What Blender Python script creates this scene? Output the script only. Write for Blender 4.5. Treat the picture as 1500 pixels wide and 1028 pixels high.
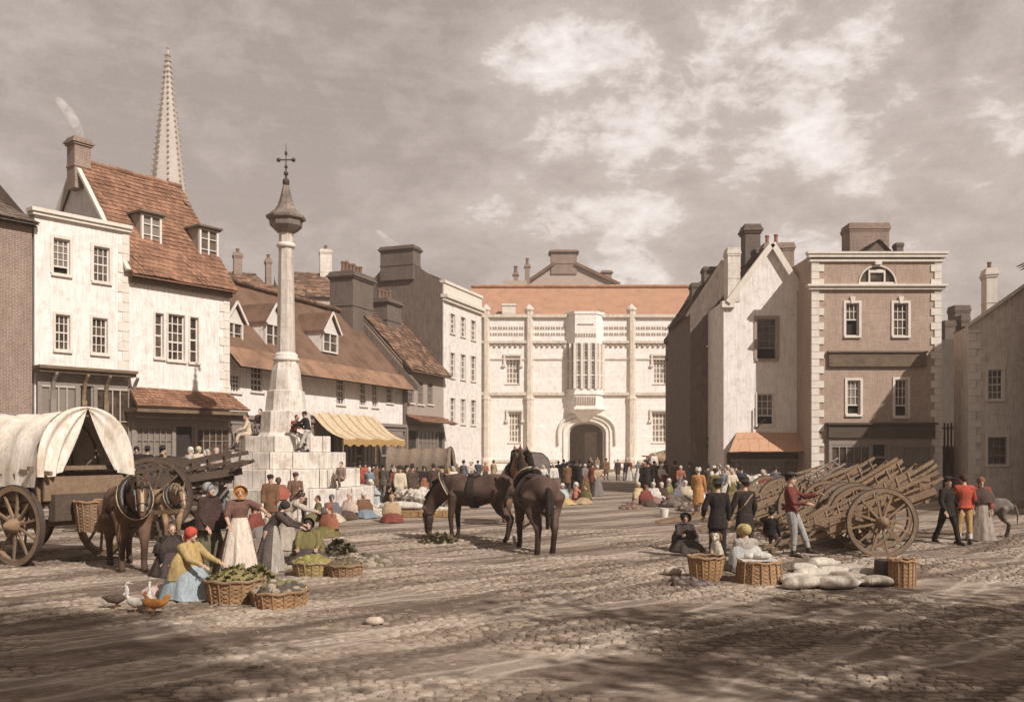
import bpy, bmesh, math, random
from mathutils import Vector, Matrix, noise
random.seed(11)
R = math.radians
for o in list(bpy.data.objects): bpy.data.objects.remove(o)
S = bpy.context.scene
C = S.collection
# ------------------------------------------------------------------ camera
CAMH, F, HY, CX = 2.42, 1300.0, 659.0, 750.0
cam = bpy.data.objects.new('camera', bpy.data.cameras.new('camera'))
C.objects.link(cam)
cam.location = (0, 0, CAMH); cam.rotation_euler = (R(90), 0, 0)
cam.data.sensor_width = 36; cam.data.lens = 36*F/1500
cam.data.shift_y = (HY-514)/1500
cam.data.clip_start = .1; cam.data.clip_end = 3000
S.camera = cam
S.view_settings.view_transform = 'Standard'; S.view_settings.look = 'None'
S.view_settings.exposure = .25; S.cycles.volume_bounces = 3; S.view_settings.gamma = 1
# ------------------------------------------------------------------ sun and sky
SUN_EL, SUN_AZ = 40.0, 42.0     # sun stands behind the viewer's right shoulder
sd = bpy.data.lights.new('sun', 'SUN'); sd.energy = 4.9; sd.angle = R(.6); sd.color = (1, .935, .88)
sun = bpy.data.objects.new('sun', sd); C.objects.link(sun); sun.location = (30, -30, 40)
sv = Vector((math.sin(R(SUN_AZ))*math.cos(R(SUN_EL)), -math.cos(R(SUN_AZ))*math.cos(R(SUN_EL)), math.sin(R(SUN_EL))))
sun.rotation_euler = sv.to_track_quat('Z', 'Y').to_euler()

class NT:
    """tiny node helper"""
    def __init__(s, tree):
        s.t = tree; tree.nodes.clear()
    def n(s, typ, ins=None, **props):
        nd = s.t.nodes.new(typ)
        for k, v in props.items(): setattr(nd, k, v)
        for k, v in (ins or {}).items():
            sock = nd.inputs[k]
            if isinstance(v, bpy.types.NodeSocket): s.t.links.new(v, sock)
            else: sock.default_value = v
        return nd
    def ramp(s, fac, stops):
        nd = s.n('ShaderNodeValToRGB', {0: fac}); cr = nd.color_ramp
        while len(cr.elements) < len(stops): cr.elements.new(.5)
        for e, (p, c) in zip(cr.elements, stops):
            e.position = p; e.color = (c, c, c, 1) if isinstance(c, (int, float)) else (*c[:3], 1)
        return nd.outputs[0]
    def mix(s, fac, a, b, mode='MIX'):
        nd = s.n('ShaderNodeMix', data_type='RGBA', blend_type=mode)
        for k, v in ((0, fac), (6, a), (7, b)):
            if isinstance(v, bpy.types.NodeSocket): s.t.links.new(v, nd.inputs[k])
            else: nd.inputs[k].default_value = (*v[:3], 1) if isinstance(v, tuple) else v
        return nd.outputs[2]
    def math(s, op, a, b=0.0, clamp=False):
        nd = s.n('ShaderNodeMath', {0: a, 1: b}, operation=op); nd.use_clamp = clamp
        return nd.outputs[0]
    def mapping(s, vec, scale=(1, 1, 1), rot=(0, 0, 0), loc=(0, 0, 0)):
        return s.n('ShaderNodeMapping', {'Vector': vec, 'Scale': scale, 'Rotation': rot, 'Location': loc}).outputs[0]
    def noise(s, vec, scale=5, detail=4, rough=.55, dist=0):
        return s.n('ShaderNodeTexNoise', {'Vector': vec, 'Scale': scale, 'Detail': detail, 'Roughness': rough, 'Distortion': dist}).outputs[0]

W = bpy.data.worlds.new('World'); S.world = W; W.use_nodes = True
w = NT(W.node_tree)
tc = w.n('ShaderNodeTexCoord').outputs['Generated']
sky = w.n('ShaderNodeTexSky', sky_type='NISHITA')
sky.sun_disc = False; sky.sun_elevation = R(SUN_EL); sky.sun_rotation = R(180-SUN_AZ); sky.dust_density = 4
def blob(px, py, size):
    """soft mask round a direction of the sky, in which a bank of bright cloud stands"""
    d = Vector(((px-CX)/F, 1, (HY-py)/F)).normalized()
    dp = w.n('ShaderNodeVectorMath', {0: tc, 1: tuple(d)}, operation='DOT_PRODUCT').outputs['Value']
    return w.math('SUBTRACT', 1, w.n('ShaderNodeMapRange', {0: dp, 1: math.cos(R(size)), 2: 1.0, 3: 1.0, 4: 0.0}).outputs[0])
big = w.noise(w.mapping(tc, (1, 1, 1.6)), 3.2, 8, .6, .25)
mid = w.noise(w.mapping(tc, (1, 1, 1.8), loc=(3, 1, 2)), 10, 9, .62, .25)
fine = w.noise(w.mapping(tc, (1, 1, 2.0), loc=(1, 7, 2)), 34, 8, .65, .5)
lines = w.noise(w.mapping(tc, (5, 5, 300)), 1, 3, .6)
hatch = w.noise(w.mapping(tc, (420, 30, 420)), 1, 2, .5)
b = blob(850, 90, 8)
for args in ((930, 110, 8), (1110, 150, 10), (1180, 200, 11), (1060, 70, 6), (1300, 330, 17), (960, 350, 13), (1240, 90, 5)):
    b = w.math('MAXIMUM', b, w.math('MULTIPLY', blob(*args), .62 if args[2] > 12 else 1))
cf = w.math('ADD', w.math('MULTIPLY', b, .62), w.math('MULTIPLY', w.math('SUBTRACT', w.math('ADD', w.math('ADD', w.math('MULTIPLY', big, .55), w.math('MULTIPLY', mid, .62)), w.math('MULTIPLY', fine, .22)), .665), 2.6))
ccol = w.ramp(cf, [(0, (.30, .248, .222)), (.25, (.385, .325, .294)), (.5, (.48, .412, .375)), (.66, (.70, .63, .59)), (.9, (.93, .87, .83))])
ccol = w.mix(.07, ccol, w.ramp(lines, [(.3, .25), (.7, .95)]), 'SOFT_LIGHT')
ccol = w.mix(.10, ccol, w.ramp(hatch, [(.3, .2), (.7, .95)]), 'SOFT_LIGHT')
bg1 = w.n('ShaderNodeBackground', {0: ccol, 1: 1.0})
bg2 = w.n('ShaderNodeBackground', {0: sky.outputs[0], 1: .08})
mx = w.n('ShaderNodeMixShader', {0: .08, 1: bg1.outputs[0], 2: bg2.outputs[0]})
w.n('ShaderNodeOutputWorld', {0: mx.outputs[0]})

# ------------------------------------------------------------------ placing
def dof(y): return F*CAMH/(y-HY)
def gp(x, y, z=0.0):
    d = F*(CAMH-z)/(y-HY); return Vector(((x-CX)/F*d, d, z))
def wp(x, y, d): return Vector(((x-CX)/F*d, d, CAMH-(y-HY)/F*d))

# ------------------------------------------------------------------ materials
MATS = {}
def newmat(name):
    m = bpy.data.materials.new(name); m.use_nodes = True
    return m, NT(m.node_tree)
def finish(t, col, rough=.85, bump=None, bs=.3, bd=.02, spec=.2, sheen=0):
    ins = {'Base Color': col, 'Roughness': rough, 'Specular IOR Level': spec}
    if isinstance(col, tuple): ins['Base Color'] = (*col[:3], 1)
    if bump is not None:
        ins['Normal'] = t.n('ShaderNodeBump', {'Height': bump, 'Strength': bs, 'Distance': bd}).outputs[0]
    p = t.n('ShaderNodeBsdfPrincipled', ins)
    t.n('ShaderNodeOutputMaterial', {0: p.outputs[0]})
def sc(c, k): return tuple(min(1, v*k) for v in c)
def plaster(name, c, stain=(.30, .24, .19), amt=.55, joints=0, line=.42):
    """rendered or ashlar wall with vertical weather streaks"""
    if name in MATS: return MATS[name]
    m, t = newmat(name); oc = t.n('ShaderNodeTexCoord').outputs['Object']
    streak = t.noise(t.mapping(oc, (5, 5, .5)), 1.4, 7, .65, .3)
    patch = t.noise(oc, .9, 6, .65)
    hatch = t.noise(t.mapping(oc, (22, 22, 1.4)), 1, 4, .65)
    f = t.math('MULTIPLY', t.ramp(streak, [(.42, 0), (.72, 1)]), t.ramp(patch, [(.35, .15), (.65, 1)]))
    col = t.mix(t.math('MULTIPLY', f, amt), c, stain)
    col = t.mix(t.ramp(t.noise(oc, 2.1, 9, .75), [(.50, 0), (.56, amt*.45), (.64, amt*.85)]), col, sc(stain, 1.3))
    run = t.noise(t.mapping(oc, (11, 11, .35)), 1.1, 6, .7, .2)
    col = t.mix(t.ramp(run, [(.55, 0), (.72, amt*.8)]), col, sc(stain, .8))
    col = t.mix(t.ramp(t.noise(oc, 13, 6, .75), [(.60, 0), (.66, amt*.6)]), col, sc(stain, .9))
    col = t.mix(line, col, t.ramp(hatch, [(.32, .12), (.68, .9)]), 'SOFT_LIGHT')
    h = t.math('ADD', t.math('MULTIPLY', t.noise(oc, 9, 8, .7), .7), t.math('MULTIPLY', hatch, .3))
    if joints:
        sx = t.n('ShaderNodeSeparateXYZ', {0: oc})
        v = t.n('ShaderNodeCombineXYZ', {0: t.math('ADD', sx.outputs[0], sx.outputs[1]), 1: sx.outputs[2]}).outputs[0]
        v = t.n('ShaderNodeVectorMath', {0: v, 1: t.n('ShaderNodeVectorMath', {0: t.n('ShaderNodeTexNoise', {'Vector': oc, 'Scale': 1.5}).outputs[1], 3: .06}, operation='SCALE').outputs[0]}, operation='ADD').outputs[0]
        br = t.n('ShaderNodeTexBrick', {'Vector': v, 'Color1': (1, 1, 1, 1), 'Color2': (.72, .7, .68, 1), 'Mortar': (.35, .3, .26, 1), 'Scale': 1.0, 'Mortar Size': .012, 'Brick Width': joints*2, 'Row Height': joints, 'Mortar Smooth': .3})
        col = t.mix(.3, col, br.outputs[0], 'MULTIPLY')
        h = t.math('SUBTRACT', h, t.math('MULTIPLY', br.outputs[1], .8))
    finish(t, col, .9, h, .45, .03)
    MATS[name] = m; return m
def brick(name, c1, c2, mortar=(.38, .32, .27), rh=.075, bw=.22, amt=.4):
    if name in MATS: return MATS[name]
    m, t = newmat(name); oc = t.n('ShaderNodeTexCoord').outputs['Object']
    sx = t.n('ShaderNodeSeparateXYZ', {0: oc})
    v = t.n('ShaderNodeCombineXYZ', {0: t.math('ADD', sx.outputs[0], sx.outputs[1]), 1: sx.outputs[2]}).outputs[0]
    br = t.n('ShaderNodeTexBrick', {'Vector': v, 'Color1': (*c1, 1), 'Color2': (*c2, 1), 'Mortar': (*mortar, 1), 'Scale': 1.0, 'Mortar Size': .01, 'Brick Width': bw, 'Row Height': rh, 'Bias': -.1})
    big = t.noise(t.mapping(oc, (1, 1, .45)), 1.1, 7, .65)
    col = t.mix(t.ramp(big, [(.35, .0), (.7, amt)]), br.outputs[0], sc(c1, .45))
    hatch = t.noise(t.mapping(oc, (24, 24, 1.6)), 1, 3, .6)
    col = t.mix(.35, col, t.ramp(hatch, [(.32, .12), (.68, .9)]), 'SOFT_LIGHT')
    col = t.mix(t.ramp(t.noise(oc, 4, 6, .7), [(.6, 0), (.8, .35)]), col, (.46, .40, .34))
    finish(t, col, .9, t.math('SUBTRACT', t.noise(oc, 14, 6, .7), br.outputs[1]), .4, .02)
    MATS[name] = m; return m
def tile(name, c1, c2, dark=(.07, .045, .035)):
    if name in MATS: return MATS[name]
    m, t = newmat(name); oc = t.n('ShaderNodeTexCoord').outputs['Object']
    isl = t.n('ShaderNodeNewGeometry').outputs['Random Per Island']
    col = t.mix(t.ramp(isl, [(.25, 0), (.75, 1)]), c1, c2)
    col = t.mix(t.ramp(t.noise(oc, .9, 7, .68), [(.42, 0), (.68, .75)]), col, dark)
    col = t.mix(t.ramp(t.noise(oc, 6, 6, .7), [(.58, 0), (.8, .6)]), col, (.30, .25, .17))
    finish(t, col, .88, t.noise(oc, 22, 6, .7), .4, .02)
    MATS[name] = m; return m
def wood(name, c, dark=None, grain=(2, 2, 30), amt=.7):
    if name in MATS: return MATS[name]
    m, t = newmat(name); oc = t.n('ShaderNodeTexCoord').outputs['Object']
    g = t.noise(t.mapping(oc, grain), 1.2, 7, .7, .6)
    rnd = t.n('ShaderNodeObjectInfo').outputs['Random']
    c = t.mix(t.ramp(rnd, [(0, 0), (1, .75)]), c, tuple((v*.55+w_*.45)*.72 for v, w_ in zip(c, (sum(c)/3,)*3)))
    dark = dark or (.06, .042, .03)
    col = t.mix(t.ramp(g, [(.35, 0), (.68, amt)]), c, dark)
    col = t.mix(t.ramp(t.noise(oc, 2.2, 6, .6), [(.45, 0), (.75, .6)]), col, dark)
    finish(t, col, .85, g, .5, .02)
    MATS[name] = m; return m
def cloth(c, folds=6.0, name=None):
    name = name or 'cloth_%02d_%02d_%02d' % tuple(int(v*99) for v in c)
    if name in MATS: return MATS[name]
    m, t = newmat(name); oc = t.n('ShaderNodeTexCoord').outputs['Object']
    f = t.noise(t.mapping(oc, (2.2, 2.2, .55)), folds, 4, .6, .8)
    sp = t.noise(oc, 38, 4, .7)
    col = t.mix(t.ramp(f, [(.3, .0), (.7, .6)]), c, sc(c, .4)); col = t.mix(t.ramp(t.noise(oc, 3.1, 7, .7), [(.5, 0), (.72, .5)]), col, (.13, .10, .08) if sum(c) > .5 else sc(c, 1.7))
    col = t.mix(t.ramp(sp, [(.5, 0), (.8, .4)]), col, sc(tuple(v+.05 for v in c), 1.4))
    finish(t, col, .92, f, .55, .05, .1)
    MATS[name] = m; return m
def plain(name, c, rough=.6, bump=18, amt=.3, spec=.3):
    if name in MATS: return MATS[name]
    m, t = newmat(name); oc = t.n('ShaderNodeTexCoord').outputs['Object']
    n = t.noise(oc, bump, 6, .65)
    finish(t, t.mix(t.ramp(n, [(.35, 0), (.75, amt)]), c, sc(c, .4)), rough, n, .3, .015, spec)
    MATS[name] = m; return m
def glassmat():
    if 'old_glass' in MATS: return MATS['old_glass']
    m, t = newmat('old_glass'); oc = t.n('ShaderNodeTexCoord').outputs['Object']
    n = t.noise(oc, 2.3, 3, .5); rnd = t.n('ShaderNodeObjectInfo').outputs['Random']
    col = t.mix(t.ramp(n, [(.4, 0), (.62, 1)]), (.035, .022, .016), (.11, .075, .05)); col = t.mix(t.ramp(rnd, [(.55, 0), (.95, .75)]), col, (.26, .22, .18))
    finish(t, col, .22, n, .25, .03, .45)
    MATS['old_glass'] = m; return m

# ------------------------------------------------------------------ meshes
class MB:
    def __init__(s): s.v = []; s.f = []; s.m = []; s.sm = []; s.cm = 0; s.cs = False
    def add(s, vs, fs):
        b = len(s.v); s.v += [tuple(v) for v in vs]
        for f in fs: s.f.append([b+i for i in f]); s.m.append(s.cm); s.sm.append(s.cs)
    def quad(s, *p): s.add(p, [list(range(len(p)))])
    def box(s, x0, x1, y0, y1, z0, z1, M=None):
        vs = [Vector((x, y, z)) for z in (z0, z1) for y in (y0, y1) for x in (x0, x1)]
        if M is not None: vs = [M @ v for v in vs]
        s.add(vs, [(0, 1, 3, 2), (4, 6, 7, 5), (0, 4, 5, 1), (1, 5, 7, 3), (3, 7, 6, 2), (2, 6, 4, 0)])
    def bar(s, a, b, w, h=None, up=(0, 0, 1), taper=1.0):
        """box-section bar from a to b"""
        h = h or w; a, b = Vector(a), Vector(b); t = (b-a).normalized(); u = Vector(up)
        if abs(t.dot(u)) > .97: u = Vector((0, 1, 0))
        sd_ = t.cross(u).normalized(); u = sd_.cross(t)
        vs = []
        for p, k in ((a, 1), (b, taper)):
            for i, j in ((-1, -1), (1, -1), (1, 1), (-1, 1)): vs.append(p+sd_*(i*w/2*k)+u*(j*h/2*k))
        s.add(vs, [(0, 1, 2, 3), (7, 6, 5, 4), (0, 4, 5, 1), (1, 5, 6, 2), (2, 6, 7, 3), (3, 7, 4, 0)])
    def tube(s, pts, rad, n=10, ref=(0, 1, 0), cap=True):
        """round or oval tube through pts; rad = r or (rside, rother)"""
        pts = [Vector(p) for p in pts]; rad = [r if isinstance(r, tuple) else (r, r) for r in rad]
        rings = []; ref = Vector(ref)
        def frame(i):
            if i == 0: t = pts[1]-pts[0]
            elif i == len(pts)-1: t = pts[-1]-pts[-2]
            else: t = (pts[i+1]-pts[i]).normalized()+(pts[i]-pts[i-1]).normalized()
            t.normalize(); r = ref if abs(t.dot(ref)) < .95 else Vector((1, .1, 0)).normalized()
            a = t.cross(r).normalized(); b = a.cross(t); return t, a, b
        for i, p in enumerate(pts):
            t, a, b = frame(i); rx, ry = rad[i]
            if cap and i == 0:
                q = min(rx, ry); rings.append((p-t*q*.75, a, b, rx*.5, ry*.5)); 
            rings.append((p, a, b, rx, ry))
            if cap and i == len(pts)-1:
                q = min(rx, ry); rings.append((p+t*q*.75, a, b, rx*.5, ry*.5))
        vs = []; fs = []
        for p, a, b, rx, ry in rings:
            for k in range(n):
                th = 2*math.pi*k/n; vs.append(p+a*(rx*math.cos(th))+b*(ry*math.sin(th)))
        for i in range(len(rings)-1):
            for k in range(n): fs.append((i*n+k, i*n+(k+1) % n, (i+1)*n+(k+1) % n, (i+1)*n+k))
        t0 = frame(0)[0]; t1 = frame(len(pts)-1)[0]
        vs.append(rings[0][0]-t0*min(rings[0][3:])*.4); vs.append(rings[-1][0]+t1*min(rings[-1][3:])*.4)
        a0, a1 = len(vs)-2, len(vs)-1; l = (len(rings)-1)*n
        for k in range(n): fs.append((a0, (k+1) % n, k)); fs.append((a1, l+k, l+(k+1) % n))
        s.add(vs, fs)
    def lathe(s, prof, c=(0, 0, 0), n=24, a0=0.0, fn=None, close=True, sx=1, sy=1):
        """profile [(r, z)] turned about z"""
        vs = []; fs = []; c = Vector(c)
        for i, (r, z) in enumerate(prof):
            for k in range(n):
                th = a0+2*math.pi*k/n; rr = r*(fn(th, i/(len(prof)-1)) if fn else 1)
                vs.append(c+Vector((rr*math.cos(th)*sx, rr*math.sin(th)*sy, z)))
        for i in range(len(prof)-1):
            for k in range(n): fs.append((i*n+k, i*n+(k+1) % n, (i+1)*n+(k+1) % n, (i+1)*n+k))
        if close:
            fs.append(list(range(n))[::-1]); fs.append([(len(prof)-1)*n+k for k in range(n)])
        s.add(vs, fs)
    def ball(s, c, r, n=10, m=7, jit=0, M=None):
        c = Vector(c); r = r if isinstance(r, tuple) else (r, r, r); vs = [Vector((0, 0, -1))]
        for i in range(1, m):
            ph = math.pi*i/m
            for k in range(n):
                th = 2*math.pi*k/n; vs.append(Vector((math.sin(ph)*math.cos(th), math.sin(ph)*math.sin(th), -math.cos(ph))))
        vs.append(Vector((0, 0, 1)))
        out = []
        for v in vs:
            q = 1+random.uniform(-jit, jit); p = Vector((v.x*r[0]*q, v.y*r[1]*q, v.z*r[2]*q))
            if M is not None: p = M @ p
            out.append(p+c)
        fs = [(0, 1+(k+1) % n, 1+k) for k in range(n)]
        for i in range(m-2):
            for k in range(n): a = 1+i*n; b = a+n; fs.append((a+k, a+(k+1) % n, b+(k+1) % n, b+k))
        l = 1+(m-2)*n; t = len(vs)-1
        fs += [(t, l+k, l+(k+1) % n) for k in range(n)]
        s.add(out, fs)
    def mesh(s, name, smooth=False):
        me = bpy.data.meshes.new(name); me.from_pydata(s.v, [], s.f)
        me.polygons.foreach_set('material_index', s.m)
        me.polygons.foreach_set('use_smooth', [bool(smooth or q) for q in s.sm]); me.update(); return me
    def build(s, name, mats, parent=None, smooth=False):
        me = s.mesh(name, smooth)
        for m in (mats if isinstance(mats, (list, tuple)) else [mats]): me.materials.append(m)
        o = bpy.data.objects.new(name, me); C.objects.link(o)
        if parent is not None: o.parent = parent
        return o
def tag(o, label=None, cat=None, group=None, kind=None):
    if label: o['label'] = label
    if cat: o['category'] = cat
    if group: o['group'] = group
    if kind: o['kind'] = kind
    return o
def empty(name, loc=(0, 0, 0), rz=0.0, label=None, cat=None, group=None):
    o = bpy.data.objects.new(name, None); C.objects.link(o); o.empty_display_size = .2
    o.location = loc; o.rotation_euler = (0, 0, rz); tag(o, label, cat, group); return o
def kids(o): return [c for c in bpy.data.objects if c.parent == o]
def copy_tree(o, parent=None):
    c = o.copy(); C.objects.link(c)
    if parent is not None: c.parent = parent
    for ch in kids(o): copy_tree(ch, c)
    return c
# a small side scene in which meshes are fused
BK = bpy.data.scenes.new('bake')
def fuse(mb, voxel=.02, it=6, dec=None):
    me = mb.mesh('fused'); o = bpy.data.objects.new('fused', me); BK.collection.objects.link(o)
    r = o.modifiers.new('r', 'REMESH'); r.mode = 'VOXEL'; r.voxel_size = voxel; r.use_smooth_shade = True
    if it: q = o.modifiers.new('s', 'SMOOTH'); q.factor = .5; q.iterations = it
    vl = BK.view_layers[0]; vl.update()
    res = bpy.data.meshes.new_from_object(o.evaluated_get(vl.depsgraph))
    bpy.data.objects.remove(o); bpy.data.meshes.remove(me)
    res.polygons.foreach_set('use_smooth', [True]*len(res.polygons)); res.materials.clear()
    return res
def link_mesh(name, me, mat, parent=None):
    o = bpy.data.objects.new(name, me); C.objects.link(o)
    if not me.materials: me.materials.append(None)
    o.material_slots[0].link = 'OBJECT'; o.material_slots[0].material = mat
    if parent is not None: o.parent = parent
    return o
def merge_mesh(me, mb):
    """append the faces of mb to mesh me"""
    bm = bmesh.new(); bm.from_mesh(me); base = len(bm.verts)
    vs = [bm.verts.new(v) for v in mb.v]
    for f, mi in zip(mb.f, mb.m):
        try: q = bm.faces.new([vs[i] for i in f]); q.smooth = True; q.material_index = mi
        except ValueError: pass
    bm.to_mesh(me); bm.free(); return me
# ================================================================== the large structure
GLASS = glassmat()
WHITEP = plain('white_paint', (.66, .61, .54), .6, 10, .25)
GREYP = plain('grey_brown_paint', (.26, .215, .18), .7, 9, .5)
TANP = wood('tan_timber', (.36, .235, .125))
DARKP = wood('dark_timber', (.11, .08, .06))
RED_TILE = tile('red_clay_tile', (.31, .165, .10), (.22, .115, .07), (.10, .055, .035))
ORANGE_TILE = tile('orange_clay_tile', (.43, .245, .155), (.37, .20, .125), (.27, .15, .095))
BROWN_TILE = tile('brown_clay_tile', (.29, .17, .105), (.11, .065, .045), (.07, .042, .03))
GREY_TILE = tile('grey_brown_tile', (.13, .10, .08), (.19, .14, .105))
BRICK_RED = brick('red_brown_brick', (.27, .18, .135), (.20, .135, .105))
BRICK_TAN = brick('tan_brick', (.43, .305, .23), (.35, .245, .185))
BRICK_DARK = brick('sooty_brick', (.15, .11, .09), (.11, .08, .065), (.2, .17, .14))
STONE_W = plaster('white_ashlar', (.68, .62, .54), joints=.38, amt=.5, line=.22)
STONE_HALL = plaster('pale_hall_stone', (.83, .785, .735), joints=.55, amt=.45, line=.3, stain=(.42, .33, .25))
PLAST_W = plaster('white_limewash', (.74, .68, .62), amt=.65)
PLAST_W2 = plaster('worn_white_limewash', (.76, .71, .66), amt=.75, stain=(.42, .35, .30))
PLAST_G = plaster('grey_and_shade_render', (.33, .27, .225), amt=.5)
PLAST_D = plaster('dark_and_shade_render', (.17, .125, .10), amt=.6, stain=(.06, .05, .04))
TRIM = plaster('pale_stone_trim', (.66, .60, .52), amt=.3, line=.2)
LEAD = plain('dull_lead', (.12, .10, .09), .6, 5, .6)
POT = plain('sooty_clay', (.20, .12, .08), .9, 9, .7)
HALLGLASS = plain('leaded_glass', (.25, .195, .15), .5, 3, .7)  # pale brown base colour stands in for the glass's reflection

def slope(mb, A, B, D, E, tw=.22, th=.26, lift=.04, jit=.018):
    """tiled slope: A-B along the eave, E-D along the ridge (A under E, B under D)"""
    A, B, D, E = map(Vector, (A, B, D, E))
    L = ((E-A).length+(D-B).length)/2; rows = max(3, int(L/th))
    nrm = (B-A).cross(E-A).normalized()
    if nrm.z < 0: nrm = -nrm
    bq = .2 if L > 2 else .05; sg = 1 if L > 2 else .3
    mb.quad(A-nrm*bq, B-nrm*bq, D-nrm*bq, E-nrm*bq)
    for r in range(rows):
        t0, t1 = r/rows, (r+1.25)/rows
        if t1 > 1: t1 = 1
        a, b = A.lerp(E, t0), B.lerp(D, t0); c, d = B.lerp(D, t1), A.lerp(E, t1)
        nc = max(2, int((b-a).length/tw)); off = .5*(r % 2)/nc
        for k in range(-1, nc):
            u0, u1 = max(0, k/nc+off), min(1, (k+1)/nc+off)
            if u1-u0 < .02: continue
            sag = -.05*sg*math.sin(math.pi*(t0))+.07*sg*noise.noise(Vector((k*tw*.55, r*th*.6, A.x)))
            l0 = lift+random.uniform(-jit, jit)+sag; l1 = lift+random.uniform(-jit, jit)+sag
            du = (b-a).normalized()*.006
            p0, p1 = a.lerp(b, u0)+nrm*l0+du, a.lerp(b, u1)+nrm*l1-du
            q1, q0 = d.lerp(c, u1)+nrm*(sag+.006)-du, d.lerp(c, u0)+nrm*(sag+.006)+du
            if random.random() < .02: p0 += nrm*.04
            mb.add([p0, p1, q1, q0, p0-nrm*.045, p1-nrm*.045], [(0, 1, 2, 3), (0, 4, 5, 1)])
def ridge_tiles(mb, a, b, r=.13, step=.38):
    a, b = Vector(a), Vector(b); n = max(1, int((b-a).length/step))
    for i in range(n):
        j = Vector((0, 0, random.uniform(-.02, .02)))
        mb.tube([a.lerp(b, i/n)+j, a.lerp(b, (i+.96)/n)+j], [r*1.05, r*.95], 8, cap=False)

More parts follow.
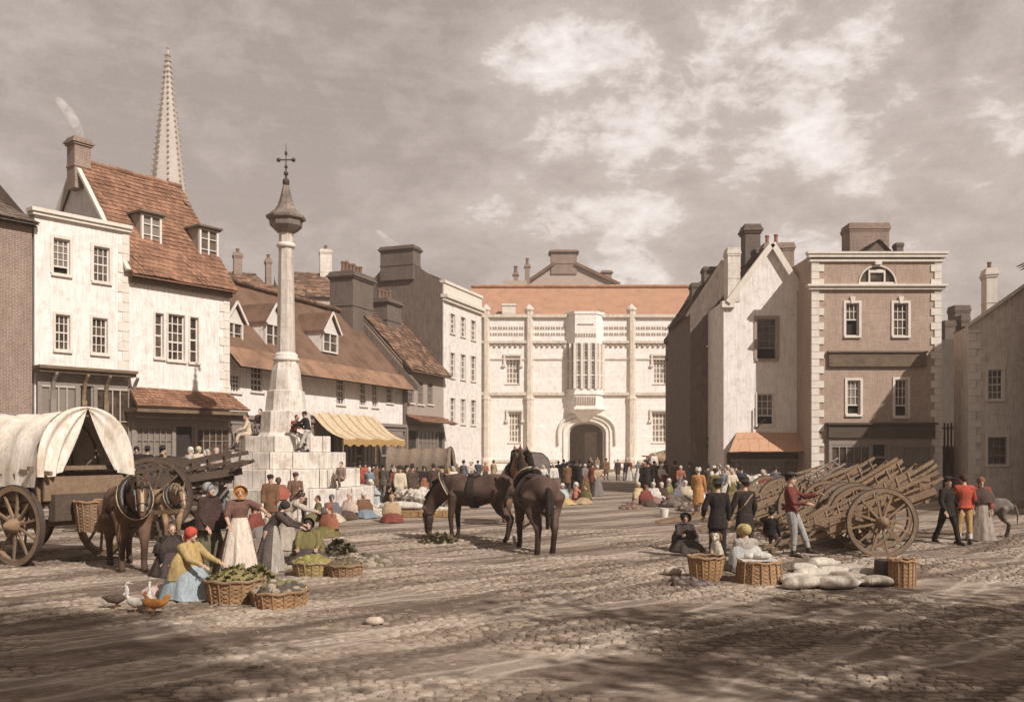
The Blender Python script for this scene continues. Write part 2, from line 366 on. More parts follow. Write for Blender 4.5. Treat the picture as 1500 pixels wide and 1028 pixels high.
class House:
    def __init__(s, name, label, cat, pL, pR, group=None):
        s.pL = Vector((pL[0], pL[1], 0)); s.pR = Vector((pR[0], pR[1], 0))
        d = s.pR-s.pL; s.W = d.length; s.ux = d.normalized(); s.uy = Vector((-s.ux.y, s.ux.x, 0))
        s.root = empty(name, s.pL, math.atan2(d.y, d.x), label, cat, group); s.holes = []
    def loc(s, p): q = Vector(p)-s.pL; return Vector((q.dot(s.ux), q.dot(s.uy), q.z))
    def uz(s, px, py, off=0.0):
        """local (x, z) of a point seen at px, py on the plane local y = off"""
        r = Vector(((px-CX)/F, 1, -(py-HY)/F)); o = Vector((0, 0, CAMH))
        k = (off-(o-s.pL).dot(s.uy))/r.dot(s.uy); p = o+r*k
        return (p-s.pL).dot(s.ux), p.z
    def rect(s, x0, y0, x1, y1, off=0.0):
        xm, ym = (x0+x1)/2, (y0+y1)/2
        return s.uz(x0, ym, off)[0], s.uz(x1, ym, off)[0], s.uz(xm, y1, off)[1], s.uz(xm, y0, off)[1]
    def wall(s, z1, depth, mat, z0=0.0, gables=None, front_gable=None, rv=.16, back=True):
        """walls with the openings cut out; gables = ridge height over the side walls; front_gable = [(u, z) ...]"""
        mb = MB(); W = s.W
        xs = sorted({0, W, *[v for h in s.holes for v in h[:2]]}); zs = sorted({z0, z1, *[v for h in s.holes for v in h[2:4]]})
        for i in range(len(xs)-1):
            for j in range(len(zs)-1):
                cx, cz = (xs[i]+xs[i+1])/2, (zs[j]+zs[j+1])/2
                if any(h[0] < cx < h[1] and h[2] < cz < h[3] for h in s.holes): continue
                mb.quad((xs[i], 0, zs[j]), (xs[i+1], 0, zs[j]), (xs[i+1], 0, zs[j+1]), (xs[i], 0, zs[j+1]))
        for h in s.holes:
            a, b, c, d = h[:4]; r = rv
            mb.quad((a, 0, c), (a, r, c), (a, r, d), (a, 0, d)); mb.quad((b, 0, c), (b, 0, d), (b, r, d), (b, r, c))
            mb.quad((a, 0, c), (b, 0, c), (b, r, c), (a, r, c)); mb.quad((a, 0, d), (a, r, d), (b, r, d), (b, 0, d))
        for x in (0, W):
            if gables: mb.quad((x, 0, z0), (x, depth, z0), (x, depth, z1), (x, depth/2, gables), (x, 0, z1))
            else: mb.quad((x, 0, z0), (x, depth, z0), (x, depth, z1), (x, 0, z1))
        if back: mb.quad((0, depth, z0), (W, depth, z0), (W, depth, z1), (0, depth, z1))
        if front_gable:
            mb.add([(u, 0, z) for u, z in front_gable], [list(range(len(front_gable)))])
            mb.add([(u, depth, z) for u, z in front_gable], [list(range(len(front_gable)))])
        o = mb.build('wall', mat, s.root); s.wallo = o; return o
    def window(s, r, cols=3, rows=4, bar=None, trim=.0, sill=True, rec=.11, key=False, low=0.0, px=True, fr=.055, bw=.032, trimmat=None, glass=None, sashline=True, hood=False):
        a, b, c, d = s.rect(*r) if px else r
        s.holes.append((a, b, c, d)); bar = bar or WHITEP
        mb = MB(); y = rec
        for q in ((a, a+fr, c, d), (b-fr, b, c, d), (a+fr, b-fr, c, c+fr), (a+fr, b-fr, d-fr, d)): mb.box(q[0], q[1], y-.03, y+.03, q[2], q[3])
        bot = c+(d-c)*low
        if low: mb.box(a+fr, b-fr, y-.03, y+.02, bot-.03, bot+.03)
        for i in range(1, cols):
            x = a+(b-a)*i/cols; mb.box(x-bw/2, x+bw/2, y-.018, y+.012, bot, d-fr)
        for j in range(1, rows):
            z = bot+(d-bot)*j/rows; t = bw*(1.7 if sashline and j == rows//2 and not low else 1)
            mb.box(a+fr, b-fr, y-.022, y+.014, z-t/2, z+t/2)
        w_ = mb.build('window', bar, s.root)
        p = MB(); p.quad((a, y+.02, bot), (b, y+.02, bot), (b, y+.02, d), (a, y+.02, d))
        p.build('pane', glass or GLASS, w_)
        if low:
            p = MB(); p.box(a, b, y+.12, y+.16, c, bot+.05); p.build('dark_room_panel', plain('room_dark', (.03, .022, .018), .9), w_)  # near-black panel stands for the unlit room behind the raised sash
        if sill:
            mb = MB(); mb.box(a-.10, b+.10, -.10, rec-.03, c-.10, c-.002); mb.build('sill', trimmat or TRIM, w_)
        if trim:
            mb = MB(); t = trim
            for q in ((a-t, a-.002, c, d+t), (b+.002, b+t, c, d+t), (a-.002, b+.002, d+.002, d+t)): mb.box(q[0], q[1], -.05, .03, q[2], q[3])
            if key:
                m = (a+b)/2; mb.add([(m-.07, -.09, d-.02), (m+.07, -.09, d-.02), (m+.13, -.09, d+.32), (m-.13, -.09, d+.32), (m-.07, 0, d-.02), (m+.07, 0, d-.02), (m+.13, 0, d+.32), (m-.13, 0, d+.32)],
                                       [(0, 1, 2, 3), (0, 4, 5, 1), (1, 5, 6, 2), (2, 6, 7, 3), (3, 7, 4, 0)])
            mb.build('surround', trimmat or TRIM, w_)
        if hood:
            mb = MB(); t = .28
            mb.box(a-t, b+t, -.22, 0, d+.15, d+.37); mb.box(a-t, a-t+.2, -.2, 0, d-.9, d+.15); mb.box(b+t-.2, b+t, -.2, 0, d-.9, d+.15)
            mb.box(a-t-.12, a-t+.26, -.26, 0, d-1.15, d-.9); mb.box(b+t-.26, b+t+.12, -.26, 0, d-1.15, d-.9)
            mb.build('hood_mould', trimmat or TRIM, w_)
        return w_
    def roof_par(s, eave, ridge, depth, mat, ov=.35, so=.15, tw=.24, th=.28, back=True, x0=None, x1=None, hip=0, lift=.045):
        W = s.W; x0 = -so if x0 is None else x0; x1 = W+so if x1 is None else x1
        k = (ridge-eave)/(depth/2); eave += .17; ridge += .17; mb = MB()
        slope(mb, (x0, -ov, eave-k*ov), (x1, -ov, eave-k*ov), (x1-hip, depth/2, ridge), (x0+hip, depth/2, ridge), tw, th, lift)
        if back: mb.quad((x0, depth+ov, eave-k*ov), (x1, depth+ov, eave-k*ov), (x1-hip, depth/2, ridge), (x0+hip, depth/2, ridge))
        if hip:
            slope(mb, (x1, -ov, eave-k*ov), (x1, depth+ov, eave-k*ov), (x1-hip, depth/2+.01, ridge), (x1-hip, depth/2, ridge), tw, th)
            slope(mb, (x0, depth+ov, eave-k*ov), (x0, -ov, eave-k*ov), (x0+hip, depth/2, ridge), (x0+hip, depth/2+.01, ridge), tw, th)
        ridge_tiles(mb, (x0+hip, depth/2, ridge+.03), (x1-hip, depth/2, ridge+.03))
        # soffit and gutter board
        mb.quad((x0, -ov, eave-k*ov-.09), (x1, -ov, eave-k*ov-.09), (x1, 0, eave-.12), (x0, 0, eave-.12))
        o = mb.build('roof', mat, s.root); s.roof = o
        s.roof_z = lambda y: eave+k*y
        return o
def chimney(parent, x0, x1, y0, y1, z0, z1, mat=None, pots=2, pw=.11, ph=.45, cap=.1, name='chimney', potmat=None, stand=False):
    mb = MB(); h = z1-z0
    mb.box(x0, x1, y0, y1, z0, z1-.5*min(1, h*.3))
    zc = z1-.5*min(1, h*.3); st = (z1-zc)/4
    for i, e in enumerate((cap*.5, cap, cap*.55, cap*.2)): mb.box(x0-e, x1+e, y0-e, y1+e, zc+i*st+(.001 if i else 0), zc+(i+1)*st)
    mb.box(x0-cap*.25, x1+cap*.25, y0-cap*.25, y1+cap*.25, z0+h*.42, z0+h*.42+.09)
    o = mb.build(name, mat or BRICK_DARK, parent)
    for i in range(pots):
        x = x0+(x1-x0)*(i+.5)/pots; m = MB(); j = random.uniform(.8, 1.1)
        m.lathe([(pw*1.15, 0), (pw*1.1, ph*.12), (pw*.85, ph*.2), (pw*.8, ph*.8*j), (pw*1.05, ph*.84*j), (pw, ph*j)], (x, (y0+y1)/2, z1+.001), 12)
        m.build('chimney_pot', potmat or POT, o)
    return o
def quoins(mb, x, y, z0, z1, right=True, h=.36, a=.5, b=.3, pr=.035):
    z = z0; i = 0
    while z < z1-.1:
        w_ = a if i % 2 else b; t = min(z+h-.02, z1)
        if right: mb.box(x, x+w_, y-pr, y+.06, z, t)
        else: mb.box(x-w_, x, y-pr, y+.06, z, t)
        z += h; i += 1
def dormer(H, px, py0, py1, wpx, kind='gable', wall=WHITEP, roofm=RED_TILE, sidem=None, off=.9, back=2.2, wide=None):
    """dormer whose front stands on the plane y = off; px centre, py0 top of opening, py1 foot"""
    u, zb = H.uz(px, py1, off); zt = H.uz(px, py0, off)[1]
    ua = H.uz(px-wpx/2, py1, off)[0]; ub = H.uz(px+wpx/2, py1, off)[0]; wd = wide or (ub-ua); ua, ub = u-wd/2, u+wd/2
    mb = MB(); fr = .1
    for q in ((ua, ua+fr, zb, zt), (ub-fr, ub, zb, zt), (ua+fr, ub-fr, zb, zb+fr), (ua+fr, ub-fr, zt-fr, zt)): mb.box(q[0], q[1], off-.03, off+.12, q[2], q[3])
    if kind == 'gable': mb.quad((ua, off, zt), (ub, off, zt), (u, off, zt+wd*.62))
    d = mb.build('dormer', wall, H.root)
    s_ = MB()
    for x in (ua+.01, ub-.01): s_.quad((x, off+.05, zb), (x, off+back, zb+back*.2), (x, off+back, zt), (x, off+.05, zt))
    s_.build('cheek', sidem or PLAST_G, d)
    wn = MB(); wn.cm = 0
    n = 2
    for i in range(1, n): x = ua+(ub-ua)*i/n; wn.box(x-.04, x+.04, off, off+.06, zb+fr, zt-fr)
    for j in range(1, 3 if kind != 'gable' else 2): z = zb+(zt-zb)*j/(3 if kind != 'gable' else 2); wn.box(ua+fr, ub-fr, off+.005, off+.05, z-.02, z+.02)
    wn.cm = 1; wn.quad((ua, off+.07, zb), (ub, off+.07, zb), (ub, off+.07, zt), (ua, off+.07, zt))
    wn.build('window', [wall, GLASS], d)
    r = MB(); o2 = .1
    if kind == 'gable':
        pk = zt+wd*.68
        for sx, xa in ((-1, ua), (1, ub)):
            r.add([(xa+sx*o2, off-.18, zt-.06), (u, off-.18, pk), (u, off+back, pk), (xa+sx*o2, off+back, zt-.06), (xa+sx*o2, off-.18, zt+.05), (u, off-.18, pk+.11), (u, off+back, pk+.11), (xa+sx*o2, off+back, zt+.05)],
                  [(0, 1, 2, 3), (4, 5, 6, 7), (0, 1, 5, 4), (0, 4, 7, 3)])
        bb = MB()
        for sx, xa in ((-1, ua), (1, ub)): bb.bar((xa+sx*(o2+.06), off-.21, zt-.08), (u, off-.21, pk+.05), .05, .13)
        bb.build('barge_board', wall, d)
    else:
        r.box(ua-.14, ub+.14, off-.2, off+back, zt+.001, zt+.09); r.box(ua-.08, ub+.08, off-.12, off+.3, zt-.07, zt)
        r.cm = 0
    r.build('dormer_roof', roofm if kind == 'gable' else GREY_TILE, d)
    return d
def shopfront(H, u0, u1, z1, bays, mat, recess=.0, door=None, z0=0.0, barm=None, riser=.75):
    """timber shop front standing just proud of the wall: bays of small panes between posts"""
    barm = barm or mat
    mb = MB(); y = -.14
    n = len(bays); tot = sum(b[0] for b in bays); x = u0
    mb.box(u0, u1, y-.04, -.002, z1-.34, z1)
    sf = mb.build('shopfront', mat, H.root)
    for w_, kind, cols, rows in bays:
        x1 = x+(u1-u0)*w_/tot
        p = MB(); p.box(x, x+.16, y-.05, -.003, z0, z1-.341); p.build('pilaster', mat, sf)
        if kind == 'w':
            q = MB(); a, b, c, d = x+.16, x1, z0+riser, z1-.341
            q.cm = 0; q.box(a, b, y, -.004, z0, c)
            q.box(a, b, y-.02, -.004, d-.12, d-.001)
            for i in range(1, cols): xx = a+(b-a)*i/cols; q.box(xx-.025, xx+.025, y-.015, y+.03, c, d-.12)
            for j in range(1, rows): zz = c+(d-c)*j/rows; q.box(a, b, y-.01, y+.03, zz-.02, zz+.02)
            q.cm = 1; q.quad((a, y+.05, c), (b, y+.05, c), (b, y+.05, d-.1), (a, y+.05, d-.1))
            q.build('shop_window', [barm, GLASS], sf)
        elif kind == 'd':
            q = MB(); a, b = x+.16, x1; q.cm = 0
            q.box(a, b, y+.06, -.004, z0, z0+1.0)
            q.box(a, a+.08, y+.02, -.004, z0, z1-.341); q.box(b-.08, b, y+.02, -.004, z0, z1-.341); q.box(a+.08, b-.08, y+.03, -.004, z0+2.0, z0+2.12)
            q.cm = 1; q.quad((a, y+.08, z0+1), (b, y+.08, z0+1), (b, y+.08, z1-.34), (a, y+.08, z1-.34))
            q.build('door', [mat, plain('shop_dark', (.035, .027, .022), .9)], sf)  # dark sheet in the doorway stands for the unlit shop inside
        x = x1
    p = MB(); p.box(u1-.001, u1+.15, y-.05, -.003, z0, z1-.341); p.build('pilaster', mat, sf)
    return sf

# ---- ground
def ground_colour(t, oc, base):
    """worn earth and stone: drifts of pale dust, dark patches of damp and painted cloud shade drawn out sideways, wheel tracks with painted sunlit streaks"""
    wob = t.n('ShaderNodeVectorMath', {0: oc, 1: t.n('ShaderNodeVectorMath', {0: t.n('ShaderNodeTexNoise', {'Vector': oc, 'Scale': .8, 'Detail': 5}).outputs[1], 3: .45}, operation='SCALE').outputs[0]}, operation='ADD').outputs[0]
    col = t.mix(t.ramp(t.noise(t.mapping(oc, (.5, 1, 1)), .5, 8, .68, .5), [(.42, 0), (.62, .8)]), base, (.15, .108, .08))  # dark patches; cloud shade is put into this colour too
    col = t.mix(t.ramp(t.noise(t.mapping(oc, (.4, 1.5, 1), loc=(5, 2, 0)), .7, 8, .68, .4), [(.52, 0), (.66, .8)]), col, (.44, .36, .285))
    col = t.mix(t.ramp(t.noise(t.mapping(oc, (1.2, 9, 1)), 2.6, 7, .72), [(.5, 0), (.66, .6)]), col, (.12, .085, .062))
    for ang, off_ in ((40, .3), (55, 2.1)):
        wv = t.n('ShaderNodeTexWave', {'Vector': t.mapping(wob, (1, 1, 1), (0, 0, R(ang)), (off_, 0, 0)), 'Scale': .13, 'Distortion': 1.1, 'Detail': 5, 'Detail Roughness': .6}).outputs[1]
        col = t.mix(t.ramp(wv, [(.86, 0), (.93, .65), (.97, .2)]), col, (.52, .44, .355)); col = t.mix(t.ramp(wv, [(.015, .65), (.05, 0)]), col, (.11, .08, .06))  # pale bands paint sunlit streaks along the tracks, dark ones the ruts
    return col
m, t = newmat('trodden_cobbles'); oc = t.n('ShaderNodeTexCoord').outputs['Object']
isl = t.n('ShaderNodeNewGeometry').outputs['Random Per Island']
finish(t, ground_colour(t, oc, t.mix(isl, (.18, .135, .10), (.38, .30, .23))), .9, t.noise(oc, 13, 8, .75), .7, .04, .2); COBBLE = m
m, t = newmat('market_earth'); oc = t.n('ShaderNodeTexCoord').outputs['Object']
nz = t.noise(oc, 7, 9, .75)
finish(t, ground_colour(t, oc, t.mix(t.ramp(nz, [(.35, 0), (.65, 1)]), (.18, .13, .10), (.34, .265, .205))), .92, nz, .8, .08, .15); EARTH = m
g = MB(); N = 40
g.quad((-600, -60, 0), (600, -60, 0), (600, 900, 0), (-600, 900, 0))
tag(g.build('ground', EARTH), kind='structure')
g = MB(); y = 5.0
row = 0
while y < 27:
    dy = .095+.0038*y; half = min(18, 2.2+y*.62); x = -half+random.uniform(0, .3)
    while x < half:
        wd = random.uniform(.09, .21)*(1+.014*y); cx, cy = x+wd/2, y+random.uniform(-.03, .03)
        # the worn gutter of long pale setts is laid separately
        hgt = .008+.014*random.random(); sink = -.030*max(0, noise.noise(Vector((cx*.33, cy*.55, 0)))+.5*noise.noise(Vector((cx*1.3, cy*1.6, 3)))+.16)*1.6
        rx, ry = wd/2*.93, dy/2*.92; n = 6; vs = []
        for kk, (s_, z_) in enumerate(((1, -.01), (.88, hgt*.75), (.5, hgt))):
            for k in range(n):
                th = 2*math.pi*(k+.5)/n; ca, sa = math.cos(th), math.sin(th)
                q = 1/max(abs(ca), abs(sa))**.55
                vs.append((cx+rx*s_*ca*q, cy+ry*s_*sa*q, z_+.008+sink))
        fs = [(i*n+k, i*n+(k+1) % n, (i+1)*n+(k+1) % n, (i+1)*n+k) for i in range(2) for k in range(n)]+[tuple(2*n+k for k in range(n))]
        g.add(vs, fs); x += wd
    y += dy; row += 1
tag(g.build('cobbled_paving', COBBLE, smooth=False), kind='structure')
# ---- left: neighbouring brick house running out of the picture
def line(p, d, t): return (p[0]+d[0]*t, p[1]+d[1]*t)
H = House('brick_house', 'dim brick house at the far left edge beside the white parapet house', 'house', (-23.9, 29.6), (-19.16, 35.43))
for x in (.9, 2.9, 4.9):
    for z in (4.6, 8.0): H.window((x, x+.95, z, z+1.8), 3, 4, px=False, trim=.1)
H.wall(11.5, 8, BRICK_RED, gables=14.2)
H.roof_par(11.5, 14.2, 8, GREY_TILE, hip=2.5)
shopfront(H, .2, H.W-.3, 3.9, [(1, 'w', 4, 3), (.6, 'd', 0, 0), (1, 'w', 4, 3)], GREYP)
# ---- white parapet house
P1 = (-19.1, 35.5); P2 = (-16.6, 38.5); P3 = (-13.55, 42.6); 
H = House('parapet_house', 'white plastered three storey house with flat parapet above a bracketed shop', 'house', P1, P2)
H.window((78, 350, 102, 402), 3, 4, low=.22, trim=.13, bar=WHITEP, key=False)
H.window((137, 362, 160, 413), 3, 4, trim=.13)
H.window((81, 461, 102, 513), 3, 4, trim=.1)
H.window((135, 466, 157, 518), 3, 4, trim=.1)
zt = 12.0
H.wall(zt, 8, PLAST_W2)
mb = MB(); mb.box(-.12, H.W+.02, -.16, .3, zt-.18, zt-.05); mb.box(-.18, H.W+.04, -.24, .35, zt-.048, zt+.1); mb.build('cornice', TRIM, H.root)
mb = MB(); quoins(mb, H.W-.01, 0, 4.6, zt-.2, right=False, h=.42, a=.5, b=.3); mb.build('quoins', TRIM, H.root)
mb = MB(); mb.quad((0, .3, zt-.3), (H.W, .3, zt-.3), (H.W, 8, zt-.3), (0, 8, zt-.3)); mb.build('roof', LEAD, H.root)
zf = H.uz(120, 541)[1]
sf = shopfront(H, .05, H.W-.15, zf-.35, [(1.1, 'w', 4, 3), (.55, 'd', 0, 0), (1.1, 'w', 4, 3)], GREYP, barm=plain('dull_grey_bars', (.42, .36, .31), .7))
mb = MB(); mb.box(-.1, H.W+.02, -.75, -.002, zf-.1, zf+.02); mb.box(-.05, H.W, -.62, -.003, zf-.24, zf-.102); mb.build('fascia', wood('brown_board', (.26, .17, .10)), H.root)
for px in (74, 120, 152, 192):
    u = H.uz(px, 560)[0]; mb = MB()
    mb.tube([(u, -.16, zf-1.5), (u, -.2, zf-.95), (u, -.34, zf-.55), (u, -.6, zf-.28)], [.09, .085, .08, .07], 8); mb.box(u-.1, u+.1, -.26, -.19, 0, zf-1.3)
    mb.build('bracket', TANP if 100 < px < 170 else GREYP, H.root)
# ---- taller white house with red tiled roof
H = House('steep_roofed_house', 'white fronted house under a steep red tiled roof with two box dormers', 'house', P2, P3)
EZ = 10.45
for q, c_, l_ in (((227, 459, 239, 524), 1, 4), ((246, 461, 270, 528), 3, 5), ((278, 465, 290, 531), 1, 4)): H.window(q, c_, l_, trim=.07, bw=.045)
dp = 8.4; rz = 15.6
H.wall(EZ, dp, PLAST_W2, gables=rz-.1)
H.roof_par(EZ, rz, dp, RED_TILE, ov=.5, so=.12)
mb = MB(); 
for i in range(int(H.W/.3)): mb.box(.05+i*.3, .2+i*.3, -.42, -.002, EZ-.52, EZ-.34)
mb.box(0, H.W, -.22, -.004, EZ-.75, EZ-.521); mb.build('eaves_cornice', wood('brown_board', (.26, .17, .10)), H.root)
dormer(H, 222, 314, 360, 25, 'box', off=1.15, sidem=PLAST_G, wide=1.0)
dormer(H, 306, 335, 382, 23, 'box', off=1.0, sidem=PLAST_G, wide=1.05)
chimney(H.roof, -.42, .34, dp/2-.35, dp/2+.35, 14.4, 16.75, BRICK_RED, pots=0, cap=.13)
mb = MB(); quoins(mb, H.W-.02, 0, 4.6, EZ-.8, right=False, h=.4, a=.55, b=.33); mb.build('quoins', TRIM, H.root)
# verge stones of the left gable
mb = MB(); mb.bar((-.2, -.3, EZ-.3), (-.2, dp/2, rz+.05), .22, .12); mb.bar((-.2, dp/2, rz+.05), (-.2, dp+.3, EZ-.3), .22, .12); mb.build('verge', TRIM, H.root)
zf = 4.55
mb = MB(); slope(mb, (-.35, -1.25, zf-.25), (H.W+.25, -1.25, zf-.25), (H.W-.1, -.01, zf+.62), (-.05, -.01, zf+.62), .22, .2); mb.build('canopy_roof', RED_TILE, H.root)
mb = MB(); mb.box(-.3, H.W+.2, -1.15, -.01, zf-.5, zf-.32); mb.box(-.2, H.W+.1, -.9, -.012, zf-.72, zf-.502); mb.build('fascia', wood('brown_board', (.26, .17, .10)), H.root)
shopfront(H, .1, H.W-.2, zf-.72, [(1.3, 'w', 6, 4), (.8, 'd', 0, 0), (1.3, 'w', 5, 4)], GREYP, riser=.9)
# ---- long low row with dormers
RD = Vector((.346, .938)); A0 = Vector((-13.9, 43.0))
Q0 = A0; Q1 = A0+RD*18.65; Q2 = A0+RD*25.3; Q3 = A0+RD*32.8
H = House('dormered_row_house', 'long low white house with sagging brown tiled roof and three gabled dormers', 'house', Q0, Q1)
EZ = 7.45; dp = 8.0; rz = 11.75
for q in ((338, 549, 352, 574), (368, 537, 385, 573), (493, 553, 505, 592), (527, 560, 537, 594), (545, 563, 554, 596), (566, 562, 575, 590)): H.window(q, 3, 4, bar=WHITEP, bw=.05, sill=True)
H.wall(EZ, dp, PLAST_W2, gables=rz-.1)
H.roof_par(EZ, rz, dp, BROWN_TILE, ov=1.0, so=.1, tw=.34, th=.36, lift=.09)
for q in ((343, 471, 505, 26), (401, 474, 509, 24), (484, 487, 517, 22)): dormer(H, *q, off=.7, roofm=BROWN_TILE, sidem=PLAST_W2)
mb = MB(); mb.box(-.05, H.W, -.35, -.002, 3.95, 4.15); mb.box(0, H.W, -.22, -.004, 3.7, 3.948); mb.build('shop_cornice', GREYP, H.root)
shopfront(H, .3, H.W-.3, 3.7, [(1, 'w', 4, 3), (.5, 'd', 0, 0)]*5+[(1, 'w', 4, 3)], GREYP)
mb = MB(); mb.box(H.W-.02, H.W+.4, -.15, dp/2, 0, EZ-.4)
mb.add([(H.W+a, y_, z_) for a in (-.02, .4) for y_, z_ in ((-1.1, EZ-1.0), (-1.1, EZ-.6), (dp/2, rz+.5), (dp/2, EZ-.4))], [(0, 1, 2, 3), (4, 5, 6, 7), (0, 1, 5, 4), (1, 2, 6, 5), (2, 3, 7, 6), (0, 3, 7, 4)])
mb.build('party_wall', PLAST_D, H.root)
u0 = H.uz(506, 430, 4)[0]
chimney(H.roof, H.W-1.5, H.W+1.3, 3.0, 4.8, 10.5, 14.6, BRICK_DARK, pots=6, pw=.15, ph=.75, cap=.2)
# ---- shaded house at the row's end
H = House('shaded_row_house', 'grey shaded house with its own tiled roof at the far end of the low row', 'house', Q1, Q2)
EZ = 8.45; rz = 12.7
for q in ((598, 557, 606, 590), (612, 558, 620, 592), (626, 560, 634, 592)): H.window(q, 3, 4, bar=GREYP, bw=.05)
H.wall(EZ, dp, PLAST_G, gables=rz-.1)  # grey wall colour stands for the shade on this house
H.roof_par(EZ, rz, dp, BROWN_TILE, ov=.7, so=.05, tw=.3, th=.32)
chimney(H.roof, H.W-4.0, H.W-1.9, 2.6, 4.2, 10.6, 13.4, BRICK_DARK, pots=4, pw=.16, ph=.8, cap=.2)
mb = MB(); slope(mb, (.1, -1.3, 4.35), (H.W-.2, -1.3, 4.35), (H.W-.2, -.01, 4.9), (.1, -.01, 4.9), .25, .25); mb.build('canopy_roof', RED_TILE, H.root)
shopfront(H, .3, H.W-.3, 4.1, [(.7, 'd', 0, 0), (1.4, 'w', 5, 4), (.5, 'd', 0, 0)], GREYP)
# ---- tall pale Georgian block with the big gable
H = House('tall_gabled_house', 'tall pale house with parapet and huge dark side gable carrying a broad chimney', 'house', Q2, Q3)
zt = 14.6
for x in (662.5, 678, 693):
    k = (x-650)*.32
    H.window((x-3.4, 456+k, x+3.4, 484+k), 2, 4, bw=.06, sill=True, trim=.1)
    H.window((x-3.4, 515+k*.5, x+3.4, 551+k*.5), 2, 4, bw=.06, trim=.1)
    H.window((x-3.4, 582+k*.3, x+3.4, 618+k*.3), 2, 4, bw=.06, trim=.1)
H.wall(zt, 7.4, PLAST_W)
mb = MB(); mb.box(-.1, H.W+.1, -.35, .2, zt-.7, zt-.45); mb.box(-.05, H.W+.05, -.2, .15, zt-.95, zt-.702); mb.box(-.06, H.W+.05, -.15, .3, zt+.4, zt+.6); mb.box(-.02, H.W, -.05, .28, zt-.449, zt+.399); mb.build('parapet', TRIM, H.root)
mb = MB(); n = 7.4
mb.add([(-.06, y_, z_) for y_, z_ in ((0.05, 0), (n, 0), (n, 14.3), (4.5, 17.0), (3.0, 17.0), (.05, 14.9))], [(0, 1, 2, 3, 4, 5)]); mb.build('gable_wall', PLAST_D, H.root)  # dark sheet over the pale side wall; the gable's shade is its colour
mb = MB(); slope(mb, (0, .1, zt+.2), (H.W, .1, zt+.2), (H.W, 3.7, 16.9), (0, 3.7, 16.9), .3, .3); mb.quad((0, 3.7, 16.9), (H.W, 3.7, 16.9), (H.W, 7.4, 14.3), (0, 7.4, 14.3)); mb.build('roof', GREY_TILE, H.root)
chimney(H.root, -.3, 1.0, 2.4, 5.2, 15.4, 18.0, BRICK_DARK, pots=0, cap=.16)
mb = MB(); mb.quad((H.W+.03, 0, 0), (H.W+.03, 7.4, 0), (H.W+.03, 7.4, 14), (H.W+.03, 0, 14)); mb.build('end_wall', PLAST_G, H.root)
# ---- town hall / inn at the end of the square
DH = 104.0
def hx(x): return (x-CX)/F*DH
H = House('gatehouse', 'long pale medieval stone gatehouse front with central oriel above an arch and orange roof', 'building', (hx(690), DH), (hx(1030), DH))
R_ = lambda x0, y0, x1, y1: H.rect(x0, y0, x1, y1)
for q in ((741, 523, 761, 562), (957, 523, 977, 562), (745, 604, 763, 648), (955, 604, 977, 648)):
    w_ = H.window(q, 4, 5, bw=.13, fr=.16, bar=TRIM, hood=True, rec=.35, sashline=False, glass=HALLGLASS)
ar = R_(831, 616, 888, 678)
H.holes.append((ar[0], ar[1], 0, ar[3]))
zt = H.uz(850, 464)[1]
H.wall(zt, 9, STONE_HALL, rv=1.0, back=False)
# arch: fills the square opening down to a flattened curve, stepped back in orders
ax, aw, az = (ar[0]+ar[1])/2, (ar[1]-ar[0])/2, ar[3]
def arch_pts(w_, top, n=18, spring=None):
    spring = top-w_*.72
    return [(ax+w_*math.cos(math.pi*(1-i/n)), spring+(top-spring)*math.sin(math.pi*i/n)**.8) for i in range(n+1)], spring
mb = MB(); P, spr = arch_pts(aw-.02, az-.05)
for i in range(len(P)-1): (a, b_), (c, d) = P[i], P[i+1]; mb.quad((a, .05, b_), (c, .05, d), (c, .05, az+.01), (a, .05, az+.01)); mb.quad((a, .05, b_), (c, .05, d), (c, 1.2, d), (a, 1.2, b_))
mb.build('arch_spandrel', STONE_HALL, H.root)
for k, (ww, tt, yy, rr) in enumerate(((aw+1.05, az+.85, -.12, .17), (aw+.45, az+.4, -.02, .12), (aw-.02, az-.05, .3, .11), (aw-.22, az-.22, .75, .1))):
    P, spr = arch_pts(ww, tt); mb = MB()
    pl = [(x_, yy, z_) for x_, z_ in P]
    if k: pl = [(P[0][0], yy, 0)]+pl+[(P[-1][0], yy, 0)]
    else: pl = [(P[0][0], yy, spr-1.2)]+pl+[(P[-1][0], yy, spr-1.2)]
    mb.tube(pl, [rr]*len(pl), 8); mb.build('arch_mould', TRIM, H.root, smooth=True)
mb = MB(); # passage through the building, its right side catching light from the yard behind
for x_ in (ar[0]+.05, ar[1]-.05): mb.quad((x_, .3, 0), (x_, 8.6, 0), (x_, 8.6, az), (x_, .3, az))
mb.quad((ar[0], .9, az-.3), (ar[1], .9, az-.3), (ar[1], 8.6, az-.3), (ar[0], 8.6, az-.3))
mb.box(0, ar[0]+aw*1.2, 8.7, 9, 0, zt-.2); mb.box(ar[1]-.3, H.W, 8.7, 9, 0, zt-.2); mb.box(ar[0]+aw*1.2+.01, ar[1]-.31, 8.71, 8.99, az-1.2, zt-.2); mb.build('passage', plaster('brown_passage', (.55, .45, .36)), H.root)
mb = MB(); mb.box(ar[0]-2, ar[1]+6, 17, 17.4, 0, 7); mb.build('yard_wall', STONE_W, H.root)
BUTT = plaster('shade_browned_stone', (.62, .54, .45), amt=.75)  # stained stone; its brown also paints in the buttress shadows
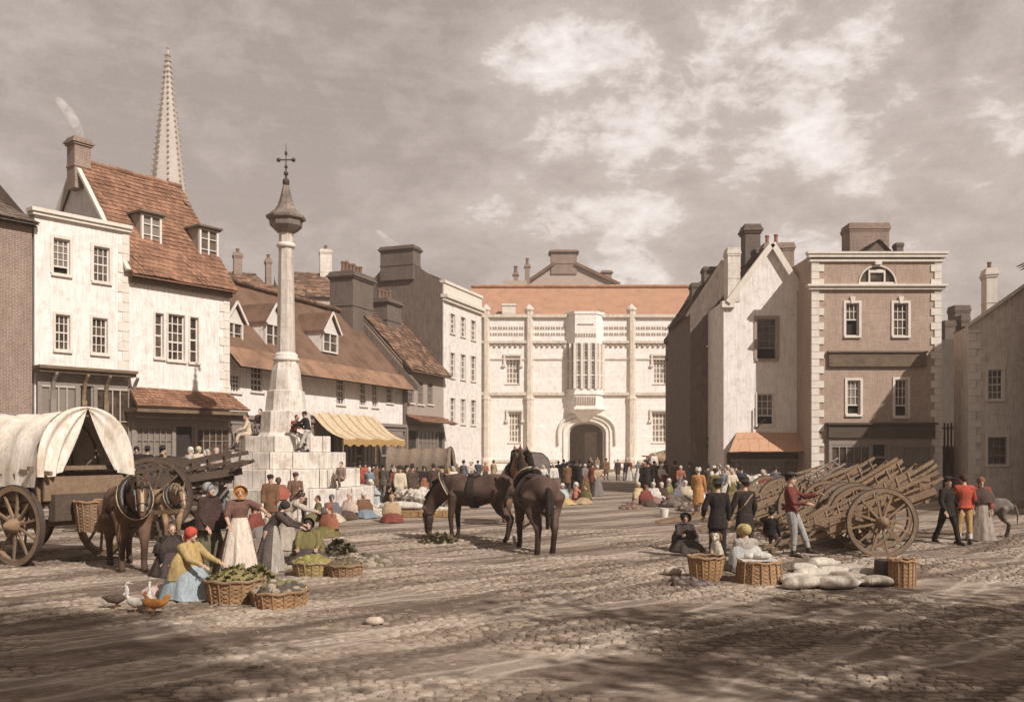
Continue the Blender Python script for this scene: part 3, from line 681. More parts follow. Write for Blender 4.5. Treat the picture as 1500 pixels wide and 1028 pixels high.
# buttresses, string courses, parapet frieze
for px, wd in ((775, 13), (925, 13), (712, 12), (1010, 12)):
    u0, u1, z0, z1 = R_(px-wd/2, 470, px+wd/2, 684); mb = MB(); um = (u0+u1)/2; hw = (u1-u0)/2
    mb.lathe([(hw*1.6, 0), (hw*1.6, 1.2), (hw*1.25, 1.6), (hw*1.2, 8.2), (hw*1.35, 8.4), (hw*1.05, 8.9), (hw, zt+.6), (hw*1.25, zt+.8), (hw*1.1, zt+1.0), (.05, zt+1.5)], (um, .1, 0), 8, a0=R(22.5)); mb.build('buttress', BUTT, H.root)
z_s = H.uz(800, 579)[1]; z_f = H.uz(800, 503)[1]
mb = MB(); 
for z_, h_, p_ in ((z_s, .35, .3), (z_f, .3, .28), (zt-.1, .35, .35), (1.0, .3, .15), (H.uz(800, 527)[1], .18, .12)):
    mb.box(0, H.W, -p_, -.003, z_, z_+h_) if z_ > 3 else (mb.box(0, ar[0]-1, -p_, -.003, z_, z_+h_), mb.box(ar[1]+1, H.W, -p_, -.003, z_, z_+h_))
mb.build('string_course', BUTT, H.root)
mb = MB(); zc = H.uz(800, 485)[1]; n = int(H.W/.62)
for i in range(n):   # row of quatrefoils
    x_ = .3+i*.62
    for dx, dz in ((.14, .14), (-.14, .14), (.14, -.14), (-.14, -.14)):
        mb.box(x_+dx-.09, x_+dx+.09, -.06, -.003, zc+dz*2.6-.16, zc+dz*2.6+.16)
    mb.box(x_-.12, x_+.12, -.16, -.002, z_f-.42, z_f-.14)
mb.build('frieze', plaster('dark_carving', (.34, .26, .19)), H.root)
# oriel
u0, u1, zb, zo = R_(829, 462, 884, 578); mb = MB(); pr = 1.25; c = (u1-u0)*.22
def oriel(z_a, z_b, s0=1.0, s1=1.0, mbx=None):
    um = (u0+u1)/2; out = []
    for s_, z_ in ((s0, z_a), (s1, z_b)):
        for x_, y_ in ((u0, 0), (u0+c, -pr), (u1-c, -pr), (u1, 0)): out.append((um+(x_-um)*s_, y_*s_, z_))
    mbx.add(out, [(0, 1, 5, 4), (1, 2, 6, 5), (2, 3, 7, 6), (4, 5, 6, 7), (0, 3, 2, 1)])
zo1 = zt+.15
oriel(zb, zb+.6, 1.02, 1.02, mb); oriel(zb+5.9, zo1, 1, 1, mb); oriel(zo1, zo1+.3, 1.07, 1.07, mb); oriel(zb-1.5, zb, .95, 1.0, mb); oriel(zb-1.75, zb-1.5, 1.1, 1.1, mb); oriel(zb-3.2, zb-1.75, .12, 1.0, mb); oriel(zb-.05, zb+.14, 1.1, 1.1, mb)
orl = mb.build('oriel', STONE_HALL, H.root)
mb = MB(); mb.cm = 0
cs = [(u0, 0), (u0+c, -pr), (u1-c, -pr), (u1, 0)]
for i in range(3):
    a, b_ = Vector(cs[i]), Vector(cs[i+1]); n = 3 if i == 1 else 2
    for k in range(n+(i == 2)): p = a.lerp(b_, k/n); mb.box(p.x-.17, p.x+.17, p.y-.17, p.y+.13, zb+.6, zb+5.9)
    for z_ in (zb+2.2, zb+3.9): mb.bar((a.x, a.y, z_), (b_.x, b_.y, z_), .12, .18)
    for k in range(n):
        for q in (.33, .67): p = a.lerp(b_, (k+q)/n); mb.box(p.x-.03, p.x+.03, p.y-.03, p.y+.05, zb+.6, zb+5.9)
    for k in range(6): z_ = zb+1+k*.8; mb.bar((a.x, a.y, z_), (b_.x, b_.y, z_), .05, .05)
mb.build('oriel_tracery', TRIM, orl)
mb = MB()
for i in range(3): a, b_ = cs[i], cs[i+1]; mb.quad((a[0], a[1]+.08, zb+.6), (b_[0], b_[1]+.08, zb+.6), (b_[0], b_[1]+.08, zb+5.9), (a[0], a[1]+.08, zb+5.9))
mb.build('oriel_glass', HALLGLASS, orl)
mb = MB()
for k in range(9): x_ = u0+c+(u1-u0-2*c)*(k+.5)/9; mb.box(x_-.07, x_+.07, -pr-.06, -pr+.02, zb-1.25, zb-.3)
for k in range(8): x_ = u0+c+(u1-u0-2*c)*(k+.5)/8; mb.box(x_-.1, x_+.1, -pr-.05, -pr+.02, zb+6.6, zb+7.0)
mb.box(u0+c+.3, u1-c-.3, -pr-.07, -pr+.01, zb+8.0, zb+8.12)
mb.build('oriel_carving', plaster('dark_carving', (.34, .26, .19)), orl)
mb = MB(); zr = H.uz(850, 419, 6)[1]
slope(mb, (-.3, .3, zt-.2), (H.W+.3, .3, zt-.2), (H.W+.3, 6, zr), (-.3, 6, zr), .5, .42, lift=.05)
mb.quad((-.3, 6, zr), (H.W+.3, 6, zr), (H.W+.3, 12, zt), (-.3, 12, zt)); ridge_tiles(mb, (0, 6, zr), (H.W, 6, zr), .2, .8); rf = mb.build('roof', ORANGE_TILE, H.root)
chimney(rf, H.uz(742, 460)[0]-.5, H.uz(758, 460)[0]-.2, .4, 1.3, zt-.3, zt+1.6, TRIM, 0)
# pavement triangle before the gatehouse
g = MB(); z_ = .13
g.add([(*gp(700, 697)[:2], z_), (*gp(1010, 697)[:2], z_), (hx(1020), DH+.4, z_), (hx(690), DH+.4, z_)]+[(*gp(700, 697)[:2], 0), (*gp(1010, 697)[:2], 0)], [(0, 1, 2, 3), (4, 5, 1, 0)])
tag(g.build('pavement', plaster('pale_paving', (.52, .45, .36), amt=.5)), kind='structure')

# ---- behind the gatehouse: gabled house with broad chimney
H = House('gable_end_behind', 'grey gable end with broad smoking chimney showing over the orange roof', 'house', (wp(770, 0, 135).x, 135), (wp(905, 0, 135).x, 135))
z0 = 22; ua, za = H.uz(776, 412); ub, zb_ = H.uz(900, 415); uc, zc_ = H.uz(812, 392); ud, _ = H.uz(842, 388)
H.wall(zb_, 14, plaster('far_grey_wall', (.40, .32, .27), amt=.4), front_gable=[(0, zb_), (uc, zc_+.6), (ud, zc_+.6), (H.W, zb_)])
mb = MB(); mb.bar((-.3, -.2, zb_-.2), (uc, -.2, zc_+.6), .6, .45); mb.bar((ud, -.2, zc_+.6), (H.W+.3, -.2, zb_-.2), .6, .45); mb.quad((0, 0, zb_), (uc, 0, zc_+.6), (uc, 14, zc_+.6), (0, 14, zb_)); mb.quad((H.W, 0, zb_), (ud, 0, zc_+.6), (ud, 14, zc_+.6), (H.W, 14, zb_)); mb.build('roof', BROWN_TILE, H.root)
chimney(H.root, uc-.5, ud+.3, -.2, 2.2, zc_-1, H.uz(820, 366)[1], BRICK_RED, 0, cap=.35)
chimney(H.root, H.uz(884, 400)[0], H.uz(898, 400)[0], 2, 3.5, zb_-1, H.uz(890, 392)[1], BRICK_RED, 0, cap=.25)
H = House('turret_block', 'small pale turret and stump of chimney at the left end of the orange roof', 'house', (wp(736, 0, 130).x, 130), (wp(772, 0, 130).x, 130))
H.wall(H.uz(750, 411)[1], 6, plaster('far_grey_wall', (.40, .32, .27)))
chimney(H.root, H.uz(752, 400)[0], H.uz(759, 400)[0], .5, 1.3, 24, H.uz(755, 398)[1], BRICK_RED, 1, cap=.15, pw=.3, ph=1.2)
chimney(H.root, H.uz(769, 400)[0], H.uz(776, 400)[0], .5, 1.3, 24, H.uz(772, 386)[1], BRICK_RED, 1, cap=.15, pw=.25, ph=1.0)

# ---- far roofs behind the low row, and the church spire
FARW = plaster('far_grey_wall', (.40, .32, .27)); 
for (x0, x1, d, ye, yr, lab, chs) in (
    (300, 415, 84, 438, 404, 'faded brown roof far behind the steep roofed house with two chimneys', ((348, 371, 12), (393, 380, 8))),
    (405, 545, 92, 435, 405, 'wide faded roof far behind the low row with one pale tall chimney', ((477, 366, 17),)),
    (360, 470, 74, 452, 424, 'low dull roof peeping over the ridge of the low row', ())):
    H = House('distant_house', lab, 'house', (wp(x0, 0, d).x, d), (wp(x1, 0, d+3).x, d+3))
    ez = H.uz((x0+x1)/2, ye)[1]; rz = H.uz((x0+x1)/2, yr, 5)[1]
    H.wall(ez, 10, FARW, gables=rz-.2); H.roof_par(ez, rz, 10, BROWN_TILE, tw=.5, th=.5, hip=2)
    for cx_, cy_, cw_ in chs:
        ua, _ = H.uz(cx_-cw_/2, cy_, 5); ub, _ = H.uz(cx_+cw_/2, cy_, 5)
        chimney(H.roof, ua, ub, 4.6, 5.4, rz-1.5, H.uz(cx_, cy_, 5)[1], BRICK_RED if cx_ < 400 else STONE_W, 1, pw=.2, ph=.5)
for px_, py_ in ((442, 428), (370, 418)): pass
SP = empty('church_spire', (wp(246, 0, 200).x, 200, 0), 0, 'tall pale crocketed stone church spire rising behind the red roof', 'church spire')
zt = wp(0, 70, 200).z; zb_ = wp(0, 292, 200).z; k = zt-zb_
mb = MB(); mb.lathe([(3.9, zb_), (.22, zt-1.0), (.05, zt)], (0, 0, 0), 8, a0=R(22.5)); mb.build('spire', plaster('pale_spire_stone', (.46, .41, .36), joints=.9, amt=.5), SP)
mb = MB()
for q in range(8):
    th = R(22.5+45*q)
    for i in range(27):
        tt = i/27; r = 3.95*(1-tt)+.2*tt; mb.ball(((r+.1)*math.cos(th), (r+.1)*math.sin(th), zb_+k*tt*.985), (.3, .3, .34), 6, 4)
mb.build('crockets', plaster('crocket_stone', (.30, .24, .19)), SP)
mb = MB(); mb.ball((0, 0, zt), .35, 8, 6); mb.ball((0, 0, zt-2.4), (.5, .5, .4), 8, 6); mb.ball((0, 0, zt-5), (.55, .55, .4), 8, 6); mb.bar((0, 0, zt), (0, 0, zt+1.6), .12); mb.build('finial', plaster('crocket_stone', (.30, .24, .19)), SP)
mb = MB(); mb.box(-4.6, 4.6, -4.6, 4.6, 0, zb_-2); mb.lathe([(5.4, zb_-2), (3.9, zb_)], (0, 0, 0), 8, a0=R(22.5)); mb.build('tower', plaster('pale_spire_stone', (.46, .41, .36)), SP)

# ---- right: white gabled house
def fr(x, d): return ((x-CX)/F*d, d)
DA = 46.3
H = House('white_gabled_house', 'narrow white gabled house with bold pale coping above an orange shop canopy', 'house', fr(1060, DA), fr(1184, DA))
H.window((1109, 467, 1137, 526), 3, 4, trim=.16, bar=GREYP, low=.28, trimmat=plaster('brown_surround', (.33, .25, .2)))
H.window((1109, 577, 1133, 622), 3, 3, bar=WHITEP, low=.3, trim=.08)
ul, zl = H.uz(1068, 441); ur, zr_ = H.uz(1182, 449); ua, za = H.uz(1130, 366)
H.wall(zl, 9, PLAST_W2, front_gable=[(0, zl), (ul, zl), (ua, za), (H.W, zl), (0, zl)][1:4]+[(0, zl)])
mb = MB()
for a, b_ in (((ul-.1, zl-.1), (ua, za+.28)), ((H.W+.05, zl-.25), (ua, za+.28))): mb.bar((a[0], -.08, a[1]), (b_[0], -.08, b_[1]), .42, .3)
mb.box(-.12, .55, -.2, .3, zl-.35, zl-.02); mb.build('coping', TRIM, H.root)
mb = MB(); zr2 = za+.1
slope(mb, (H.W, .1, zl), (H.W, 9, zl), (ua, 9, zr2), (ua, .1, zr2)); slope(mb, (.05, 9, zl), (.05, .1, zl), (ua, .1, zr2), (ua, 9, zr2)); rf = mb.build('roof', BROWN_TILE, H.root)
u0, _ = H.uz(1066, 400); u1, _ = H.uz(1084, 400)
chimney(H.root, u0, u1, -.05, .8, zl-.02, H.uz(1075, 363)[1], STONE_W, 0, cap=.05, name='side_stack')
u0, _ = H.uz(1092, 400, 3); u1, _ = H.uz(1114, 400, 3); chimney(rf, u0, u1, 3, 4, 11, H.uz(1100, 328, 3)[1], BRICK_DARK, 0, cap=.14)
u0, _ = H.uz(1120, 400, 2); u1, _ = H.uz(1146, 400, 2); chimney(rf, u0, u1, 2, 2.7, 11, H.uz(1130, 356, 2)[1], BRICK_RED, 2, pw=.12, ph=.5, potmat=plain('red_pot', (.3, .14, .09), .8))
u0, _ = H.uz(1146, 400, 2.5); u1, _ = H.uz(1166, 400, 2.5); chimney(rf, u0, u1, 2.8, 3.8, 11, H.uz(1155, 353, 2.5)[1], BRICK_RED, 0, cap=.08)
mb = MB(); a, b_ = H.uz(1079, 632)[0], H.uz(1172, 632)[0]; a2, b2 = H.uz(1068, 660, -1.2)[0], H.uz(1190, 660, -1.2)[0]; zt_ = H.uz(1100, 633)[1]; zb2 = H.uz(1100, 662, -1.2)[1]
slope(mb, (a2, -1.2, zb2), (b2-.2, -1.2, zb2+.05), (b_, -.02, zt_), (a, -.02, zt_), .5, .9, lift=.02); mb.build('canopy', plaster('orange_boards', (.45, .26, .165), amt=.3, stain=(.3, .14, .08)), H.root)
shopfront(H, .15, H.W-.2, zb2-.02, [(1, 'w', 7, 2)], DARKP, barm=GREYP, riser=1.1)
mb = MB(); mb.tube([(H.W-.12, -.08, .1), (H.W-.12, -.08, zl-.3)], [.055, .055], 8); mb.box(H.W-.24, H.W, -.2, -.01, zl-.35, zl-.1); mb.build('drainpipe', LEAD, H.root)
mb = MB(); u_ = H.uz(1106, 600)[0]; mb.bar((u_-.05, -.12, 4.6), (u_-.03, -.14, 3.5), .05); mb.bar((u_-.03, -.14, 3.5), (u_+.35, -.6, 4.0), .05); mb.build('window_stay', LEAD, H.root)
# ---- dark houses behind it on the left
H = House('dark_gabled_house', 'dark brown shaded house with sloping verge between the white gable and the gatehouse', 'house', fr(1011, 50), fr(1075, 50))
H.window((1037, 479, 1055, 506), 2, 3, bar=GREYP, bw=.05); H.window((1042, 556, 1057, 604), 2, 4, bar=GREYP, bw=.05)
ul, zl = H.uz(1011, 455); ua, za = H.uz(1058, 384)
H.wall(zl, 7, PLAST_D, front_gable=[(0, zl), (ua, za), (H.W, za), (H.W, zl)])  # dark brown colour also carries the shadow on this wall
mb = MB(); mb.bar((-.25, -.1, zl-.35), (ua, -.1, za+.05), .3, .16); slope(mb, (-.2, 7, zl-.2), (-.2, 0, zl-.2), (ua, 0, za+.05), (ua, 7, za+.05)); rf = mb.build('roof', GREY_TILE, H.root)
u0, _ = H.uz(1037, 400); u1, _ = H.uz(1058, 400); chimney(rf, u0, u1, 1, 1.8, 11, H.uz(1048, 385)[1], BRICK_DARK, 0, cap=.06)
u0, _ = H.uz(1019, 400); u1, _ = H.uz(1034, 400); chimney(rf, u0, u1, 1, 1.8, 10, H.uz(1026, 409)[1], BRICK_DARK, 0, cap=.06)
mb = MB(); 
for yy in (641, 652): z_ = H.uz(1040, yy)[1]; mb.box(.9, H.W, -.16, -.002, z_-.12, z_+.02)
mb.build('shop_cornice', DARKP, H.root)
H = House('jettied_house', 'narrow dark timber house with two jetties next to the orange roofed gatehouse', 'house', fr(1003, 56), fr(1020, 56))
zl = H.uz(1010, 478)[1]
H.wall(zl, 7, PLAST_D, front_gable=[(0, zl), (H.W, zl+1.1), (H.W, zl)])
mb = MB()
for x_, y0_, y1_ in ((996, 455, 487), (998, 492, 514)):
    ua, z1_ = H.uz(x_, y1_); mb.add([(ua, -.4, z1_), (ua, -.4, z1_+.3), (H.W+.05, -.4, z1_+1.6), (H.W+.05, -.4, z1_-.1), (ua, 6, z1_), (ua, 6, z1_+.3), (H.W+.05, 6, z1_+1.6), (H.W+.05, 6, z1_-.1)], [(0, 1, 2, 3), (4, 5, 6, 7), (0, 1, 5, 4), (1, 2, 6, 5), (0, 3, 7, 4), (2, 3, 7, 6)])
mb.build('jetty', DARKP, H.root)
# ---- brick town house with white quoins
DD = 44.0
H = House('brick_town_house', 'tall tan brick town house with white quoins and half round attic window', 'house', fr(1189, DD), fr(1378, DD))
zt = H.uz(1280, 373)[1]
H.window((1239, 444, 1258, 492), 3, 2, low=.5, trim=.12, key=True, bar=WHITEP); H.window((1309, 444, 1330, 492), 3, 4, trim=.12, key=True, bar=WHITEP)
H.window((1241, 557, 1260, 607), 3, 3, low=.28, trim=.12); H.window((1311, 556, 1329, 610), 3, 3, low=.3, trim=.12)
lr = H.rect(1258, 389, 1312, 416); H.holes.append((lr[0], lr[1], lr[2], lr[3]))
H.wall(zt, 8, BRICK_TAN)
lm, lw, lh = (lr[0]+lr[1])/2, (lr[1]-lr[0])/2, lr[3]-lr[2]
mb = MB(); P = [(lm+lw*math.cos(math.pi*(1-i/16)), lr[2]+lh*.98*math.sin(math.pi*i/16)) for i in range(17)]
for i in range(16): (a, b_), (c, d) = P[i], P[i+1]; mb.quad((a, .01, b_), (c, .01, d), (c, .01, lr[3]+.005), (a, .01, lr[3]+.005))
mb.build('lunette_spandrel', BRICK_TAN, H.root)
mb = MB(); mb.cm = 0
mb.tube([(a, -.02, b_) for a, b_ in P], [.045]*17, 6); mb.box(lm-.42, lm-.34, .02, .1, lr[2], lr[3]-.15); mb.box(lm+.34, lm+.42, .02, .1, lr[2], lr[3]-.15); mb.box(lm-.34, lm+.34, .02, .1, lr[2]+lh*.62, lr[2]+lh*.8); mb.box(lr[0], lr[1], .01, .1, lr[2], lr[2]+.1)
mb.cm = 1; mb.quad((lr[0], .12, lr[2]), (lr[1], .12, lr[2]), (lr[1], .12, lr[3]), (lr[0], .12, lr[3])); mb.build('lunette_window', [TRIM, GLASS], H.root)
mb = MB(); zb2 = H.uz(1280, 421)[1]
for z_, h_, p_ in ((zt-.16, .16, .22), (zt-.36, .13, .12), (zt+.002, .1, .28), (zb2-.12, .14, .16), (zb2+.03, .1, .26)): mb.box(-p_, H.W+p_, -p_, .12, z_, z_+h_)
mb.box(lm-.16, lm+.16, -.2, -.01, lr[3]+.02, zt-.36); mb.build('cornice', TRIM, H.root)
mb = MB(); quoins(mb, -.02, 0, 0.1, zt-.36, True, .36, .62, .38, .05); mb.build('quoins', TRIM, H.root); mb = MB(); quoins(mb, H.W+.02, 0, 0.1, zt-.36, False, .36, .52, .34, .05); mb.build('quoins', TRIM, H.root)
a, b_, c, d = H.rect(1213, 517, 1355, 537); mb = MB(); mb.box(a, b_, -.16, -.01, c, d); mb.box(a-.06, b_+.06, -.24, -.01, d+.002, d+.08); mb.build('signboard', wood('brown_board', (.26, .17, .10)), H.root)
a, b_, c, d = H.rect(1211, 622, 1366, 641); mb = MB(); mb.box(a, b_, -.3, -.01, c, d); mb.box(a-.08, b_+.08, -.42, -.01, d+.002, d+.1); mb.build('fascia', wood('dark_board', (.12, .085, .06)), H.root)
shopfront(H, a+.05, b_-.2, c-.005, [(1.1, 'w', 5, 2), (.5, 'd', 0, 0), (1.2, 'w', 5, 2)], GREYP, riser=.8)
mb = MB(); ym = 3.5; u0, _ = H.uz(1250, 372, 2); u1, _ = H.uz(1322, 372, 2); ua, za = H.uz(1287, 352, 2)
mb.quad((u0, 2, zt), (u1, 2, zt), (ua, 2, za)); slope(mb, (u1, 1.9, zt), (u1, 7, zt), (ua, 7, za+.05), (ua, 1.9, za+.05)); slope(mb, (u0, 7, zt), (u0, 1.9, zt), (ua, 1.9, za+.05), (ua, 7, za+.05)); mb.quad((0, .12, zt-.2), (H.W, .12, zt-.2), (H.W, 8, zt-.2), (0, 8, zt-.2)); rf = mb.build('roof', GREY_TILE, H.root)
u0, _ = H.uz(1247, 340, 4); u1, _ = H.uz(1305, 340, 4); chimney(rf, u0, u1, 4.2, 5.4, zt-.3, H.uz(1280, 325, 4)[1], BRICK_RED, 0, cap=.07)
u0, _ = H.uz(1316, 360, 2); u1, _ = H.uz(1326, 360, 2); chimney(rf, u0, u1, 2.2, 2.7, zt-.3, H.uz(1320, 354, 2)[1], BRICK_DARK, 0, cap=.04)
# ---- alley: shaded houses beyond and a slatted gate
H = House('alley_house', 'dark narrow house with stepped stacks at the back of the alley', 'house', fr(1376, 58), fr(1455, 58))
H.wall(H.uz(1400, 497)[1], 6, plaster('alley_shade_render', (.085, .066, .053), amt=.5, stain=(.04, .032, .026)))  # near-black wall colour carries the shade of the alley
for x0, x1, yt, nm in ((1388, 1403, 468, 'chimney'), (1412, 1424, 460, 'chimney'), (1417, 1440, 441, 'chimney')):
    chimney(H.root, H.uz(x0, yt)[0], H.uz(x1, yt)[0], .3 if x0 < 1415 else 1.6, 1.2 if x0 < 1415 else 2.6, 8, H.uz(x0, yt)[1], BRICK_DARK, 0, cap=.06)
H = House('slatted_gate', 'reddish boarded gate with open slats above closing the alley', 'gate', fr(1381, 46), fr(1421, 46))
a, b_, c, d = H.rect(1383, 656, 1421, 730); mb = MB()
for i in range(8): mb.box(i*H.W/8+.01, (i+1)*H.W/8-.01, -.04, .04, 0, d-.002)
g_ = mb.build('boards', wood('red_brown_boards', (.17, .085, .055)), H.root)
mb = MB(); z1 = H.uz(1400, 618)[1]
for i in range(8): mb.box(i*H.W/8+.05, i*H.W/8+.13, -.03, .03, d+.1, z1+random.uniform(-.08, .08))
mb.box(-.02, H.W+.02, -.06, .06, d, d+.1); mb.box(-.02, H.W+.02, -.055, .055, z1-.35, z1-.27); mb.build('slats', wood('red_brown_boards', (.17, .085, .055)), H.root)
# ---- pale house at the right edge
DE = 43.0
H = House('quoined_end_house', 'pale plastered gabled house at the right edge with quoins and a chimney', 'house', fr(1419, DE), (22.13+.97*6.4, 43-.24*6.4))
zl = H.uz(1425, 477)[1]; um = H.W/2; za = zl+um*.72
H.window((1447, 541, 1469, 585), 3, 4, trim=.1, bar=WHITEP); H.window((1520, 541, 1542, 585), 3, 4, trim=.1, bar=WHITEP)
H.window((1447, 640, 1475, 680), 3, 3, trim=.1, bar=GREYP)
H.wall(zl, 3, plaster('buff_render', (.62, .55, .48), amt=.8), front_gable=[(0, zl), (um, za), (H.W, zl)])
mb = MB(); mb.bar((-.15, -.06, zl-.05), (um, -.06, za+.12), .3, .14); mb.bar((um, -.06, za+.12), (H.W+.15, -.06, zl-.05), .3, .14); mb.build('coping', TRIM, H.root)
mb = MB(); slope(mb, (0, 3, zl), (0, .1, zl), (um, .1, za), (um, 3, za)); slope(mb, (H.W, .1, zl), (H.W, 3, zl), (um, 3, za), (um, .1, za)); rf = mb.build('roof', GREY_TILE, H.root)
u0, _ = H.uz(1447, 400, 1); u1, _ = H.uz(1463, 400, 1); chimney(rf, u0, u1, 1.2, 2.2, zl, H.uz(1455, 391, 1)[1], TRIM, 1, cap=.08)
mb = MB(); quoins(mb, -.02, 0, .1, zl-.2, True, .38, .55, .32, .05); mb.build('quoins', TRIM, H.root)
# ---- tall houses outside the picture on the right; their shade falls across the square
H = House('corner_house', 'tall brick corner house to the right of the square', 'house', (23.4, 40.4), (24.6, 27))
for x in (1.5, 4.5, 7.5, 10.5):
    for z in (1.2, 4.5, 7.6): H.window((x, x+1, z, z+1.8), 3, 4, px=False)
H.wall(10.8, 8, BRICK_RED, gables=13.2); H.roof_par(10.8, 13.2, 8, BROWN_TILE, tw=.5, th=.5)
TR = empty('elm_tree', (14.2, 2.6, 0), 0, 'unseen broad elm added at the right to shade the foreground', 'tree')  # added tree, its crown casts a cloud-like shade on the right foreground
mb = MB(); mb.tube([(0, 0, 0), (.1, 0, 2), (0, .1, 4.5), (.2, 0, 8)], [.5, .4, .33, .15], 12)
for k in range(9):
    a = k*.7; mb.tube([(0, 0, 3.5+k*.4), (2*math.cos(a), 2*math.sin(a), 6+k*.4), (4.3*math.cos(a+.2), 4.3*math.sin(a+.2), 8+k*.3)], [.16, .1, .04], 7)
mb.build('trunk', DARKP, TR, smooth=True)
rt = random.Random(5)
def crown(root, cx, cy, cz, sx_, sy_, sz_, nclump, nleaf):
    mb = MB()
    for k in range(nclump):
        v = Vector((rt.gauss(0, 1), rt.gauss(0, 1), rt.gauss(0, .7))).normalized()*rt.uniform(.35, 1); c = Vector((cx+v.x*sx_, cy+v.y*sy_, cz+v.z*sz_)); rr = rt.uniform(.8, 1.6)
        for j in range(nleaf):
            p = c+Vector((rt.gauss(0, .5), rt.gauss(0, .5), rt.gauss(0, .4)))*rr; e = Vector((rt.uniform(-1, 1), rt.uniform(-1, 1), rt.uniform(-1, 1))).normalized()*.16; f = e.cross(Vector((.3, .5, .8))).normalized()*.11
            mb.quad(p, p+e+f, p+e*2, p+e-f)
    mb.build('crown', cloth((.09, .10, .04), 3, 'shade_elm_leaves'), root)
crown(TR, 0, 0, 8.6, 6.3, 4.6, 3.4, 75, 110)
TR = empty('elm_tree', (5.6, -3.2, 0), 0, 'unseen tall elm added behind the viewer to shade the left foreground', 'tree')  # second added tree, there to darken the left foreground
mb = MB(); mb.tube([(0, 0, 0), (.1, 0, 5), (0, .1, 10), (.1, 0, 17)], [.45, .38, .3, .12], 12); mb.build('trunk', DARKP, TR, smooth=True)
crown(TR, 0, 0, 15.5, 3.4, 2.6, 3.2, 40, 110)

# ---- market cross
MC = empty('market_cross', (wp(419, 0, 34.6).x, 34.6, 0), R(0), 'tall pale stone market cross on big steps with ogee cap and iron cross', 'market cross')
tiers = [(3.45, 0, 1.02), (2.9, 1.02, 1.71), (2.34, 1.71, 2.34), (1.74, 2.34, 2.95)]
a0 = R(-90)
for r, z0, z1 in tiers:
    mb = MB(); mb.lathe([(r-.06, z0), (r-.06, z1-.02)], (0, 0, 0), 8, a0=a0)
    for q in range(8):
        A_ = Vector((r*math.cos(a0+q*math.pi/4), r*math.sin(a0+q*math.pi/4), 0)); B_ = Vector((r*math.cos(a0+(q+1)*math.pi/4), r*math.sin(a0+(q+1)*math.pi/4), 0))
        dr = (B_-A_).normalized(); L = (B_-A_).length; nrm = Vector((dr.y, -dr.x, 0)); x = 0
        while x < L-.02:
            l = min(random.uniform(.7, 1.15), L-x)
            if L-x-l < .3: l = L-x
            j = random.uniform(-.012, .012); p = A_+dr*(x+.014); e = A_+dr*(x+l-.014); dn = nrm*(.0+j); inn = -nrm*.62
            zz0, zz1 = z0+.014, z1+random.uniform(-.006, .006); bv = .025
            vs = [p+dn, e+dn, e+dn, p+dn, p+dn-nrm*bv, e+dn-nrm*bv, e+inn-dr*(.0), p+inn]
            zs = [zz0, zz0, zz1-bv, zz1-bv, zz1, zz1, zz1, zz1]
            mb.add([Vector((v.x, v.y, z)) for v, z in zip(vs, zs)], [(0, 1, 2, 3), (3, 2, 5, 4), (4, 5, 6, 7)]); x += l
    mb.build('step', plaster('step_stone', (.66, .60, .53), amt=.85, stain=(.28, .22, .17)), MC)
mb = MB(); oc8 = R(-90+22.5)
mb.lathe([(1.08, 2.96), (.98, 3.1), (.93, 3.9), (.80, 3.93), (.72, 4.7), (.63, 4.73), (.55, 5.5), (.45, 5.85)], (0, 0, 0), 8, a0=oc8); mb.build('pedestal', plaster('step_stone', (.60, .54, .46)), MC)
mb = MB(); mb.lathe([(.44, 5.85), (.5, 5.9), (.5, 5.98), (.43, 6.05), (.46, 6.12), (.37, 6.2)], (0, 0, 0), 24); mb.build('collar', TRIM, MC, smooth=True); mb = MB(); mb.lathe([(.30, 10.28), (.36, 10.33), (.36, 10.42), (.29, 10.48)], (0, 0, 0), 24); mb.build('collar', TRIM, MC, smooth=True)
mb = MB(); mb.lathe([(.36, 6.15), (.345, 7.0), (.325, 8.2), (.30, 9.4), (.275, 10.3), (.27, 10.95)], (0, 0, 0), 8, a0=oc8); mb.build('shaft', plaster('shaft_stone', (.56, .50, .43), amt=.75, joints=.9), MC)
mb = MB(); mb.lathe([(.28, 10.85), (.42, 10.93), (.62, 11.12), (.64, 11.28), (.62, 11.36)], (0, 0, 0), 8, a0=oc8); mb.build('capital', plaster('dark_stone', (.16, .13, .11)), MC)
mb = MB(); mb.lathe([(.62, 11.33), (.76, 11.40), (.77, 11.50), (.62, 11.60), (.56, 11.68), (.44, 11.74), (.32, 11.95), (.24, 12.2), (.17, 12.5), (.12, 12.72)], (0, 0, 0), 8, a0=oc8); mb.build('cap_roof', plaster('slate_cap', (.15, .12, .10)), MC)
mb = MB(); mb.lathe([(.06, 12.7), (.12, 12.75), (.14, 12.85), (.12, 12.95), (.05, 13.0), (.04, 13.1), (.09, 13.15), (.09, 13.22), (.04, 13.27)], (0, 0, 0), 12)
mb.bar((0, 0, 13.2), (0, 0, 14.35), .045, taper=.3); mb.bar((-.26, 0, 13.72), (.26, 0, 13.72), .04)
for p in ((-.29, 0, 13.72), (.29, 0, 13.72)): mb.ball(p, .085, 8, 6)
mb.ball((0, 0, 13.98), (.06, .06, .1), 8, 6); mb.ball((0, 0, 13.45), (.07, .07, .07), 8, 6); mb.build('iron_cross', plain('black_iron', (.05, .04, .035), .6), MC)
# slab of paving stones at its foot
g = MB()
for i in range(5):
    p = gp(505+i*22, 752+random.uniform(-3, 3)); g.box(p.x-.4, p.x+.4, p.y-.35, p.y+.35, .01, .16+.05*random.random())
tag(g.build('stone_blocks', TRIM), 'low pale loose stone blocks lying at the right foot of the cross steps', 'stone blocks')
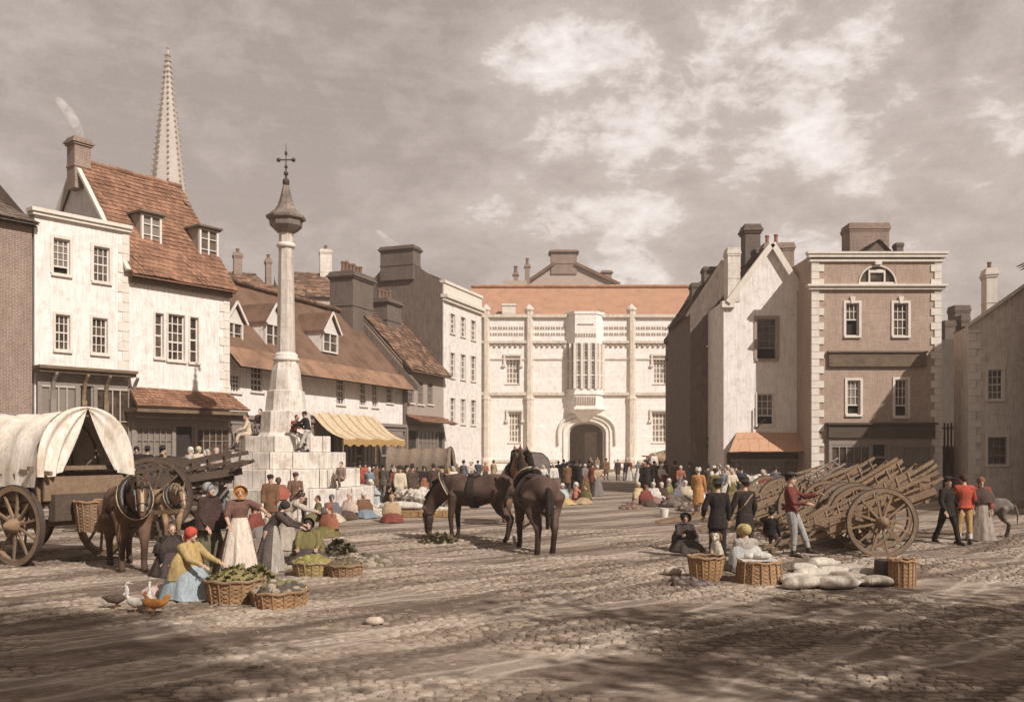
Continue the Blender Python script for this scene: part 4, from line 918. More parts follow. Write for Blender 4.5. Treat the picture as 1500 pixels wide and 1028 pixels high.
# ================================================================== people
V = Vector
SKIN = plain('skin', (.52, .33, .235), .6, 25, .15)
HAIRB = plain('dark_hair', (.055, .038, .028), .7, 40, .3)
def rotx(v, a): return V((v.x, v.y*math.cos(a)-v.z*math.sin(a), v.y*math.sin(a)+v.z*math.cos(a)))
def skeleton(pose, arms, lean=0.0, turn=0.0, nod=0.0, twist=0.0):
    """joint positions for a figure 1.7 m tall that faces -Y; arms = ((pitch, out, bend), (..)) left then right"""
    J = {}
    leg = {'stand': ((4, 4), (-6, 2)), 'stride': ((20, 6), (-18, 10)), 'lean': ((26, 6), (8, 10)), 'ledge': ((84, 78), (72, 70)), 'ground': ((78, 20), (95, 60)), 'kneel': ((60, 140), (70, 150)), 'crouch': ((105, 120), (95, 118)), 'bend': ((8, 6), (-10, 4)), 'dangle': ((80, 62), (60, 30))}[pose]
    low = 9
    for s, (p, b) in zip((1, -1), leg):
        n = 'L' if s > 0 else 'R'; hip = V((s*.09, 0, 0)); p, q = R(p), R(p-b)
        kn = hip+V((s*.02, -math.sin(p)*.43, -math.cos(p)*.43)); an = kn+V((0, -math.sin(q)*.41, -math.cos(q)*.41))
        J['hip'+n], J['kn'+n], J['an'+n] = hip, kn, an
        J['toe'+n] = an+V((s*.025, -.15, -.05)) if pose not in ('kneel', 'ground') else an+V((0, -.07, .12) if pose == 'ground' else (0, .1, -.05))
        low = min(low, an.z-.08)
    pz = {'ledge': .11, 'dangle': .11, 'ground': .12, 'kneel': None, 'crouch': None}.get(pose, -low)
    if pz is None: pz = -low
    if pose == 'kneel': pz = .42
    for k in J: J[k] = J[k]+V((0, 0, pz))
    J['pelvis'] = V((0, 0, pz+.03)); lo = R(lean)
    def up(v): return J['pelvis']+rotx(V(v), lo)
    J['waist'] = up((0, 0, .16)); J['chest'] = up((0, .0, .36)); J['sh0'] = up((0, .01, .45)); J['neck'] = up((0, 0, .53))
    hb = J['neck']; no = lo*.5+R(nod)
    J['head'] = hb+rotx(V((0, -.015, .125)), no); J['hrot'] = (no, R(turn))
    for s, (pt, out, bend) in zip((1, -1), arms):
        n = 'L' if s > 0 else 'R'; sh = up((s*.185, 0, .44)); p, o_, b = R(pt)-lo*.0, R(out), R(bend)
        d1 = V((s*math.sin(o_), -math.sin(p)*math.cos(o_), -math.cos(p)*math.cos(o_)))
        d2 = V((s*math.sin(o_*.3)-s*.18*math.sin(b), -math.sin(p+b)*math.cos(o_*.3), -math.cos(p+b)*math.cos(o_*.3))).normalized()
        J['sh'+n], J['el'+n] = sh, sh+d1*.29; J['ha'+n] = J['el'+n]+d2*.25; J['hd'+n] = d2
    return J
def body_mesh(J, vox, near):
    mb = MB(); f = (0, -1, 0)
    mb.tube([J['pelvis']+V((0, 0, -.04)), J['pelvis'], J['waist'], J['chest'], J['sh0']], [(.14, .10), (.165, .115), (.13, .095), (.165, .11), (.15, .08)], 12, f)
    mb.tube([J['sh0'], J['neck']+V((0, 0, .04))], [.065, .055], 8, f)
    no, tu = J['hrot']; M = Matrix.Rotation(tu, 3, 'Z') @ Matrix.Rotation(no, 3, 'X'); h = J['head']
    mb.ball(h+M @ V((0, .012, .02)), (.078, .095, .095), 14, 10, M=M); mb.ball(h+M @ V((0, -.02, -.035)), (.058, .075, .08), 12, 8, M=M)
    mb.ball(h+M @ V((0, -.10, -.02)), (.016, .024, .028), 8, 6, M=M); mb.ball(h+M @ V((0, -.075, -.095)), (.03, .025, .022), 8, 6, M=M)
    for s in (-1, 1): mb.ball(h+M @ V((s*.08, .01, -.01)), (.012, .022, .034), 8, 6, M=M)
    for n in 'LR':
        s = 1 if n == 'L' else -1
        mb.tube([J['sh0'].lerp(J['sh'+n], .5), J['sh'+n], J['el'+n], J['ha'+n]], [.06, .062, .045, .03], 10, f)
        d = J['hd'+n]; w_ = J['ha'+n]; mb.tube([w_, w_+d*.05, w_+d*.085], [(.026, .02), (.04, .018), (.036, .016)], 8, (1, 0, 0))
        mb.tube([J['hip'+n]+V((0, 0, .02)), J['hip'+n].lerp(J['kn'+n], .5), J['kn'+n], J['kn'+n].lerp(J['an'+n], .35), J['an'+n]], [.095, .082, .056, .058, .038], 10, f)
        mb.tube([J['an'+n]+V((0, .03, -.03)), J['an'+n].lerp(J['toe'+n], .6)+V((0, 0, -.01)), J['toe'+n]], [.04, .04, .03], 8, (1, 0, 0))
    me = fuse(mb, vox, 5 if near else 3)
    me.materials.append(None)
    if near:
        x = MB(); x.cm = 0
        for n in 'LR':
            s = 1 if n == 'L' else -1; d = J['hd'+n]; w_ = J['ha'+n]; side = d.cross(V((0, -1, .3))).normalized(); nrm = side.cross(d).normalized()
            for i, (o_, l) in enumerate(((-.027, .062), (-.009, .075), (.009, .07), (.026, .055))):
                a = w_+d*.08+side*o_; x.tube([a-d*.02, a+d*l*.45+side*o_*.15, a+d*l*.8-nrm*.012*s*0+V((0, 0, -.012)), a+d*l+V((0, 0, -.028))], [.0095, .009, .008, .007], 6)
            a = w_+d*.035+side*(.032 if True else 0); x.tube([a-side*.01, a+side*.022+d*.025, a+side*.028+d*.055], [.011, .0095, .008], 6)
        x.cm = 1
        for s in (-1, 1): x.ball(h+M @ V((s*.03, -.088, .005)), (.012, .008, .007), 6, 5, M=M)
        x.ball(h+M @ V((0, -.094, -.062)), (.02, .008, .005), 6, 5, M=M)
        for s in (-1, 1): x.ball(h+M @ V((s*.03, -.09, .028)), (.018, .008, .004), 6, 5, M=M)
        merge_mesh(me, x)
        me.materials.append(HAIRB)
    return me
def coat_mesh(J, vox, tail=0.0, sleeve=1.0, fat=1.0):
    mb = MB(); f = (0, -1, 0); k = fat; g = .022
    mb.tube([J['pelvis']+V((0, 0, -.02)), J['waist'], J['chest'], J['sh0'], J['sh0'].lerp(J['neck'], .5)], [((.185)*k, .14*k), (.155*k, .125*k), (.19*k, .137*k), (.165*k, .105), (.08, .075)], 12, f)
    for n in 'LR':
        e = J['el'+n].lerp(J['ha'+n], .92) if sleeve > .9 else J['sh'+n].lerp(J['el'+n], .85)
        pts = [J['sh0'].lerp(J['sh'+n], .55), J['sh'+n], J['el'+n], e] if sleeve > .9 else [J['sh0'].lerp(J['sh'+n], .55), J['sh'+n], e]
        mb.tube(pts, [.085*k, .083*k, .068*k, .05] if sleeve > .9 else [.085, .083, .075], 10, f)
    if tail:
        p = J['pelvis']; d = (J['knL']+J['knR'])/2-p; d = d*tail
        mb.tube([p, p+d*.5, p+d], [(.19*k, .15*k), (.205*k, .17*k), (.225*k, .185*k)], 12, f, cap=False)
    return fuse(mb, vox, 3)
def legs_mesh(J, vox, upto=.9, wide=1.0):
    mb = MB(); f = (0, -1, 0)
    mb.tube([J['pelvis']+V((0, 0, .07)), J['pelvis']+V((0, 0, -.03))], [(.15, .115), (.175, .13)], 12, f)
    for n in 'LR':
        a = J['kn'+n].lerp(J['an'+n], upto)
        mb.tube([J['hip'+n], J['hip'+n].lerp(J['kn'+n], .5), J['kn'+n], J['kn'+n].lerp(J['an'+n], .35*min(1, upto+.2)), a], [.112*wide, .098*wide, .074*wide, .07*wide, .05+.02*wide], 10, f)
    return fuse(mb, vox, 2)
def boots_mesh(J, vox):
    mb = MB()
    for n in 'LR':
        mb.tube([J['kn'+n].lerp(J['an'+n], .72), J['an'+n]], [.052, .05], 8, (0, -1, 0))
        mb.tube([J['an'+n]+V((0, .045, -.035)), J['an'+n].lerp(J['toe'+n], .55)+V((0, 0, -.005)), J['toe'+n]+V((0, -.015, 0))], [(.045, .042), (.05, .045), (.042, .032)], 8, (0, 0, 1))
    return fuse(mb, vox, 2)
def skirt(J, pose, mat, root, full=1.0, name='skirt', seed=0, hem=.03, length=1.0, apron=False):
    rs = random.Random(seed); n = 40; rows = 9; wv = J['waist']+V((0, 0, .02)); vs = []; fs = []
    gr = pose in ('ground', 'kneel', 'crouch')
    if gr: foot = V((0, -.22 if pose == 'ground' else -.10, hem)); rx, ry = .40*full, .50*full
    elif pose in ('ledge', 'dangle'): foot = (J['anL']+J['anR'])/2+V((0, .04, .05)); rx, ry = .26*full, .22*full
    else: foot = V((0, .02, hem+(1-length)*.8)); rx, ry = .36*full, .33*full
    ph = [rs.uniform(0, 6.28) for _ in range(3)]; kn = (J['knL']+J['knR'])/2
    for i in range(rows+1):
        t = i/rows
        if pose in ('ledge', 'dangle'):
            c = wv.lerp(J['pelvis']+V((0, -.05, 0)), min(1, t*3)) if t < .33 else (J['pelvis']+V((0, -.05, 0))).lerp(kn+V((0, -.0, .0)), (t-.33)/.33) if t < .66 else (kn).lerp(foot, (t-.66)/.34)
            wx, wy = .15+(rx-.15)*min(1, t*1.8), .12+(ry-.12)*t
        else:
            e = t**(.55 if gr else .8); c = V((wv.x*(1-t)+foot.x*t, wv.y*(1-e)+foot.y*e, wv.z*(1-t**(.9 if gr else 1))+foot.z*t**(.9 if gr else 1)))
            wx, wy = .14+(rx-.14)*e, .115+(ry-.115)*e
        for k in range(n):
            th = 2*math.pi*k/n
            if apron: th = -math.pi/2+(k/(n-1)-.5)*2.3
            fo = 1+(.07*math.sin(7*th+ph[0])+.045*math.sin(12*th+ph[1])+.03*math.sin(19*th+ph[2]))*min(1, t*1.5)
            if apron: fo = fo*1.035+.02
            vs.append(V((c.x+wx*fo*math.cos(th), c.y+wy*fo*math.sin(th), max(.012, c.z+.012*math.sin(5*th+ph[1])*t))))
    for i in range(rows):
        for k in range(n-(1 if apron else 0)): fs.append((i*n+k, i*n+(k+1) % n, (i+1)*n+(k+1) % n, (i+1)*n+k))
    m = MB(); m.add(vs, fs); o = m.build(name, mat, root, smooth=True)
    return o
def shawl(J, mat, root, length=.42, seed=1, name='shawl', wide=1.0):
    rs = random.Random(seed); n = 30; rows = 6; top = J['sh0'].lerp(J['neck'], .75); vs = []; ph = rs.uniform(0, 6)
    ax_ = (J['waist']-J['sh0']).normalized()
    side = V((1, 0, 0)); fw = ax_.cross(side).normalized()
    for i in range(rows+1):
        t = i/rows; c = top+ax_*(length*t); wx = (.075+(.235)*min(1, t*2.2)**.8+.03*t)*wide; wy = (.07+.12*min(1, t*1.6))*wide
        arm = .06*t if abs(J['haL'].y-J['pelvis'].y) > .2 else 0
        for k in range(n):
            th = 2*math.pi*k/n; fo = 1+(.05*math.sin(6*th+ph)+.03*math.sin(11*th))*t
            back = 1.15 if math.sin(th) > 0 else 1
            vs.append(c+side*(wx*fo*math.cos(th))+V((0, 1, 0))*(wy*fo*math.sin(th)-(arm if math.sin(th) < 0 else 0))+ax_*(.10*t*(math.sin(th) > .5)))
    fs = [(i*n+k, i*n+(k+1) % n, (i+1)*n+(k+1) % n, (i+1)*n+k) for i in range(rows) for k in range(n)]
    m = MB(); m.add(vs, fs); return m.build(name, mat, root, smooth=True)
def hat(J, kind, mat, root, band=None):
    no, tu = J['hrot']; M = (Matrix.Translation(J['head']) @ Matrix.Rotation(tu, 4, 'Z') @ Matrix.Rotation(no, 4, 'X'))
    m = MB(); q = {}
    if kind == 'round': m.lathe([(.165, .055), (.17, .065), (.10, .075), (.095, .14), (.08, .175), (.02, .185)], (0, .01, 0), 18, fn=lambda th, t: 1+.05*math.cos(2*th))
    elif kind == 'tall': m.lathe([(.15, .06), (.155, .07), (.098, .078), (.092, .20), (.098, .225), (.02, .228)], (0, .01, 0), 18)
    elif kind == 'tricorn': m.lathe([(.20, .10), (.205, .12), (.105, .07), (.10, .12), (.07, .165), (.02, .17)], (0, .01, 0), 24, fn=lambda th, t: 1+(.17*math.cos(3*th+math.pi/2) if t < .3 else 0))
    elif kind == 'cap': m.lathe([(.10, .03), (.105, .06), (.10, .10), (.07, .135), (.02, .145)], (0, .012, 0), 16); m.box(-.06, .06, -.16, -.08, .045, .058)
    elif kind == 'scarf':
        m.ball((0, .022, .025), (.100, .115, .108), 16, 12); m.ball((0, .09, -.06), (.07, .06, .09), 10, 8)
    elif kind == 'bonnet':
        m.ball((0, .035, .03), (.112, .115, .115), 16, 12)
        m.lathe([(.10, 0), (.125, -.04), (.14, -.09)], (0, 0, 0), 18, close=False)
        for i in range(len(m.v)-54, len(m.v)): x_, y_, z_ = m.v[i]; m.v[i] = (x_, z_-.01, y_*.95+.01)
    elif kind == 'turban':
        m.ball((0, .02, .06), (.11, .115, .085), 16, 10)
        for i in range(3): m.tube([(.105*math.cos(a)*(1-.12*i), .02+.11*math.sin(a)*(1-.12*i), .04+i*.04+.015*math.sin(2*a+i)) for a in [j*math.pi/6 for j in range(13)]], [.026]*13, 6)
    o = m.build(kind_name[kind], mat, root, smooth=True); o.matrix_local = M; return o
kind_name = {'round': 'hat', 'tall': 'hat', 'tricorn': 'hat', 'cap': 'cap', 'scarf': 'headscarf', 'bonnet': 'bonnet', 'turban': 'headcloth'}
def hair(J, mat, root, long=False):
    no, tu = J['hrot']; M = (Matrix.Translation(J['head']) @ Matrix.Rotation(tu, 4, 'Z') @ Matrix.Rotation(no, 4, 'X')); m = MB()
    m.ball((0, .03, .035), (.088, .092, .092), 14, 10, jit=.03)
    if long: m.ball((0, .085, -.04), (.055, .045, .07), 10, 8, jit=.04)
    o = m.build('hair', mat, root, smooth=True); o.matrix_local = M; return o
POOL = {}
def person(pos, face, label, group=None, pose='stand', arms=((8, 8, 15), (8, 8, 15)), lean=0, turn=0, nod=0, h=1.68, near=False,
           coat=None, tail=0.0, sleeve=1.0, low=None, upto=.9, sk=None, full=1.0, ap=None, shl=None, hatk=None, hatc=(.04, .03, .025), boots=True, hairc=None, stockings=None, z=0.0, cutlen=.42, fat=1.0, skl=1.0):
    """face: 0 looks to the viewer, 90 to the picture's right, 180 away"""
    r = empty('person', (pos[0], pos[1], z), R(face), label, 'person', group); s = h/1.70; r.scale = (s, s, s)
    key = (pose, arms, lean, turn, nod); vox = .016 if near else .034
    J = skeleton(pose, arms, lean, turn, nod)
    def pm(tag_, fn, *a):
        k = (tag_, key, near, a)
        if k not in POOL: POOL[k] = fn(J, *a)
        return POOL[k]
    link_mesh('body', pm('body', body_mesh, vox, near), SKIN, r)
    sd0 = len(bpy.data.objects)
    if sk: skirt(J, pose, cloth(sk), r, full, seed=sd0, length=skl)
    else:
        link_mesh('breeches', pm('legs', legs_mesh, vox, upto), cloth(low or (.2, .16, .12)), r)
        if stockings and near: link_mesh('stockings', pm('stk', stock_mesh, vox), cloth(stockings), r)
    if boots and not (sk and pose in ('ground', 'kneel', 'crouch')): link_mesh('boots', pm('boots', boots_mesh, vox), plain('boot_leather', (.035, .026, .02), .5), r)
    if coat: link_mesh('coat' if not sk else 'bodice', pm('coat', coat_mesh, vox, tail, sleeve, fat), cloth(coat, 9), r)
    if ap: skirt(J, pose, cloth(ap), r, full, 'apron', seed=sd0, apron=True, length=skl)
    if shl: shawl(J, cloth(shl), r, cutlen, seed=len(bpy.data.objects))
    if hatk: hat(J, hatk, cloth(hatc), r)
    if hatk in (None, 'round', 'tricorn', 'cap', 'tall'): hair(J, HAIRB if not hairc else plain('hair_%d' % int(hairc[0]*99), hairc, .7), r, bool(sk))
    return r
def stock_mesh(J, vox):
    mb = MB()
    for n in 'LR': mb.tube([J['kn'+n].lerp(J['an'+n], .15), J['kn'+n].lerp(J['an'+n], .4), J['an'+n]], [.06, .064, .046], 10, (0, -1, 0))
    return fuse(mb, vox, 2)
# ================================================================== animals
def horse(pos, rz, label, col, mane=(.03, .022, .018), head='up', s=1.0, kind='horse', cat='horse', group=None, harness=True, blaze=None, vox=.03, ears=1.0, step=0, hturn=0.0, horns=False):
    r = empty(kind, (pos[0], pos[1], 0), R(rz), label, cat, group); r.scale = (s, s*(1.14 if cat == 'horse' else 1), s)   # faces local +X
    mb = MB(); Z = (0, 0, 1)
    mb.tube([(-.82, 0, 1.22), (-.66, 0, 1.28), (-.38, 0, 1.27), (0, 0, 1.17), (.32, 0, 1.18), (.58, 0, 1.25), (.76, 0, 1.22)], [(.17, .2), (.28, .31), (.31, .34), (.32, .36), (.30, .37), (.25, .35), (.16, .24)], 16, Z)
    mb.ball((-.55, 0, 1.42), (.32, .24, .14), 12, 8); mb.ball((.48, 0, 1.50), (.25, .12, .11), 12, 8)
    ht = math.radians(hturn)
    if head == 'graze':
        N = [(.60, 0, 1.32), (.95, 0, 1.12), (1.18, 0, .80), (1.25, 0, .62)]; NR = [(.17, .32), (.13, .23), (.095, .165), (.08, .12)]
        hp = V((1.24, 0, .66)); hd = V((-.02, 0, -1)).normalized()
    elif head == 'low':
        N = [(.60, 0, 1.34), (.98, 0, 1.5), (1.25, 0, 1.58), (1.36, 0, 1.6)]; NR = [(.17, .32), (.13, .23), (.10, .16), (.085, .12)]
        hp = V((1.34, 0, 1.62)); hd = V((.45, 0, -1)).normalized()
    else:
        N = [(.56, 0, 1.35), (.84, 0, 1.66), (1.0, 0, 1.9), (1.04, 0, 2.02)]; NR = [(.17, .34), (.125, .24), (.095, .17), (.085, .12)]
        hp = V((1.02, 0, 2.02)); hd = V((.62, 0, -.62)).normalized()
    if hturn:
        q = hp; hd = V((hd.x*math.cos(ht), hd.x*math.sin(ht), hd.z)); N[-1] = tuple(q+V((-.04, 0, -.02)))
    mb.tube(N, NR, 14, (0, 1, 0) if False else Z if head == 'low' else (1, 0, 0)) if False else mb.tube(N, [(a, b) for a, b in NR], 14, (1, 0, .01) if head == 'up' else (0, 0, 1))
    up = V((hd.z, 0, -hd.x)) if not hturn else hd.cross(V((-hd.y, hd.x, 0)).normalized()); up = up.normalized()
    if head == 'graze': up = V((1, 0, 0))
    elif up.z < 0: up = -up
    mb.tube([hp-hd*.02, hp+hd*.14, hp+hd*.32, hp+hd*.48, hp+hd*.56], [(.085, .10), (.098, .135), (.068, .095), (.062, .078), (.05, .055)], 12, tuple(up))
    sd_ = hd.cross(up).normalized()
    for k in (-1, 1):
        e = hp+sd_*(k*.06)-hd*.06+up*.04; ed = (-hd*.7+up*.7 if head != 'up' else V((0, 0, 1))+up*.2).normalized()
        mb.tube([e, e+ed*.09*ears, e+ed*.17*ears], [.036, .034, .014], 8)
        f = step*(1 if k > 0 else -1)
        mb.tube([(.55, k*.16, 1.12), (.57+f*.3, k*.165, .86), (.59+f, k*.165, .54), (.585+f, k*.165, .5), (.56+f*.8, k*.165, .18), (.58+f*.8, k*.165, .12)], [(.14, .19), (.10, .125), (.066, .076), (.064, .07), (.052, .056), (.066, .066)], 10, (0, 1, 0))
        mb.tube([(.585+f*.8, k*.165, .11), (.62+f*.8, k*.165, .03)], [.05, .072], 10, (0, 1, 0))
        mb.tube([(-.60, k*.15, 1.18), (-.50-f*.2, k*.17, .92), (-.60-f*.3, k*.17, .72), (-.80-f*.6, k*.165, .54), (-.80-f*.6, k*.165, .48), (-.74-f, k*.165, .18), (-.72-f, k*.165, .12)], [(.19, .27), (.145, .21), (.10, .13), (.068, .085), (.062, .07), (.052, .056), (.066, .066)], 10, (0, 1, 0))
        mb.tube([(-.715-f, k*.165, .11), (-.68-f, k*.165, .03)], [.05, .072], 10, (0, 1, 0))
        if horns: mb.tube([hp+sd_*(k*.08)+up*.05, hp+sd_*(k*.18)+up*.12, hp+sd_*(k*.2)+up*.24-hd*.05], [.03, .025, .012], 8)
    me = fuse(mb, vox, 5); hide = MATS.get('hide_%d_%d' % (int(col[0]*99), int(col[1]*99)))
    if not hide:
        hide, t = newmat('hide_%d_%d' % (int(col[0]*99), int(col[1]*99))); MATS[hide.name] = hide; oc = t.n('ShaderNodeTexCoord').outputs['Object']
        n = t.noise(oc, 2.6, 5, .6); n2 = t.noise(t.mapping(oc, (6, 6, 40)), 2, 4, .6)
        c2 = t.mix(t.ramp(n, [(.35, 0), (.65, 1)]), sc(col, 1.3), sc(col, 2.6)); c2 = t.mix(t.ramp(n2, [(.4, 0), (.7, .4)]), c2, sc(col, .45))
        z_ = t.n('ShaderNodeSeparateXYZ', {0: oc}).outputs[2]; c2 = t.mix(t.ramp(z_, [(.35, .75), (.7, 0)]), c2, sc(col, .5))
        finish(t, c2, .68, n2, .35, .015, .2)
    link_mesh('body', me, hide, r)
    mm = cloth(mane, 20, 'mane_%d' % int(mane[0]*999)); m = MB()
    if cat == 'horse' or kind == 'donkey':
        top = [V(a)+V((-.0 if head == 'graze' else -.02, 0, 0)) for a in N]
        for i in range(22):
            t_ = i/21; j = t_*(len(top)-1); a = top[min(int(j), len(top)-2)].lerp(top[min(int(j), len(top)-2)+1], j-int(j) if int(j) < len(top)-1 else 1)
            rr = NR[min(int(j), 3)][1]*.95; nd = (top[-1]-top[0]).normalized(); pv = V((-nd.z, 0, nd.x)); pv = pv if pv.z > 0 or head == 'up' else -pv
            if head == 'up': pv = V((-nd.z, 0, nd.x))
            b_ = a+pv*rr; m.tube([b_-pv*.05, b_+pv*.04+V((0, -.05, 0)), b_+V((0, -.12, -.02))+pv*-.06, b_+V((0, -.15, -.12))-pv*.1], [.03, .035, .028, .01], 6)
        m.tube([hp-hd*.07+up*.05, hp+hd*.05+up*.13, hp+hd*.16+up*.12], [.03, .035, .012], 8)
        m.build('mane', mm, r, smooth=True)
    m = MB()
    for i in range(9 if cat == 'horse' else 2):
        o_ = V((random.uniform(-.05, .05), random.uniform(-.07, .07), 0)); m.tube([V((-.86, 0, 1.36)), V((-1.0, 0, 1.28))+o_*.4, V((-1.07, 0, .95))+o_, V((-1.04, 0, .55))+o_*1.3], [.035, .04, .04, .012], 6)
    m.build('tail', mm if cat == 'horse' else hide, r, smooth=True)
    if blaze:
        m = MB(); m.tube([hp+up*.132+hd*.08, hp+up*.1+hd*.3, hp+up*.078+hd*.5], [(.025, .01), (.03, .012), (.03, .012)], 8, tuple(up)); m.build('blaze', cloth(blaze), r, smooth=True)
    if harness:
        L = plain('harness_leather', (.03, .022, .017), .45, 14, .4); BR = plain('dull_brass', (.42, .31, .17), .4, 20, .4, .6)
        c0, c1 = V(N[0]), V(N[1]); nd = (c1-c0).normalized(); cc = c0+nd*.16; pv = V((-nd.z, 0, nd.x)); m = MB(); ring = []
        for k in range(21): a = 2*math.pi*k/20; ring.append(cc+V((0, 1, 0))*(.215*math.sin(a))+pv*(.37*math.cos(a)))
        m.tube(ring, [.07]*21, 8, (1, 0, 0), cap=False); cl = m.build('collar', L, r, smooth=True)
        m = MB(); ring = [p-nd*.0+(p-cc).normalized()*.065 for p in ring]; m.tube(ring[:-1], [.017]*20, 6, (1, 0, 0), cap=False); m.build('hames', BR, cl, smooth=True)
        def band(x_, yr, z0, z1, w_, nm, n=20, parent=r, mat=L):
            m = MB(); zc, zr = (z0+z1)/2, (z1-z0)/2
            pts = [V((x_, yr*math.sin(2*math.pi*k/n), zc+zr*math.cos(2*math.pi*k/n))) for k in range(n+1)]
            for a, b_ in zip(pts, pts[1:]):
                oa, ob = (a-V((x_, 0, zc))).normalized()*.025, (b_-V((x_, 0, zc))).normalized()*.025
                m.quad(a-V((w_/2, 0, 0))+oa, a+V((w_/2, 0, 0))+oa, b_+V((w_/2, 0, 0))+ob, b_-V((w_/2, 0, 0))+ob)
            return m.build(nm, mat, parent, smooth=True)
        sdl = band(.08, .345, .80, 1.56, .16, 'girth')
        m = MB(); m.ball((.08, 0, 1.55), (.16, .2, .07), 12, 8); m.build('saddle_pad', L, sdl, smooth=True)
        m = MB()
        for k in (-1, 1): m.bar((.5, k*.30, 1.2), (.0, k*.355, 1.13), .012, .06); m.bar((0, k*.355, 1.13), (-.55, k*.30, 1.08), .012, .06); m.bar((-.55, k*.30, 1.08), (-.86, k*.14, 1.06), .012, .07)
        m.bar((-.86, -.14, 1.06), (-.86, .14, 1.06), .02, .07); m.bar((-.5, -.32, 1.1), (-.5, -.2, 1.5), .012, .04); m.bar((-.5, .32, 1.1), (-.5, .2, 1.5), .012, .04); m.bar((-.5, .21, 1.52), (-.5, -.21, 1.52), .03, .012)
        m.build('breeching', L, r)
        m = MB()
        def loop(c, a, b_, rr=.012, nm=14): m.tube([c+sd_*(a*math.sin(2*math.pi*k/nm))+up*(b_*math.cos(2*math.pi*k/nm)) for k in range(nm+1)], [rr]*(nm+1), 6, cap=False)
        loop(hp+hd*.36, .083, .105); loop(hp+hd*.04, .105, .135)
        for k in (-1, 1): m.bar(hp+sd_*(k*.105)+hd*.02, hp+sd_*(k*.085)+hd*.46, .012, .03); m.bar(hp+sd_*(k*.125)+hd*.09+up*.07, hp+sd_*(k*.12)+hd*.2+up*.06, .015, .11)
        m.build('bridle', L, r)
    return r
def sheep(pos, rz, label, col=(.62, .56, .48), s=1.0, down=False):
    r = empty('sheep', (pos[0], pos[1], 0), R(rz), label, 'sheep', 'sheep penned by the cross'); r.scale = (s, s, s); mb = MB()
    mb.tube([(-.38, 0, .55), (-.2, 0, .57), (.1, 0, .56), (.3, 0, .56)], [(.15, .18), (.21, .22), (.21, .22), (.15, .18)], 12, (0, 0, 1))
    for i in range(60):
        a = random.uniform(0, 6.28); x_ = random.uniform(-.42, .34); q = math.sqrt(max(.1, 1-(x_/.52)**2)); mb.ball((x_, .2*q*math.cos(a), .57+.21*q*math.sin(a)), .055, 6, 5)
    mb.tube([(.3, 0, .62), (.42, 0, .72)], [.11, .09], 8)
    w_ = fuse(mb, .028, 1); link_mesh('body', w_, cloth(col, 14), r)
    mb = MB()
    mb.tube([(.40, 0, .76), (.52, 0, .70), (.62, 0, .62)], [.075, .065, .04], 10)
    for k in (-1, 1): mb.tube([(.41, k*.05, .79), (.40, k*.13, .77)], [.028, .02], 6)
    link_mesh('head', fuse(mb, .018, 2), cloth((.40, .33, .26)), r)
    for x_ in (-.28, .24):
        for k in (-1, 1):
            mb = MB(); mb.tube([(x_, k*.11, .42), (x_+.02, k*.11, .22), (x_, k*.11, .03)], [.05, .026, .028], 8); mb.build('leg', cloth((.30, .24, .19)), r, smooth=True)
    return r
def goose(pos, rz, label, body, neck, cat='goose', s=1.0, hen=False, group=None):
    r = empty('hen' if hen else 'goose', (pos[0], pos[1], 0), R(rz), label, cat, group); s *= .66; r.scale = (s, s, s); mb = MB()
    mb.tube([(-.30, 0, .30), (-.16, 0, .25), (.02, 0, .24), (.16, 0, .28)], [(.03, .02), (.10, .09), (.13, .12), (.08, .09)], 12, (0, 0, 1))
    if hen: mb.tube([(-.2, 0, .28), (-.3, 0, .42), (-.34, 0, .44)], [(.05, .07), (.03, .06), (.02, .03)], 8, (1, 0, 0)); mb.tube([(.12, 0, .30), (.19, 0, .42)], [.06, .04], 8)
    b = link_mesh('body', fuse(mb, .014, 2), cloth(body, 12), r); mb = MB()
    if hen: mb.tube([(.17, 0, .38), (.2, 0, .44), (.22, 0, .46)], [.045, .04, .03], 8); mb.tube([(.24, 0, .45), (.29, 0, .44)], [.014, .005], 6)
    else: mb.tube([(.13, 0, .28), (.22, 0, .38), (.20, 0, .52), (.23, 0, .60), (.28, 0, .60)], [.06, .035, .028, .032, .028], 8, (0, 1, 0)); mb.tube([(.29, 0, .60), (.37, 0, .575)], [.02, .01], 6)
    link_mesh('neck', fuse(mb, .01, 1), cloth(neck, 12), r)
    if hen:
        m = MB(); m.tube([(.17, 0, .49), (.22, 0, .50)], [.015, .01], 6); m.build('comb', cloth((.45, .07, .04)), r)
    for k in (-1, 1):
        m = MB(); m.tube([(0, k*.05, .16), (.01, k*.05, .02)], [.012, .01], 6); m.box(-.01, .08, k*.05-.035, k*.05+.035, .012, .022); m.build('leg', plain('orange_leg', (.5, .22, .06)), r)
    return r
